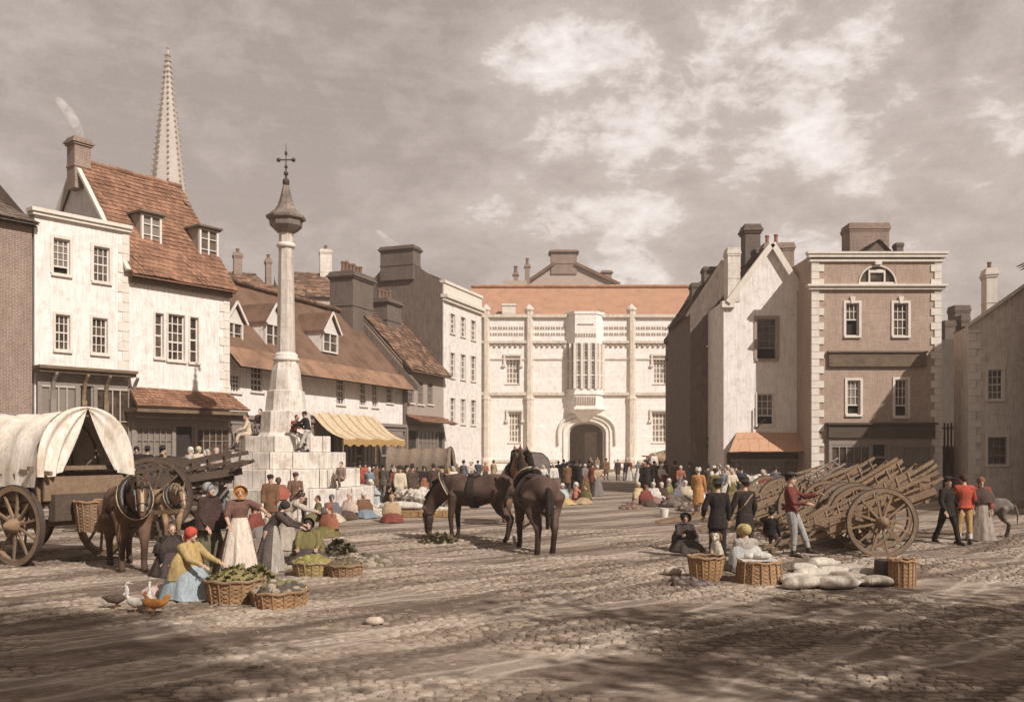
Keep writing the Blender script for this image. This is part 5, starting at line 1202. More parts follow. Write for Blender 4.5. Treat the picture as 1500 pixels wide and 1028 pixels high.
# ================================================================== carts and goods
def wheel(parent, c, r, mat, nsp=12, yaxis=True, w=.09, hubm=None, tilt=0.0, thick=.09):
    """wheel in the local xz plane, with its axis along local y"""
    mb = MB(); n = 48; c = V(c); pr = [(r, -w/2), (r, w/2), (r-thick, w/2), (r-thick, -w/2)]; vs = []
    for k in range(n):
        a = 2*math.pi*k/n
        for q, y_ in pr: vs.append(c+V((q*math.cos(a), y_, q*math.sin(a))))
    mb.add(vs, [(k*4+j, k*4+(j+1) % 4, ((k+1) % n)*4+(j+1) % 4, ((k+1) % n)*4+j) for k in range(n) for j in range(4)])
    o = mb.build('wheel', mat, parent)
    m = MB(); vs = []
    for k in range(n):
        a = 2*math.pi*k/n
        for q, y_ in ((r+.012, -w/2-.004), (r+.012, w/2+.004), (r-.003, w/2+.004), (r-.003, -w/2-.004)): vs.append(c+V((q*math.cos(a), y_, q*math.sin(a))))
    m.add(vs, [(k*4+j, k*4+(j+1) % 4, ((k+1) % n)*4+(j+1) % 4, ((k+1) % n)*4+j) for k in range(n) for j in range(4)]); m.build('tyre', plain('rusty_iron', (.07, .05, .04), .7), o)
    m = MB(); m.tube([c+V((0, -w*1.6, 0)), c+V((0, -w*.6, 0)), c+V((0, w*.6, 0)), c+V((0, w*1.6, 0))], [r*.13, r*.19, r*.19, r*.13], 14, (0, 0, 1)); m.tube([c+V((0, -w*2.1, 0)), c+V((0, w*2.0, 0))], [r*.06, r*.06], 10, (0, 0, 1)); m.build('hub', mat, o, smooth=True)
    for k in range(nsp):
        a = 2*math.pi*(k+.35)/nsp; d = V((math.cos(a), 0, math.sin(a))); m = MB(); m.bar(c+d*(r*.14), c+d*(r-thick+.01), .055, .05, up=(0, 1, 0), taper=.75); m.build('spoke', mat, o)
    return o
def cart(pos, rz, tilt, label, mat, group, s=1.0, r=.78, length=2.6, rails=True, shafts=True, lad=True, z=0.0, bars=9, plank=None, sh=2.0, one=False):
    """two-wheeled market cart; local +X is the tail; tilt lifts the tail so that the shafts rest on the ground"""
    t = empty('market_cart', (pos[0], pos[1], z), R(rz), label, 'cart', group); t.scale = (s, s, s)
    ax_ = V((0, 0, r)); T = Matrix.Translation(ax_) @ Matrix.Rotation(-R(tilt), 4, 'Y'); wd = .62
    def P(x, y, z_): return T @ V((x, y, z_))
    m = MB()
    for k in (-1, 1): m.bar(P(-length*.45, k*.5, .12), P(length*.5, k*.5, .12), .07, .1)
    for i in range(7): y_ = -.52+i*.155; m.bar(P(-length*.45, y_+.06, .19), P(length*.5, y_+.06, .19), .13, .03)
    for x_ in (-length*.42, 0, length*.46): m.bar(P(x_, -.56, .06), P(x_, .56, .06), .08, .08)
    bed = m.build('bed', mat, t)
    for k in (-1, 1):
        m = MB(); yy = k*.56
        m.bar(P(-length*.47, yy, .24), P(length*.56, yy+k*.06, .24), .04, .16); m.bar(P(-length*.5, yy+k*.1, .46), P(length*.62, yy+k*.2, .62), .06, .08)
        m.bar(P(-length*.48, yy+k*.06, .36), P(length*.6, yy+k*.12, .44), .03, .05)
        for i in range(bars): x_ = -length*.45+i*length/(bars-1)*.98; m.bar(P(x_, yy, .2), P(x_+.08, yy+k*(.12+.06*i/bars), .5+.14*i/bars), .035, .05)
        m.build('side_rail', mat, t)
    if lad:
        m = MB()
        for k in (-1, 1): m.bar(P(-length*.42, k*.45, .26), P(-length*.72, k*.48, .48), .05, .06)
        for i in range(3): u = i/2; m.bar(P(-length*(.46+.22*u), -.46, .3+.16*u), P(-length*(.46+.22*u), .46, .3+.16*u), .035, .045)
        m.build('ladder', mat, t); m = MB()
        for k in (-1, 1): m.bar(P(length*.40, k*.42, .28), P(length*.68, k*.48, .42), .06, .07)
        for i in range(4): u = i/3; m.bar(P(length*(.44+.22*u), -.46, .3+.12*u), P(length*(.44+.22*u), .46, .3+.12*u), .035, .045)
        m.build('ladder', mat, t)
    if shafts:
        zt = -(r+ (0)) ; ang = tilt
        for k in (-1, 1):
            m = MB(); a = P(length*.1, k*.40, .03); b_ = V((-(r+.2)/math.tan(R(max(tilt, 12)))*.98, k*.34, .07)); m.bar(a, b_, .10, .12, taper=.65); m.build('shaft', mat, t)
    m = MB(); m.bar((0, -.8, r), (0, .8, r), .09); m.box(-.12, .12, -.55, .55, r+.0, r+.1); m.build('axle', mat, t)
    wheel(t, (0, -.72, r), r, mat); wheel(t, (0, .72, r), r, mat)
    return t
WICK = None
def basket(pos, label, r=.3, h=.28, fl=1.15, mat=None, group=None, z=0.0, handle=False, sx=1.0):
    mat = mat or wood('wicker', (.40, .235, .115), (.13, .075, .04), grain=(20, 20, 20), amt=.5)
    b = empty('basket', (pos[0], pos[1], z), random.uniform(0, 6), label, 'basket', group); n = 64; rows = int(h/.017); vs = []
    m = MB(); ns = 16
    for i in range(rows+1):
        t = i/rows
        for k in range(n):
            th = 2*math.pi*k/n; q = (r/fl+(r-r/fl)*t**.7)*(1+(.028 if i % 2 else -.028)*math.cos(ns*th+(math.pi if (i//2) % 2 else 0)))
            vs.append((q*math.cos(th)*sx, q*math.sin(th), h*t+.008*math.sin(ns*th/2+i)))
    m.add(vs, [(i*n+k, i*n+(k+1) % n, (i+1)*n+(k+1) % n, (i+1)*n+k) for i in range(rows) for k in range(n)]+[list(range(n))[::-1]])
    m.build('woven_side', mat, b)
    m = MB()
    for k in range(ns): th = 2*math.pi*k/ns; m.tube([(r/fl*1.02*math.cos(th)*sx, r/fl*1.02*math.sin(th), 0), (r*1.04*math.cos(th)*sx, r*1.04*math.sin(th), h*1.02)], [.013, .013], 6)
    m.build('stakes', mat, b)
    m = MB(); m.tube([(r*1.02*math.cos(a)*sx, r*1.02*math.sin(a), h+.012*math.sin(8*a)) for a in [2*math.pi*k/32 for k in range(33)]], [.026]*33, 7, cap=False); m.build('rim', mat, b)
    if handle: m = MB(); m.tube([(r*math.cos(a)*sx, 0, h+r*.9*math.sin(a)) for a in [math.pi*k/12 for k in range(13)]], [.016]*13, 6); m.build('handle', mat, b)
    return b
GREENS = cloth((.20, .17, .075), 15, 'greens'); 
def heap(pos, r, hgt, label, mats, name='vegetables', n=60, sz=(.035, .07), z=0.0, sx=1.0, leafy=False, cat='vegetables'):
    """heap of produce nobody could count: one object"""
    m = MB(); mats = mats if isinstance(mats, list) else [mats]
    m.cm = 0; m.lathe([(r*.98, -.02), (r*.85, hgt*.35), (r*.5, hgt*.75), (.02, hgt*.9)], (0, 0, 0), 18, sx=sx, fn=lambda th, t: 1+.08*math.sin(5*th))
    for i in range(n):
        a = random.uniform(0, 6.28); q = math.sqrt(random.random()); m.cm = random.randrange(len(mats)); s_ = random.uniform(*sz); zz = hgt*(1-q**1.8)*.92
        c = (r*.95*q*math.cos(a)*sx, r*.95*q*math.sin(a), zz)
        if leafy:
            for _ in range(3):
                d = V((random.uniform(-1, 1), random.uniform(-1, 1), random.uniform(.1, 1))).normalized()*s_*1.6; e = d.cross(V((.3, .4, .8))).normalized()*s_*.6
                m.quad(c, V(c)+d*.5+e, V(c)+d, V(c)+d*.5-e)
        else: m.ball(c, (s_, s_*random.uniform(.7, 1), s_*random.uniform(.6, .9)), 7, 5, jit=.1)
    o = m.build(name, mats, None, smooth=True); o.location = (pos[0], pos[1], z); tag(o, label, cat, kind='stuff'); return o
def sack(pos, rz, label, s=(.38, .22, .14), col=(.56, .48, .38), z=0.0, group='sacks heaped before the cart'):
    m = MB(); m.tube([(-s[0], 0, 0), (-s[0]*.75, 0, .02), (0, 0, .03), (s[0]*.7, 0, .01), (s[0]*.95, 0, 0), (s[0]*1.15, 0, .03)], [(s[1]*.6, s[2]*.5), (s[1], s[2]), (s[1]*1.05, s[2]*1.08), (s[1]*.85, s[2]*.9), (s[1]*.35, s[2]*.3), (s[1]*.5, s[2]*.4)], 14, (0, 0, 1))
    me = fuse(m, .025, 3); o = link_mesh('sack', me, cloth(col, 9), None); o.location = (pos[0], pos[1], z+s[2]*.85); o.rotation_euler = (random.uniform(-.1, .1), random.uniform(-.08, .08), R(rz)); tag(o, label, 'sack', group); return o
# ================================================================== the market
BLK = (.028, .022, .02); DBR = (.085, .055, .04); RED = (.42, .085, .05); DRED = (.19, .055, .04); WHT = (.62, .57, .50); CRM = (.58, .49, .36); OLV = (.15, .125, .05); YEL = (.50, .37, .15); BLU = (.30, .36, .38); ORG = (.48, .24, .09); TAN = (.42, .30, .18); GRY = (.20, .175, .16); PNK = (.55, .42, .35); CORAL = (.46, .17, .12); NAVY = (.06, .07, .09)
WOODC = wood('cart_wood', (.31, .205, .12), (.13, .08, .045), grain=(9, 9, 9), amt=.65)
WOODD = wood('dark_cart_wood', (.14, .095, .065), (.05, .033, .025), grain=(9, 9, 9), amt=.6)
# -- covered wagon at the left
WG = empty('covered_wagon', (*gp(112, 806)[:2], 0), R(14), 'big covered farm wagon with white canvas tilt parted over its front', 'wagon')
# local +X is the front (to the right); front wheels at x=+.9
def wagon(W_, L=4.2, wd=1.0, bz=1.25, hh=1.62, canvas=None, mat=WOODC, wr=.95, nh=5, fr_x=.9, open_=True, wheels=True):
    m = MB(); m.box(-L+fr_x, fr_x, -wd, wd, bz-.12, bz-.02)
    for k in (-1, 1):
        for i in range(4): m.bar((-L+fr_x, k*(wd+.02*i), bz+.06+i*.15), (fr_x+.12*i/3, k*(wd+.02*i), bz+.10+i*.15), .04, .13)
        for i in range(7): x_ = -L+fr_x+.1+i*(L-.2)/6; m.bar((x_, k*(wd+.04), bz-.14), (x_, k*(wd+.13), bz+.62), .05, .06)
    m.bar((fr_x+.1, -wd-.1, bz+.3), (fr_x+.1, wd+.1, bz+.3), .05, .5); b = m.build('body', mat, W_)
    m = MB(); m.bar((fr_x-.1, -wd-.3, bz+.72), (fr_x-.1, wd+.3, bz+.72), .09, .09); m.bar((fr_x-.6, -wd-.12, bz+.66), (fr_x+.35, -wd-.12, bz+.62), .07, .09); m.build('head_rail', mat, W_)
    # canvas on hoops, sagging between them
    n = 22; nx = nh*6; vs = []; out = []; x0, x1 = -L+fr_x-.15, fr_x+.05
    for i in range(nx+1):
        t = i/nx; x_ = x0+(x1-x0)*t; sag = .075*abs(math.sin(math.pi*t*nh)); flare = .12*(abs(t-.5)*2)**3
        for k in range(n+1):
            a = math.pi*k/n; rr = 1-sag*(.5+.5*math.sin(a)); rr += .012*math.sin(t*40+k*1.7)
            yy = -(wd+.12+flare)*math.cos(a)*rr*(1+.1*math.sin(a)); zz = bz+.45+(hh-.45+flare)*math.sin(a)**.8*rr+(-.12*abs(math.cos(a))**6)
            vs.append((x_+.03*math.sin(k*2.1+i), yy, zz))
    m = MB(); m.add(vs, [(i*(n+1)+k, i*(n+1)+k+1, (i+1)*(n+1)+k+1, (i+1)*(n+1)+k) for i in range(nx) for k in range(n)]); cv = m.build('canvas_tilt', canvas, W_, smooth=True)
    if open_:   # two curtains parted like a tent door
        for s in (-1, 1):
            vs = []; nn = 14
            for i in range(nn+1):
                t = i/nn; a = math.pi*(.5+s*.5*(1-0)*(1-t)) if False else None
            rows = 12; cols = 12; vs = []
            for i in range(rows+1):
                t = i/rows   # from the top of the front hoop down
                ae = math.pi/2*(1-t**.9*.98)  # angle along the hoop
                ye = s*(wd+.24)*math.cos(ae)*(1+.1*math.sin(ae)); ze = bz+.45+(hh-.33)*math.sin(ae)**.8
                yi = s*(.02+.62*t**1.25); zi = bz+.45+(hh-.36)*(1-t*.86)
                for j in range(cols+1):
                    u = j/cols; vs.append((x1+.03+.07*math.sin(u*15)*(.3+t)+.10*t*math.sin(u*3.1), ye*(1-u)+yi*u, ze*(1-u)+zi*u-.05*math.sin(u*math.pi)))
            m = MB(); m.add(vs, [(i*(cols+1)+k, i*(cols+1)+k+1, (i+1)*(cols+1)+k+1, (i+1)*(cols+1)+k) for i in range(rows) for k in range(cols)]); m.build('curtain', canvas, W_, smooth=True)
    else:
        for xe in (x0, x1):
            m = MB(); N_ = 16
            pts = [(xe+.05*math.sin(k*1.9), -(wd+.18)*math.cos(math.pi*k/N_)*(1+.1*math.sin(math.pi*k/N_)), bz+.45+(hh-.4)*math.sin(math.pi*k/N_)**.8) for k in range(N_+1)]
            c_ = (xe-.04 if xe == x0 else xe+.04, 0, bz+.7)
            m.add(pts+[c_], [(k, k+1, N_+1) for k in range(N_)]+[(0, N_+1, N_)]); m.build('canvas_end', canvas, W_, smooth=True)
    for i in range(nh+1):
        m = MB(); x_ = x0+.08+(x1-x0-.12)*i/nh; m.tube([(x_, -(wd+.06)*math.cos(math.pi*k/12)*(1+.1*math.sin(math.pi*k/12)), bz+.42+(hh-.5)*math.sin(math.pi*k/12)**.8) for k in range(13)], [.022]*13, 6); m.build('hoop', mat, W_)
    if wheels:
        for x_, r_ in ((fr_x-.75, wr*.86), (-L+fr_x+.8, wr)):
            for k in (-1, 1): wheel(W_, (x_, k*(wd+.12), r_), r_, mat, 10, w=.11, thick=.12)
            m = MB(); m.bar((x_, -wd-.2, r_), (x_, wd+.2, r_), .12, .16); m.bar((x_, -wd*.7, r_+.02), (x_, -wd*.7, bz-.12), .14, .1); m.bar((x_, wd*.7, r_+.02), (x_, wd*.7, bz-.12), .14, .1); m.build('axle', mat, W_)
CANV = plaster('old_canvas', (.68, .62, .54), stain=(.36, .26, .16), amt=.65)
WG.location = (-10.05, 19.6, 0); WG.rotation_euler = (0, 0, R(-26))
wagon(WG, canvas=CANV, bz=1.32, hh=1.92, wr=.98, wd=.95)
m = MB()
for k in (-1, 1): m.bar((.5, k*.4, .95), (3.3, k*.42, 1.15), .07, .09)
m.build('shafts', WOODC, WG)
m = MB(); m.box(.95, 1.15, -.9, .9, .95, 1.5); m.build('footboard', WOODD, WG)
def wgp(x, y): return WG.matrix_basis @ V((x, y, 0))
p = gp(186, 832)
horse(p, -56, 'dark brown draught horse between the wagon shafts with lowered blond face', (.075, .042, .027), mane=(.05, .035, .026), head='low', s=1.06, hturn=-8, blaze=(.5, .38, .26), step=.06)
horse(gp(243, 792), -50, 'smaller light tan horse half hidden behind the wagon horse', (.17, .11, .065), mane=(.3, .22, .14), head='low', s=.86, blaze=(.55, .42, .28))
b = basket(wgp(1.5, -.2), 'round wicker hamper slung low under the front of the covered wagon', r=.42, h=.62, fl=1.2); b.location.z = .72
person(wgp(.3, -.3), 90, 'shadowy wagoner sitting inside the parted canvas of the big wagon', pose='ledge', coat=(.2, .16, .12), low=(.15, .11, .08), hatk='round', z=1.55)
# -- dark carts and folk behind the wagon, left of the cross
G_ = 'dark carts drawn up left of the cross'
cart((wp(240, 0, 26.2).x, 26.2), 4, 9, 'dark weathered cart with long rails nearest the steps of the cross', WOODD, G_, s=1.42, shafts=False, length=2.7)
cart((wp(190, 0, 27.4).x, 27.4), 2, 5, 'dark low cart half hidden behind the covered wagon', WOODD, G_, s=1.4, shafts=False, length=2.4)
gl = 'people gathered at the carts left of the cross'
for (x, y, dd, f, lab, kw) in (
    (200, 662, 27.8, 20, 'person in dark shawl and white apron standing up in the cart behind the white tilt', dict(sk=GRY, coat=BLK, ap=WHT, hatk='scarf', hatc=BLK)),
    (216, 662, 28.2, 170, 'person in black coat and round hat standing on the dark low cart', dict(coat=BLK, tail=.5, low=BLK, hatk='round')),
    (238, 662, 28.6, 100, 'person with a mustard shawl standing on the dark low cart', dict(sk=DBR, coat=BLK, shl=YEL, hatk='round')),
    (279, 660, 28.4, -30, 'pale clothed person standing up on the dark cart, farthest from the cross', dict(sk=PNK, coat=WHT, hatk='scarf', hatc=WHT)),
    (291, 659, 28.2, 60, 'slim person in whitish smock on the dark cart, next to a taller one', dict(sk=PNK, coat=CRM, hatk='scarf', hatc=CRM)),
    (305, 661, 28.0, 10, 'person in white blouse and brown skirt on the dark cart', dict(sk=(.3, .22, .17), coat=WHT, hatk='bonnet', hatc=WHT)),
    (317, 663, 27.8, 200, 'person in pinkish smock at the end of the dark cart', dict(sk=PNK, coat=PNK, hatk='scarf', hatc=PNK))):
    q = wp(x, y, dd); person((q.x, dd), f, lab, gl, z=1.0, h=1.42+.1*random.random(), **kw)
person(gp(331, 745), 120, 'person in long black coat climbing beside the left corner of the cross steps', gl, pose='stride', coat=BLK, tail=.8, low=BLK, hatk='round')
# -- people on the cross (its centre is MC.location)
cx_, cy_ = MC.location.x, MC.location.y
gs = 'people sitting on the cross steps'
person((cx_-1.28, cy_-.62), -62, 'person in cream shirt sitting on the top step left of the shaft with legs hanging', gs, pose='dangle', coat=CRM, low=CRM, upto=.5, lean=8, h=1.6, z=2.95, arms=((30, 5, 40), (25, 15, 40)), near=True)
person((cx_-1.0, cy_-.05), -20, 'person in dark jacket crouched behind the cream shirted one on the cross', gs, pose='crouch', coat=DBR, low=GRY, z=2.95, h=1.5)
person((cx_+.62, cy_-1.42), 62, 'bare headed boy in red waistcoat sitting on the top step right of the shaft', gs, pose='dangle', coat=DRED, low=WHT, upto=.5, lean=18, nod=10, h=1.5, z=2.95, arms=((40, 5, 40), (55, 8, 15)), near=True, stockings=WHT)
person((cx_+1.25, cy_-1.70), -95, 'boy in dark jacket and cap half sitting against the top step facing the other boy', gs, pose='lean', coat=BLK, low=WHT, upto=.45, lean=14, hatk='cap', h=1.5, z=2.34, arms=((50, 5, 30), (40, 8, 40)), near=True, stockings=WHT)
person(gp(409, 772), 200, 'stooping person in rust red shawl and grey skirt before the steps', gs, pose='bend', lean=32, sk=(.36, .29, .23), shl=(.30, .09, .06), coat=(.25, .1, .07), hatk='scarf', hatc=(.12, .07, .05), near=True, h=1.62)
person(gp(433, 768), 10, 'man in brown jacket and white breeches standing against the steps', gs, coat=(.17, .10, .07), low=WHT, upto=.95, tail=.3, near=True, h=1.66, arms=((25, 5, 80), (10, 10, 30)), hatk='cap', hatc=(.12, .05, .04))
person(gp(445, 766), -30, 'small child in brown beside the man in white breeches', gs, coat=DBR, low=DBR, h=1.0)
person(gp(468, 762), -75, 'person in olive cloak sitting on the ground with back to the pale steps', gs, pose='ground', sk=(.17, .14, .07), shl=(.16, .13, .06), coat=OLV, hairc=(.06, .03, .02), near=True, h=1.6, lean=6)
person((cx_+2.55, cy_-2.1), -20, 'small figure in dull brown squatting on the lowest step at the right', gs, pose='crouch', coat=(.27, .19, .15), low=(.2, .13, .1), z=1.02, h=1.35)
# -- foreground group
gf = 'market women in the left foreground'
person(gp(306, 838), 62, 'woman in dark cloak, olive gown and grey bonnet looking to the right', gf, near=True, h=1.74, sk=(.12, .105, .065), coat=(.06, .035, .03), shl=(.055, .035, .03), cutlen=.62, hatk='bonnet', hatc=(.33, .32, .31), arms=((15, 12, 35), (10, 14, 30)), turn=8)
person(gp(350, 842), 28, 'woman in cream apron and orange bonnet reaching out her arm', gf, near=True, h=1.70, sk=(.20, .12, .09), full=1.12, ap=(.66, .56, .46), coat=(.17, .09, .07), sleeve=0, hatk='bonnet', hatc=(.50, .25, .09), arms=((62, 42, 12), (20, 14, 40)), lean=5)
person(gp(270, 876), 68, 'woman in yellow cloak, red cap and pale blue skirt squatting by the hampers', gf, near=True, pose='kneel', h=1.64, sk=(.33, .38, .40), full=1.05, coat=(.45, .32, .14), shl=(.46, .33, .14), cutlen=.62, hatk='scarf', hatc=(.50, .08, .05), arms=((50, 6, 22), (48, 8, 25)), lean=14)
person(gp(246, 842), 40, 'dark cloaked old woman crouched behind the yellow cloak', gf, near=True, pose='kneel', h=1.45, sk=(.07, .05, .045), coat=BLK, shl=(.06, .045, .04), hatk=None, hairc=(.2, .13, .1), lean=25)
person(gp(393, 838), 96, 'stooping person in grey apron carrying a dark round basket on the back', gf, near=True, pose='bend', h=1.5, lean=38, sk=(.10, .08, .07), ap=(.42, .37, .31), coat=(.08, .06, .05), arms=((50, 8, 25), (45, 8, 30)), hatk='scarf', hatc=(.05, .04, .035))
person(gp(452, 822), 8, 'stout woman in olive shawl and dark bonnet sitting with legs stretched before her', gf, near=True, pose='ground', h=1.72, sk=(.075, .06, .05), full=1.15, coat=(.18, .15, .06), shl=(.17, .14, .06), cutlen=.45, fat=1.15, hatk='bonnet', hatc=(.07, .055, .045), arms=((35, 8, 45), (40, 5, 40)))
person(gp(415, 806), 100, 'stooping person in pale grey dress behind the stout seated woman', gf, near=True, pose='bend', h=1.55, lean=48, sk=(.42, .36, .29), coat=(.45, .38, .31), arms=((60, 5, 15), (60, 5, 15)), nod=10)
basket(gp(344, 880), 'large wicker basket of greens in front of the cream apron', r=.46, h=.36, fl=1.12); q = gp(344, 880); heap(q, .45, .20, 'leafy green vegetables heaped in the large basket before the cream apron', [cloth((.26, .22, .09)), cloth((.13, .12, .05)), cloth((.4, .34, .2))], z=.34, n=110, leafy=True)
q = gp(410, 886); basket(q, 'wide low wicker basket of dark poultry, right of the large greens basket', r=.42, h=.24, fl=1.1, sx=1.1); heap(q, .4, .16, 'dark plucked birds and leaves in the wide low basket', [cloth((.10, .08, .06)), cloth((.36, .3, .23)), cloth((.2, .17, .08))], z=.22, n=70, sz=(.05, .09))
q = gp(458, 842); basket(q, 'round golden wicker basket before the stout seated woman', r=.38, h=.26, mat=wood('yellow_wicker', (.42, .30, .12), (.17, .11, .05), grain=(20, 20, 20), amt=.5)); heap(q, .36, .14, 'yellowish green pears filling the round golden basket', [cloth((.32, .28, .10)), cloth((.22, .19, .07))], z=.25, n=80, cat='fruit', name='fruit')
q = gp(505, 843); basket(q, 'darker shallow wicker basket at the right end of the foreground goods', r=.36, h=.22); heap(q, .34, .12, 'dark roots lying in the darker shallow basket', [cloth((.16, .12, .07)), cloth((.10, .08, .05))], z=.2, n=60)
q = gp(375, 868); heap(q, .38, .42, 'tall loose heap of green cabbages between the two front baskets', [cloth((.24, .21, .09)), cloth((.13, .12, .05))], n=110, sz=(.05, .1), leafy=True)
q = gp(530, 826); heap(q, .62, .22, 'low spread of grey brown turnips on the cobbles right of the stout woman', [cloth((.35, .28, .22)), cloth((.20, .16, .12)), cloth((.12, .1, .06))], n=140, sz=(.05, .09), sx=1.2)
q = gp(495, 812); heap(q, .4, .3, 'dark bundle of leeks lying behind the turnip spread', [cloth((.12, .10, .06)), cloth((.2, .17, .13))], n=90, leafy=True, sz=(.06, .12))
q = gp(245, 868); heap(q, .35, .14, 'pale pinkish plucked fowls lying left of the yellow cloak', [cloth((.50, .38, .32)), cloth((.4, .3, .25))], n=20, sz=(.08, .13), name='fowls', cat='poultry')
m = MB()
for i, (px_, py_) in enumerate(((420, 836), (300, 900), (550, 905), (640, 880), (700, 900), (380, 925), (130, 900), (90, 910), (480, 870), (600, 850), (770, 850), (1240, 880), (1150, 870), (930, 830), (560, 770), (660, 800), (1020, 880), (820, 830), (350, 900), (450, 895))):
    c = gp(px_, py_)
    for k in range(26):
        a = random.uniform(0, 6.28); p = c+V((random.gauss(0, .55), random.gauss(0, .4), .05+random.random()*.012)); l = random.uniform(.05, .16); m.bar(p, p+V((l*math.cos(a), l*math.sin(a), random.uniform(-.004, .015))), .008, .005)
tag(m.build('straw', cloth((.50, .40, .26))), 'loose straw and litter strewn over the foreground cobbles', 'straw', kind='stuff')
ROCK = plaster('field_stone', (.46, .38, .30), amt=.6)
for px_, py_, s_, lab in ((548, 915, .13, 'small flat stone at the bottom of the pale gutter'), (215, 880, .1, 'small rounded stone beside the geese'), (500, 790, .09, 'tiny mushroom shaped stump among the goods by the leek bundle'), (985, 842, .18, 'dark mossy lump lying left of the seated bonnet woman')):
    m = MB(); m.ball((0, 0, s_*.4), (s_, s_*.7, s_*.5), 10, 7, jit=.12); o = m.build('stone', ROCK, None, smooth=True); o.location = gp(px_, py_); tag(o, lab, 'stone')
goose(gp(170, 892), 10, 'dark backed goose with raised pale neck, leftmost of the birds', (.12, .08, .06), (.55, .5, .44), group='birds at the front left')
goose(gp(200, 898), 175, 'white goose with head high turned to the left', (.60, .54, .46), (.62, .57, .5), group='birds at the front left')
goose(gp(216, 893), 100, 'white goose half behind the orange hen', (.60, .54, .46), (.62, .57, .5), group='birds at the front left')
goose(gp(226, 900), 185, 'orange brown hen pecking beside the geese', (.50, .22, .06), (.4, .16, .05), 'hen', 1.0, True, group='birds at the front left')
# -- draught horses in the middle
gh = 'draught horses standing in the square'
hb = (.045, .027, .02)
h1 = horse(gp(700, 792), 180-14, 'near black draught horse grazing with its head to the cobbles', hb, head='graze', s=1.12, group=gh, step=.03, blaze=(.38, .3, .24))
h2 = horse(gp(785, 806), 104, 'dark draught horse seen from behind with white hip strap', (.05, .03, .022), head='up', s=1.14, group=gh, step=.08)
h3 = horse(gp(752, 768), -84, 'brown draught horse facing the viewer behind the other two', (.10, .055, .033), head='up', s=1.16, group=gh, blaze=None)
m = MB(); a, b_ = gp(757, 785)+V((0, 0, .12)), wp(812, 742, gp(785, 812).y); m.tube([a, b_], [.035, .03], 8); o = m.build('pole', wood('grey_pole', (.45, .36, .28)), None); tag(o, 'light wooden pole leaning against the hind legs of the rear view horse', 'pole')
q = gp(640, 795); heap(q, .5, .2, 'small pile of hay under the grazing muzzle', [cloth((.30, .25, .15)), cloth((.17, .14, .09))], n=120, leafy=True, sz=(.06, .12), name='hay', cat='hay')
# -- striped awning on the row
HR = [o for o in bpy.data.objects if o.name == 'dormered_row_house'][0]
A_ = empty('striped_awning', tuple(HR.location), HR.rotation_euler.z, 'wide awning striped in cream and orange on the low white row', 'awning')
m = MB(); u0, u1 = 7.2, 14.6; n = 44; m.cm = 0
for i in range(n):
    a, b_ = u0+(u1-u0)*i/n, u0+(u1-u0)*(i+1)/n; m.cm = 1 if (i % 6) in (4,) or (i % 6 == 5 and False) else 0; rows = 6
    for j in range(rows):
        def pt(u, t): return (u+.25*t*0, -.15-2.1*t, 4.55-1.5*t-.28*math.sin(math.pi*t)+.04*math.sin(u*3))
        m.quad(pt(a, j/rows), pt(b_, j/rows), pt(b_, (j+1)/rows), pt(a, (j+1)/rows))
o = m.build('canvas', [cloth((.62, .50, .34)), cloth((.42, .24, .09))], A_)
m = MB(); 
for i in range(n):
    a, b_ = u0+(u1-u0)*i/n, u0+(u1-u0)*(i+1)/n; m.quad((a, -2.25, 3.05+.04*math.sin(a*3)), (b_, -2.25, 3.05+.04*math.sin(b_*3)), (b_, -2.28, 2.68+.07*math.sin(b_*7)), (a, -2.28, 2.68+.07*math.sin(a*7)))
m.build('valance', cloth((.46, .28, .11)), A_)
for u in (u0+.05, u1-.05, (u0+u1)/2): m = MB(); m.tube([(u, -2.2, 0), (u, -2.2, 3.0)], [.04, .04], 8); m.build('post', TANP, A_)
# -- middle left crowd by the awning
gm = 'shoppers and sellers under and before the striped awning'
for (x, y, f, lab, kw) in (
    (519, 726, 150, 'dark clothed shopper nearest the cross steps under the awning', dict(coat=DBR, tail=.5, low=BLK, hatk='round')),
    (535, 727, 20, 'tall shopper in long red coat and black hat under the striped awning', dict(coat=RED, tail=1.25, low=DBR, hatk='round', fat=1.08, h=1.75)),
    (547, 725, 200, 'black coated shopper just right of the red coat', dict(coat=BLK, tail=.7, low=BLK, hatk='round')),
    (561, 730, 160, 'man in dark brown coat carrying a bundle under the awning', dict(coat=(.10, .08, .06), tail=.6, low=GRY, hatk='round')),
    (572, 729, 90, 'stooped man in sooty coat with pale legs in the awning shade', dict(coat=BLK, tail=.3, low=GRY, lean=12)),
    (591, 722, -60, 'woman in pinkish white dress beyond the awning post', dict(sk=PNK, coat=PNK, hatk='scarf', hatc=PNK)),
    (604, 738, 40, 'man in dark coat and wide hat left of the sheep', dict(coat=DBR, tail=.7, low=(.25, .2, .17), hatk='tall')),
    (613, 712, 10, 'brown figure standing before the shaded shop window', dict(coat=(.2, .13, .09), tail=.8, low=DBR)),
    (626, 722, -50, 'person in black leaning over the dark low wall', dict(coat=BLK, low=BLK, hatk='round', lean=15)),
    (643, 722, 60, 'person in dark brown shawl at the dark wall near the brown tilt', dict(sk=DBR, coat=DBR, shl=(.06, .045, .035))),
    (652, 716, 150, 'small dark child by the opening of the brown tilt', dict(coat=DBR, low=BLK, h=1.25)),
    (656, 712, 0, 'woman in yellow and cream at the mouth of the brown wagon tilt', dict(sk=CRM, coat=YEL, hatk='scarf', hatc=YEL)),
    (586, 744, 15, 'man in long cream smock standing behind the sheep pen', dict(coat=CRM, tail=1.1, low=CRM, hatk='round', h=1.7))):
    person(gp(x, y), f, lab, gm, **kw)
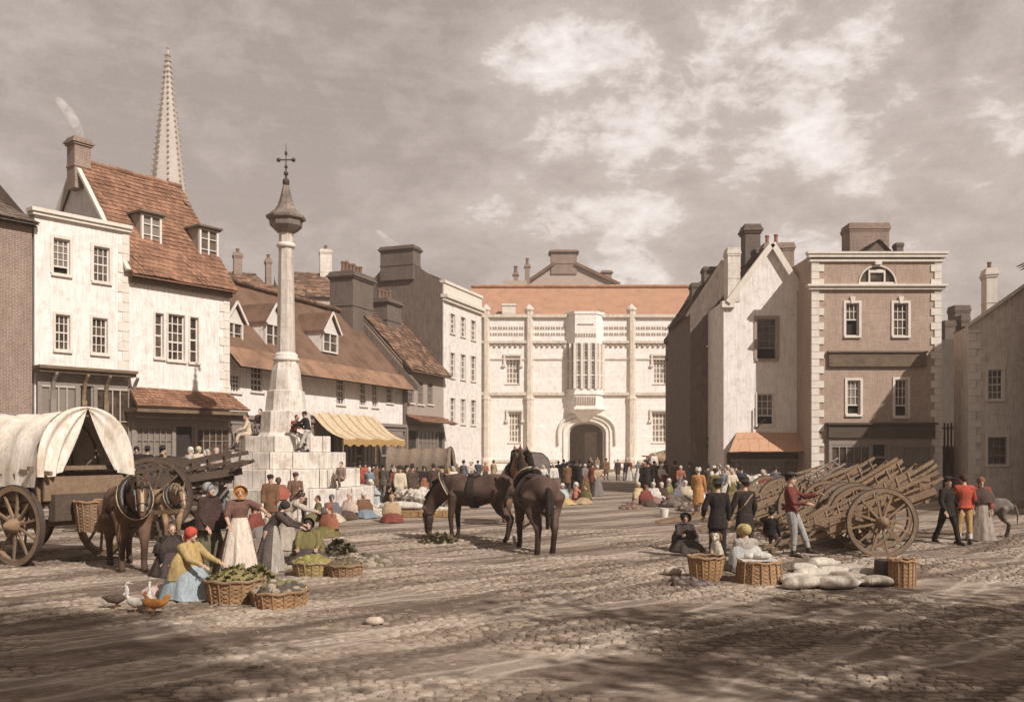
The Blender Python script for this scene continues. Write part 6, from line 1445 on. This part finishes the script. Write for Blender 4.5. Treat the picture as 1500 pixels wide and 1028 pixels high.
person(gp(553, 742), -70, 'woman in pale blue shawl stooping over goods beside the cross steps', gm, pose='kneel', lean=30, sk=(.40, .44, .44), coat=BLU, shl=(.42, .46, .46), hatk='scarf', hatc=WHT, near=True, h=1.75, arms=((60, 5, 20), (60, 5, 20)))
for i, (x, y, lab, rz) in enumerate(((601, 746, 'sheep turned away at the left of the little flock', 200), (614, 748, 'sheep between two others facing the cream smock', 160), (626, 750, 'sheep with raised head in the little flock', 20), (637, 747, 'rightmost whitish sheep nearest the grazing horse', -20), (619, 742, 'sheep standing at the back of the little flock', 90))): sheep(gp(x, y), rz, lab, s=1.05)
m = MB(); a, b_ = gp(566, 760), gp(640, 756)
m.cm = 0; m.box(0, 2.6, -.35, .35, 0, .22); 
for i in range(9): m.box(.02+i*.29, .26+i*.29, -.38, -.351, .02, .24)
o = m.build('low_trough', wood('orange_wood', (.45, .26, .10), grain=(9, 9, 9)), None); o.location = gp(566, 757); o.rotation_euler = (0, 0, R(3)); tag(o, 'long low orange brown wooden trough in front of the sheep', 'trough')
q = gp(598, 752); sack((gp(590, 755).x, gp(590, 755).y), 4, 'long white cloth bundle lying on the orange trough', (.8, .26, .16), WHT, z=.2, group=None)
for x, y, r_, h_, lab, ms in ((520, 752, .5, .3, 'pale heap of crockery at the right foot of the cross', [cloth(WHT), cloth((.5, .45, .38))]), (540, 756, .5, .35, 'grey white heap of wares before the pale blue shawl', [cloth((.45, .42, .38)), cloth(WHT)]), (556, 752, .4, .4, 'white linen heap touching the left end of the trough', [cloth(WHT)])):
    heap(gp(x, y), r_, h_, lab, ms, name='wares', cat='wares', n=50, sz=(.06, .13))
# far brown-tilted wagon, grey wagon, low wall
W2 = empty('covered_wagon', (*gp(640, 722)[:2], 0), R(-8), 'distant wagon with dull brown tilt in front of the shaded shop', 'wagon'); W2.scale = (.82, .82, .82)
wagon(W2, L=4.0, canvas=cloth((.24, .18, .13)), bz=1.2, hh=1.9, mat=WOODD)
W3 = empty('covered_wagon', (*gp(779, 716)[:2], 0), R(95), 'grey brown tilted wagon seen end on behind the horses', 'wagon'); W3.scale = (.82, .74, .74)
wagon(W3, L=3.4, canvas=cloth((.20, .165, .145)), bz=1.0, hh=2.0, mat=WOODD, open_=False)
m = MB(); 
for i in range(22): m.box(i*.36, i*.36+.34, -.2, .2, 0, .95+random.uniform(-.04, .04))
o = m.build('low_wall', PLAST_D, None); o.location = gp(596, 730); o.rotation_euler = (0, 0, R(12)); tag(o, 'low dark wall of rough boards behind the grazing horse', 'wall')
# -- people right of the horses
gc = 'people crowding the middle of the square'
person(gp(824, 739), 35, 'woman sitting on the ground in blue shawl and yellow skirt', gc, pose='ground', near=True, sk=(.50, .36, .16), coat=BLU, shl=(.42, .45, .44), hatk='scarf', hatc=WHT, h=1.75, full=1.1)
person(gp(844, 737), 75, 'woman sitting on the ground in coral red gown and white cap', gc, pose='ground', near=True, sk=CORAL, coat=CORAL, shl=CORAL, hatk='scarf', hatc=WHT, h=1.78, arms=((55, 5, 15), (40, 5, 20)))
for (x, y, f, lab, kw) in (
    (803, 713, 170, 'person in brown cloak just right of the grey wagon', dict(sk=DBR, coat=DBR, shl=DBR, cutlen=.7)),
    (811, 724, 20, 'woman in white standing behind the seated pair', dict(sk=(.5, .44, .38), coat=WHT, hatk='scarf', hatc=WHT)),
    (818, 712, 190, 'person in slate grey cloak, third right of the grey wagon', dict(sk=GRY, coat=NAVY, shl=(.13, .13, .14), cutlen=.7)),
    (826, 710, 150, 'tall person in dark blue grey coat behind the blue shawl', dict(coat=(.13, .14, .16), tail=1, low=GRY, h=1.76)),
    (835, 713, 30, 'person in bluish dress behind the seated coral gown', dict(sk=(.16, .17, .19), coat=(.15, .16, .18), hatk='bonnet', hatc=GRY)),
    (841, 716, 200, 'man in black coat walking away above the coral gown', dict(coat=BLK, tail=.7, low=BLK, hatk='round')),
    (850, 718, 170, 'tall man in black behind the coral gown, nearest the gate', dict(coat=BLK, tail=1.0, low=BLK, hatk='tall', h=1.72)),
    (846, 706, 0, 'woman with cream bonnet before the arch', dict(sk=DBR, coat=CRM, hatk='bonnet', hatc=WHT)),
    (865, 694, 10, 'brown clothed person inside the arch at the left', dict(coat=(.2, .13, .09), tail=.8, low=DBR)),
    (875, 694, 10, 'brown clothed person inside the arch at the right', dict(coat=(.22, .15, .1), tail=.8, low=DBR)),
    (905, 704, -20, 'man in dark brown coat alone on the pale paving', dict(coat=DBR, tail=.8, low=GRY)),
    (916, 704, 40, 'man in black jacket bending to his neighbour on the pale paving', dict(coat=BLK, tail=.4, low=GRY, lean=12)),
    (922, 704, -40, 'woman in reddish brown by the man in black jacket', dict(sk=GRY, coat=DRED, ap=WHT)),
    (949, 722, 190, 'man in black coat standing amid the seated women', dict(coat=BLK, tail=1.0, low=BLK, hatk='tall', h=1.74)),
    (966, 714, 160, 'dark brown shawled person behind the white seller', dict(sk=DBR, coat=DBR, shl=DBR)),
    (982, 707, -20, 'tall brown coated man in the thick of the right crowd', dict(coat=(.15, .10, .07), tail=1.1, low=DBR, h=1.85)),
    (975, 712, 40, 'stout person in maroon between the brown coated man and black coat', dict(sk=DRED, coat=DBR, shl=DRED, hatk='scarf', hatc=DBR)),
    (992, 708, 60, 'person in dull red jacket at the corner of the jettied house', dict(coat=DRED, tail=.6, low=GRY)),
    (1003, 712, 20, 'woman in dusky rose at the foot of the jettied house', dict(sk=(.3, .17, .14), coat=(.3, .17, .14), hatk='scarf', hatc=(.3, .2, .15))),
    (1031, 720, 180, 'person in navy coat against the dark gabled house', dict(coat=NAVY, tail=1, low=NAVY, hatk='round', h=1.8)),
    (1041, 722, 0, 'woman in tan shawl before the dark gabled house', dict(sk=(.3, .24, .18), coat=TAN, shl=TAN, hatk='scarf', hatc=TAN)),
    (1046, 736, 30, 'person in white smock behind the first black suit', dict(sk=(.5, .46, .42), coat=WHT, hatk='scarf', hatc=WHT)),
    (1053, 732, -30, 'woman with white bonnet near the orange canopy', dict(sk=(.4, .33, .28), coat=(.5, .44, .4), hatk='bonnet', hatc=WHT)),
    (1066, 733, 20, 'person in buff gown beside the shop under the orange canopy', dict(sk=(.38, .29, .22), coat=(.42, .33, .26), hatk='scarf', hatc=WHT)),
    (1078, 731, 190, 'customer in brown looking into the canopied shop', dict(coat=DBR, tail=.8, low=GRY, hatk='round'))):
    person(gp(x, y), f, lab, gc, **kw)
gw = 'seated sellers at the right of the square'
for (x, y, f, lab, kw) in (
    (935, 737, 40, 'seller in yellow shawl and pink skirt sitting leftmost of the right group', dict(sk=(.42, .30, .25), coat=YEL, shl=(.52, .42, .25), hatk='scarf', hatc=CRM)),
    (957, 737, -10, 'seller in white blouse and brown red skirt on the ground', dict(sk=(.25, .15, .12), coat=WHT, shl=WHT, hatk='scarf', hatc=WHT)),
    (980, 728, 60, 'seller in olive cloak and white cap above the bucket', dict(sk=OLV, coat=OLV, shl=(.21, .18, .07), hatk='scarf', hatc=WHT)),
    (1004, 733, -20, 'seller in cream kerchief sitting next to the orange coat', dict(sk=(.25, .2, .16), coat=CRM, shl=CRM, hatk='scarf', hatc=WHT))):
    person(gp(x, y), f, lab, gw, pose='ground', h=1.78, near=True, **kw)
person(gp(1023, 753), 150, 'person in long orange coat and white headcloth standing', gw, near=True, h=1.72, coat=ORG, tail=1.3, low=(.35, .27, .2), hatk='turban', hatc=WHT, fat=1.05)
m = MB(); m.lathe([(.13, 0), (.17, .3), (.18, .31), (.16, .3), (.15, .26), (.02, .25)], (0, 0, 0), 20); o = m.build('bucket', WHITEP, None); o.location = gp(973, 757); tag(o, 'white bucket standing alone before the olive cloak seller', 'bucket')
m = MB(); m.tube([(.175*math.cos(a), 0, .3+.17*math.sin(a)) for a in [math.pi*k/10 for k in range(11)]], [.01]*11, 6); m.build('handle', LEAD, o)
heap(gp(985, 742), .5, .45, 'dark sacks heaped among the seated sellers', [cloth((.16, .12, .095)), cloth((.10, .08, .065))], name='goods', cat='goods', n=30, sz=(.12, .2))
# white and brown wares under the orange canopy
for x in (1075, 1092, 1110, 1128): heap((wp(x, 0, 43.6).x, 43.6), .55, .5, {1075: 'white linens piled at the left of the canopied shop', 1092: 'second pile of white linens, below the canopy', 1110: 'third pile of white linens under the canopy middle', 1128: 'fourth pile of white linens at the right below the canopy'}[x], [cloth(WHT), cloth((.5, .44, .37))], name='linen', cat='linen', n=40, sz=(.1, .18), z=.7)
m = MB(); m.box(-1.6, 1.6, -.4, .4, .6, .68); 
for x_ in (-1.5, 1.5):
    for y_ in (-.35, .35): m.box(x_-.04, x_+.04, y_-.04, y_+.04, 0, .599)
o = m.build('trestle_table', WOODC, None); o.location = (wp(1102, 0, 43.6).x, 43.6, 0); tag(o, 'plank table bearing white linens under the orange canopy', 'table')
# cow and cart by the gatehouse
cow = horse(gp(968, 697), 10, 'tan brown cow standing by the gatehouse wall', (.14, .09, .055), head='low', s=1.35, kind='cow', cat='cow', harness=False, horns=True, ears=.7)
cart((gp(1001, 696).x, gp(1001, 696).y), 8, 10, 'distant brown cart behind the tan cow at the gatehouse', WOODC, None, s=2.0)
person(gp(958, 699), 20, 'woman in reddish dress standing left of the tan cow', gc, sk=DRED, coat=WHT, h=2.2, hatk='scarf', hatc=WHT)
# -- right foreground people
gr = 'people at the right foreground beside the carts'
person(gp(1003, 806), 5, 'dark hooded woman huddled on the ground left of the black suits', gr, near=True, pose='ground', h=1.66, full=1.05, sk=(.07, .055, .05), coat=(.06, .045, .04), shl=(.055, .042, .038), cutlen=.6, hatk='bonnet', hatc=(.05, .04, .036), arms=((40, 5, 60), (40, 5, 60)))
person(gp(1051, 820), 176, 'man in plain black suit seen from behind, left of the pair', gr, near=True, h=1.72, coat=BLK, tail=.55, low=BLK, upto=.98, hatk='round', arms=((-8, 22, 55), (5, 12, 10)))
person(gp(1091, 816), 196, 'man in black coat with a pale strap across his back', gr, near=True, h=1.74, coat=(.032, .026, .024), tail=.75, low=(.04, .032, .03), hatk='round', arms=((8, 18, 20), (5, 16, 20)), turn=20)
q = gp(1091, 816); m = MB(); m.tube([(q.x-.2, q.y+.02, .98), (q.x-.05, q.y-.185, 1.2), (q.x+.12, q.y-.17, 1.42)], [.018]*3, 6)
o = m.build('strap', cloth(TAN), None); tag(o, 'pale strap slung over the black coat back', 'strap')
person(gp(1093, 838), 188, 'woman in yellow straw bonnet and grey striped shawl sitting back to us', gr, near=True, pose='ground', h=1.72, full=1.0, sk=(.26, .20, .16), coat=(.40, .34, .29), shl=(.46, .45, .42), cutlen=.5, hatk='bonnet', hatc=(.48, .36, .16), lean=4)
person(gp(1130, 802), 150, 'dark hatted child crouched between the straw bonnet and the red jacket', gr, near=True, pose='crouch', h=1.3, coat=BLK, low=(.1, .07, .06), hatk='tall')
person(gp(1160, 815), 64, 'man in maroon jacket, buff apron and tricorn leaning on the cart', gr, near=True, pose='lean', h=1.86, coat=(.17, .05, .04), low=(.33, .32, .30), upto=.55, stockings=(.4, .36, .32), hatk='tricorn', hatc=(.06, .045, .04), arms=((60, 8, 40), (20, 10, 70)), lean=-4)
q = gp(1152, 828)
# dog
def dog(pos, rz, label):
    r = empty('dog', (pos[0], pos[1], 0), R(rz), label, 'dog'); mb = MB()
    mb.tube([(-.16, 0, .10), (-.12, 0, .2), (0, 0, .36), (.06, 0, .5), (.1, 0, .58)], [(.12, .12), (.14, .15), (.12, .13), (.09, .10), (.07, .07)], 12, (0, 1, 0))
    mb.ball((.12, 0, .66), (.085, .08, .08), 12, 8); mb.tube([(.16, 0, .65), (.27, 0, .62)], [.05, .03], 8)
    for k in (-1, 1):
        mb.tube([(.07, k*.07, .42), (.1, k*.075, .2), (.1, k*.075, .05), (.16, k*.075, .03)], [.05, .034, .03, .03], 8, (0, 1, 0)); mb.tube([(-.12, k*.1, .16), (.0, k*.13, .12), (-.08, k*.12, .04), (.06, k*.12, .03)], [.08, .06, .035, .03], 8, (0, 0, 1))
    mb.tube([(-.24, 0, .1), (-.36, .04, .05), (-.46, .1, .06)], [.03, .022, .012], 6)
    link_mesh('body', fuse(mb, .014, 3), cloth((.56, .48, .38)), r)
    for k in (-1, 1): m = MB(); m.tube([(.10, k*.06, .72), (.10, k*.1, .68), (.12, k*.11, .60)], [.03, .032, .015], 8); m.build('ear', cloth((.2, .11, .06)), r, smooth=True)
    m = MB(); m.ball((.275, 0, .63), .018, 6, 5)
    for k in (-1, 1): m.ball((.185, k*.045, .685), .013, 6, 5)
    m.build('nose_and_eyes', plain('black_iron', (.05, .04, .035), .6), r); return r
dog(gp(1050, 836), -115, 'white dog with brown ears sitting between the basket and the straw bonnet').scale = (1.05,)*3
q = gp(1034, 848); basket(q, 'tall tan wicker basket at the feet of the dog', r=.33, h=.42, fl=1.2)
q = gp(1112, 852); basket(q, 'broad orange wicker hamper beside the straw bonnet woman', r=.37, h=.38, fl=.88); 
m = MB(); m.box(-.36, .3, -.22, .26, 0, .02); m.ball((.05, 0, .08), (.18, .14, .07), 10, 7, jit=.1); m.ball((-.15, .05, .07), (.12, .1, .06), 10, 7, jit=.1); o = m.build('cloth_wrapped_loaves', cloth(WHT), None); o.location = (q.x, q.y, .40); tag(o, 'pale wrapped loaves on a dark board atop the broad orange hamper', 'loaves')
q = gp(1322, 858); basket(q, 'narrow tall wicker basket by the rim of the big cart wheel', r=.22, h=.46, fl=1.05); 
m = MB(); m.lathe([(.18, 0), (.21, .2), (.2, .42), (.17, .42), (.02, .40)], (0, 0, 0), 18); o = m.build('tub', WOODD, None); o.location = gp(1298, 853); tag(o, 'dark wooden tub left of the narrow tall basket', 'tub')
heap(gp(1010, 856), .4, .12, 'dark dusty scrap of matting left of the tan basket', [cloth((.09, .07, .06)), cloth((.18, .14, .12))], name='matting', cat='matting', n=40, sz=(.05, .09))
sp = [(1176, 862, 10), (1180, 838, -20), (1205, 833, 15), (1190, 850, 5), (1222, 846, -10), (1240, 838, 20), (1212, 858, 0), (1245, 856, 8), (1268, 849, -15), (1170, 855, 30), (1285, 858, 5), (1230, 862, 10)]
sl = ['plump white sack by the tip of the cart shaft', 'white sack lying second from the shaft tip', 'white sack tucked nearest the shadow under the cart', 'long pale sack in the middle of the heap', 'pale flattened sack behind the front row', 'greyish sack under the cart bed', 'white sack at the very front of the heap', 'front sack right of the foremost one', 'dim sack near the dark tub', 'small sack at the left front corner of the heap', 'last sack at the right end of the heap', 'flat sack lying in front of all others']
for (x, y, a), l in zip(sp, sl): sack(gp(x, y), a, l, (random.uniform(.26, .42), .2, random.uniform(.08, .13)), (.60, .53, .44) if x < 1240 else (.42, .36, .29))
# -- carts at the right
gk = 'empty market carts crowded at the right'
TL = 24
cart((gp(1305, 816).x-.15, gp(1305, 816).y+.72), -4, 21.5, 'foremost cart with great spoked wheel and shaft resting on the ground', WOODC, gk, length=2.5)
cart((wp(1270, 0, 22.6).x, 22.6), 4, 27, 'second cart with raised tail just behind the great wheel cart', WOODC, gk, length=2.9)
cart((wp(1225, 0, 24.4).x, 24.4), 0, 28, 'third cart, its rails slanting up toward the brick shop door', WOODC, gk, length=3.0)
cart((wp(1160, 0, 26.4).x, 26.4), 8, 18, 'fourth cart with long low plank sides behind the black suits', WOODC, gk, length=3.2)
cart((wp(1135, 0, 29.0).x, 29.0), 2, 14, 'farthest cart with a boarded side under the orange canopy', WOODC, gk, length=3.4)
m = MB()
for k in (-1, 1): m.bar((0, k*.16, 0), (1.05, k*.16, 0), .04, .05)
for i in range(4): m.bar((.12+i*.25, -.16, 0), (.12+i*.25, .16, 0), .035, .04)
o = m.build('ladder', wood('bleached_wood', (.46, .38, .29)), None); o.location = wp(1188, 702, 25.3); o.rotation_euler = (R(35), R(-30), R(5)); tag(o, 'pale ladder lying across the carts before the brick shop', 'ladder')
# -- right edge group
gg = 'group walking at the right edge'
person(gp(1388, 797), 20, 'man in black suit and cocked hat striding at the left of the red coats', gg, near=True, pose='stride', h=1.72, coat=BLK, tail=.45, low=BLK, upto=.98, hatk='tricorn', arms=((10, 10, 30), (12, 16, 20)))
person(gp(1412, 797), 178, 'man in scarlet jacket and tan breeches seen from behind', gg, near=True, h=1.76, coat=(.40, .075, .045), tail=.1, low=(.42, .27, .11), upto=.5, stockings=WHT, fat=1.1, hatk='cap', hatc=(.08, .04, .03), arms=((20, 18, 45), (15, 18, 45)))
person(gp(1437, 792), -15, 'person in dull red bodice and dark shawl beside the donkey', gg, near=True, h=1.68, sk=(.34, .28, .23), coat=(.26, .07, .05), shl=(.09, .06, .05), hatk='scarf', hatc=(.22, .11, .07))
horse(gp(1446, 786), 160, 'small grey brown donkey at the right edge behind the dull red bodice', (.085, .07, .058), head='low', s=.68, kind='donkey', cat='donkey', harness=False, ears=1.7)
person(gp(1361, 727), 100, 'person in blue black coat passing the right end of the brick shop', gg, coat=NAVY, tail=1, low=NAVY, hatk='round')
person(gp(1372, 724), 80, 'person in dark grey dress following past the brick shop', gg, sk=GRY, coat=NAVY, hatk='bonnet', hatc=GRY)

# -- further people filling the crowd; each has its own dress and place
PAL = {'brown': DBR, 'black': BLK, 'slate': (.13, .13, .14), 'maroon': DRED, 'cream': CRM, 'white': WHT, 'olive': OLV, 'tan': TAN, 'rust': (.30, .12, .07), 'navy': NAVY, 'grey': GRY, 'dull pink': PNK, 'mustard': (.36, .26, .10), 'dusty blue': (.20, .24, .27), 'chestnut': (.17, .09, .05)}
def extras(place, group, rows):
    for x, y, f, kind, c1, c2, extra_ in rows:
        A, B_ = PAL[c1], PAL[c2]
        if kind == 'man': person(gp(x, y), f, 'man in %s coat, %s breeches, %s' % (c1, c2, extra_), group, coat=A, tail=.8, low=B_, hatk='round' if int(x) % 2 else 'cap', h=1.6+.12*random.random())
        elif kind == 'woman': person(gp(x, y), f, 'woman in %s bodice, %s skirt, %s' % (c1, c2, extra_), group, coat=A, sk=B_, hatk='scarf' if int(x) % 2 else 'bonnet', hatc=WHT if int(x) % 3 else A, h=1.52+.1*random.random(), arms=((25, 8, 50), (10, 8, 30)))
        else: person(gp(x, y), f, 'seated seller in %s shawl, %s skirt, %s' % (c1, c2, extra_), group, pose='ground', coat=A, shl=A, sk=B_, hatk='scarf', hatc=WHT if int(x) % 2 else A, h=1.7)
extras('behind the grazing horse', gm, [
 (662, 718, 20, 'man', 'black', 'grey', 'nearest the brown tilt'), (670, 714, 200, 'woman', 'chestnut', 'brown', 'second from the brown tilt'), (679, 716, 150, 'man', 'slate', 'black', 'above the grazing horse withers'),
 (690, 712, 30, 'woman', 'cream', 'grey', 'pale among dark coats behind the grazing horse'), (700, 711, 190, 'man', 'navy', 'navy', 'behind the grazing horse back'), (711, 709, 10, 'woman', 'rust', 'brown', 'behind the grazing horse saddle'), (723, 707, 160, 'man', 'tan', 'brown', 'behind the grazing horse rump')])
extras('at the right foot of the cross', gm, [
 (508, 742, 30, 'seller', 'grey', 'maroon', 'against the lowest step'), (528, 740, -30, 'seller', 'mustard', 'grey', 'by the crockery heap'), (570, 742, 60, 'seller', 'brown', 'slate', 'behind the linen heap'),
 (541, 733, 190, 'woman', 'dusty blue', 'grey', 'bending to the red coat'), (552, 728, 20, 'man', 'chestnut', 'tan', 'in the awning shade'), (596, 735, 100, 'man', 'olive', 'brown', 'left of the tall hat'), (578, 733, 10, 'woman', 'maroon', 'black', 'before the awning post')])
extras('in the far middle of the square', gc, [
 (796, 720, 20, 'woman', 'white', 'dusty blue', 'touching the grey wagon'), (831, 722, 190, 'man', 'chestnut', 'brown', 'behind the two seated women'), (857, 720, 30, 'woman', 'grey', 'chestnut', 'right of the tall black hat'),
 (863, 714, 160, 'man', 'slate', 'grey', 'looking to the arch'),])
extras('in the right crowd', gc, [
 (941, 716, 20, 'woman', 'olive', 'brown', 'behind the yellow shawl'), (958, 712, 200, 'man', 'grey', 'black', 'beside the black coat'), (969, 722, 30, 'woman', 'white', 'maroon', 'above the white blouse'), (989, 720, 160, 'man', 'chestnut', 'black', 'right of the olive cloak'),
 (997, 726, 0, 'woman', 'rust', 'grey', 'behind the cream kerchief'), (1010, 722, 190, 'man', 'slate', 'slate', 'left of the orange coat'), (1016, 716, 20, 'woman', 'dull pink', 'brown', 'beyond the orange coat'), (1037, 730, 170, 'man', 'brown', 'tan', 'right of the orange coat'),
 (1072, 742, 20, 'woman', 'cream', 'olive', 'between the two black suits'), (1060, 740, -30, 'woman', 'dusty blue', 'white', 'half hidden by the left black suit'), (1086, 738, 150, 'man', 'navy', 'brown', 'beyond the pale strap')])
extras('in the low seated row', gw, [
 (946, 741, 20, 'seller', 'maroon', 'brown', 'between yellow and white sellers'), (969, 735, -30, 'seller', 'brown', 'dull pink', 'left of the olive cloak'), (992, 737, 40, 'seller', 'slate', 'brown', 'left of the cream kerchief'), (1030, 745, 30, 'seller', 'white', 'grey', 'behind the orange coat')])
extras('behind the covered wagon', gl, [
 (250, 742, 30, 'man', 'chestnut', 'black', 'between wagon and carts'), (263, 738, 190, 'woman', 'slate', 'grey', 'before the dark low cart'), (288, 740, 10, 'woman', 'grey', 'brown', 'at the cart wheel'), (300, 748, 160, 'man', 'brown', 'brown', 'close to the cross corner')])
extras('round the cross', gm, [
 (486, 764, 20, 'seller', 'slate', 'cream', 'squeezed between the olive cloak and pale heaps'), (512, 760, -20, 'seller', 'dull pink', 'brown', 'in front of the low pale blocks'), (533, 758, 30, 'seller', 'chestnut', 'dusty blue', 'selling from the crockery heap'),
 (574, 764, 10, 'seller', 'tan', 'maroon', 'at the left end of the orange trough'), (500, 734, 120, 'man', 'grey', 'tan', 'on the corner of the cross steps'), (648, 742, -60, 'man', 'maroon', 'grey', 'minding the sheep at the right'),
 (657, 738, 10, 'woman', 'mustard', 'brown', 'right of the little flock'), (664, 730, 30, 'woman', 'white', 'slate', 'over the grazing horse neck'), (635, 732, 190, 'man', 'brown', 'navy', 'behind the rightmost sheep'),
 (621, 730, 20, 'woman', 'black', 'rust', 'behind the middle sheep'), (565, 722, 10, 'woman', 'white', 'black', 'deep in the awning shade'), (527, 722, 160, 'man', 'olive', 'black', 'between red coat and cross'),
 (374, 786, 70, 'seller', 'maroon', 'grey', 'behind the cream apron woman'), (482, 786, -30, 'seller', 'rust', 'olive', 'behind the dark leek bundle'), (324, 776, 30, 'woman', 'grey', 'slate', 'behind the grey bonnet woman'), (396, 778, 10, 'man', 'chestnut', 'cream', 'behind the stooping basket carrier')])
extras('beyond the horses', gc, [ (868, 722, 150, 'man', 'maroon', 'slate', 'alone in the middle ground'), (875, 727, 30, 'woman', 'tan', 'grey', 'walking toward the coral gown'),
 (858, 738, -40, 'seller', 'olive', 'tan', 'right of the coral gown'), (808, 740, 20, 'seller', 'grey', 'cream', 'left of the blue shawl pair'), (888, 703, 20, 'man', 'chestnut', 'slate', 'on the paving right of the arch'),
 (935, 706, 30, 'woman', 'slate', 'white', 'on the paving left of the cow'), (944, 703, 190, 'man', 'rust', 'black', 'on the paving near the cow'), (1048, 748, 200, 'man', 'olive', 'grey', 'just behind the left black suit'), (1118, 742, 20, 'woman', 'maroon', 'cream', 'between the carts and the canopy'), (1136, 738, 160, 'man', 'slate', 'brown', 'by the canopied shop end')])
for (x, y, rr, hh_, lab, ms) in ((490, 752, .45, .28, 'low heap of brown bundles against the bottom step', [cloth((.28, .2, .14)), cloth((.4, .33, .26))]), (650, 752, .6, .2, 'pale spread of wares on cloth left of the grazing horse', [cloth(WHT), cloth((.45, .36, .27))]),
   (925, 745, .5, .2, 'small brown heap left of the yellow shawl seller', [cloth((.25, .17, .12)), cloth((.15, .1, .08))]), (1012, 748, .6, .35, 'dark bundles before the cream kerchief seller', [cloth((.14, .1, .08)), cloth((.3, .24, .19))]), (300, 770, .6, .3, 'grey straw heap between wagon and cross', [cloth((.36, .3, .23)), cloth((.2, .16, .12))])):
    heap(gp(x, y), rr, hh_, lab, ms, name='wares', cat='wares', n=70, sz=(.06, .13))
def outward(o):
    bm = bmesh.new(); bm.from_mesh(o.data); bmesh.ops.recalc_face_normals(bm, faces=bm.faces); bm.to_mesh(o.data); bm.free()
# -- chimney smoke: small bodies of thin smoke
def smoke(px, py, d, pts, label, dens=4.0):
    m = MB(); o0 = wp(px, py, d); k = d/F
    m.tube([(dx*k, 0, dz*k) for dx, dz, r_ in pts], [r_*k for _, _, r_ in pts], 14, (0, 1, 0)); mt, t = newmat('smoke')
    oc = t.n('ShaderNodeTexCoord').outputs['Object']
    n = t.noise(oc, 1.7*40/d, 6, .65, 1.0); dn = t.math('MULTIPLY', t.ramp(n, [(.42, .01), (.64, .8)]), dens*40/d)
    pv = t.n('ShaderNodeVolumePrincipled', {'Color': (.97, .95, .93, 1), 'Density': dn, 'Anisotropy': -.5}); t.n('ShaderNodeOutputMaterial', {1: pv.outputs[0]})
    o = m.build('smoke', mt, None, smooth=True); outward(o); o.location = o0; tag(o, label, 'smoke', kind='stuff')
smoke(122, 210, 41, [(0, 0, 3), (-4, 14, 5), (-12, 30, 8), (-22, 46, 8), (-36, 62, 6)], 'pale smoke drifting left from the chimney over the steep red roof')
smoke(590, 366, 68, [(0, 0, 2), (-10, 8, 4), (-22, 14, 5), (-36, 26, 4)], 'wisp of smoke from the broad chimney of the tall gable', 6)
smoke(824, 364, 136, [(0, 0, 2), (-6, 10, 4), (-14, 18, 5), (-22, 34, 4), (-32, 44, 3)], 'white smoke from the chimney behind the orange roof', 9)
smoke(1290, 325, 48, [(0, 0, 4), (4, 12, 8), (12, 26, 11), (6, 44, 12), (-14, 60, 9)], 'thin grey smoke over the big chimney of the brick house', 1.6)
# -- the air itself
m = MB(); m.box(-420, 420, -70, 420, -1, 118); mt, t = newmat('haze_air')
pv = t.n('ShaderNodeVolumePrincipled', {'Color': (.90, .85, .80, 1), 'Density': .0007, 'Anisotropy': 0.0}); t.n('ShaderNodeOutputMaterial', {1: pv.outputs[0]})
o = m.build('haze', mt); outward(o); tag(o, kind='stuff')
bpy.data.scenes.remove(BK)
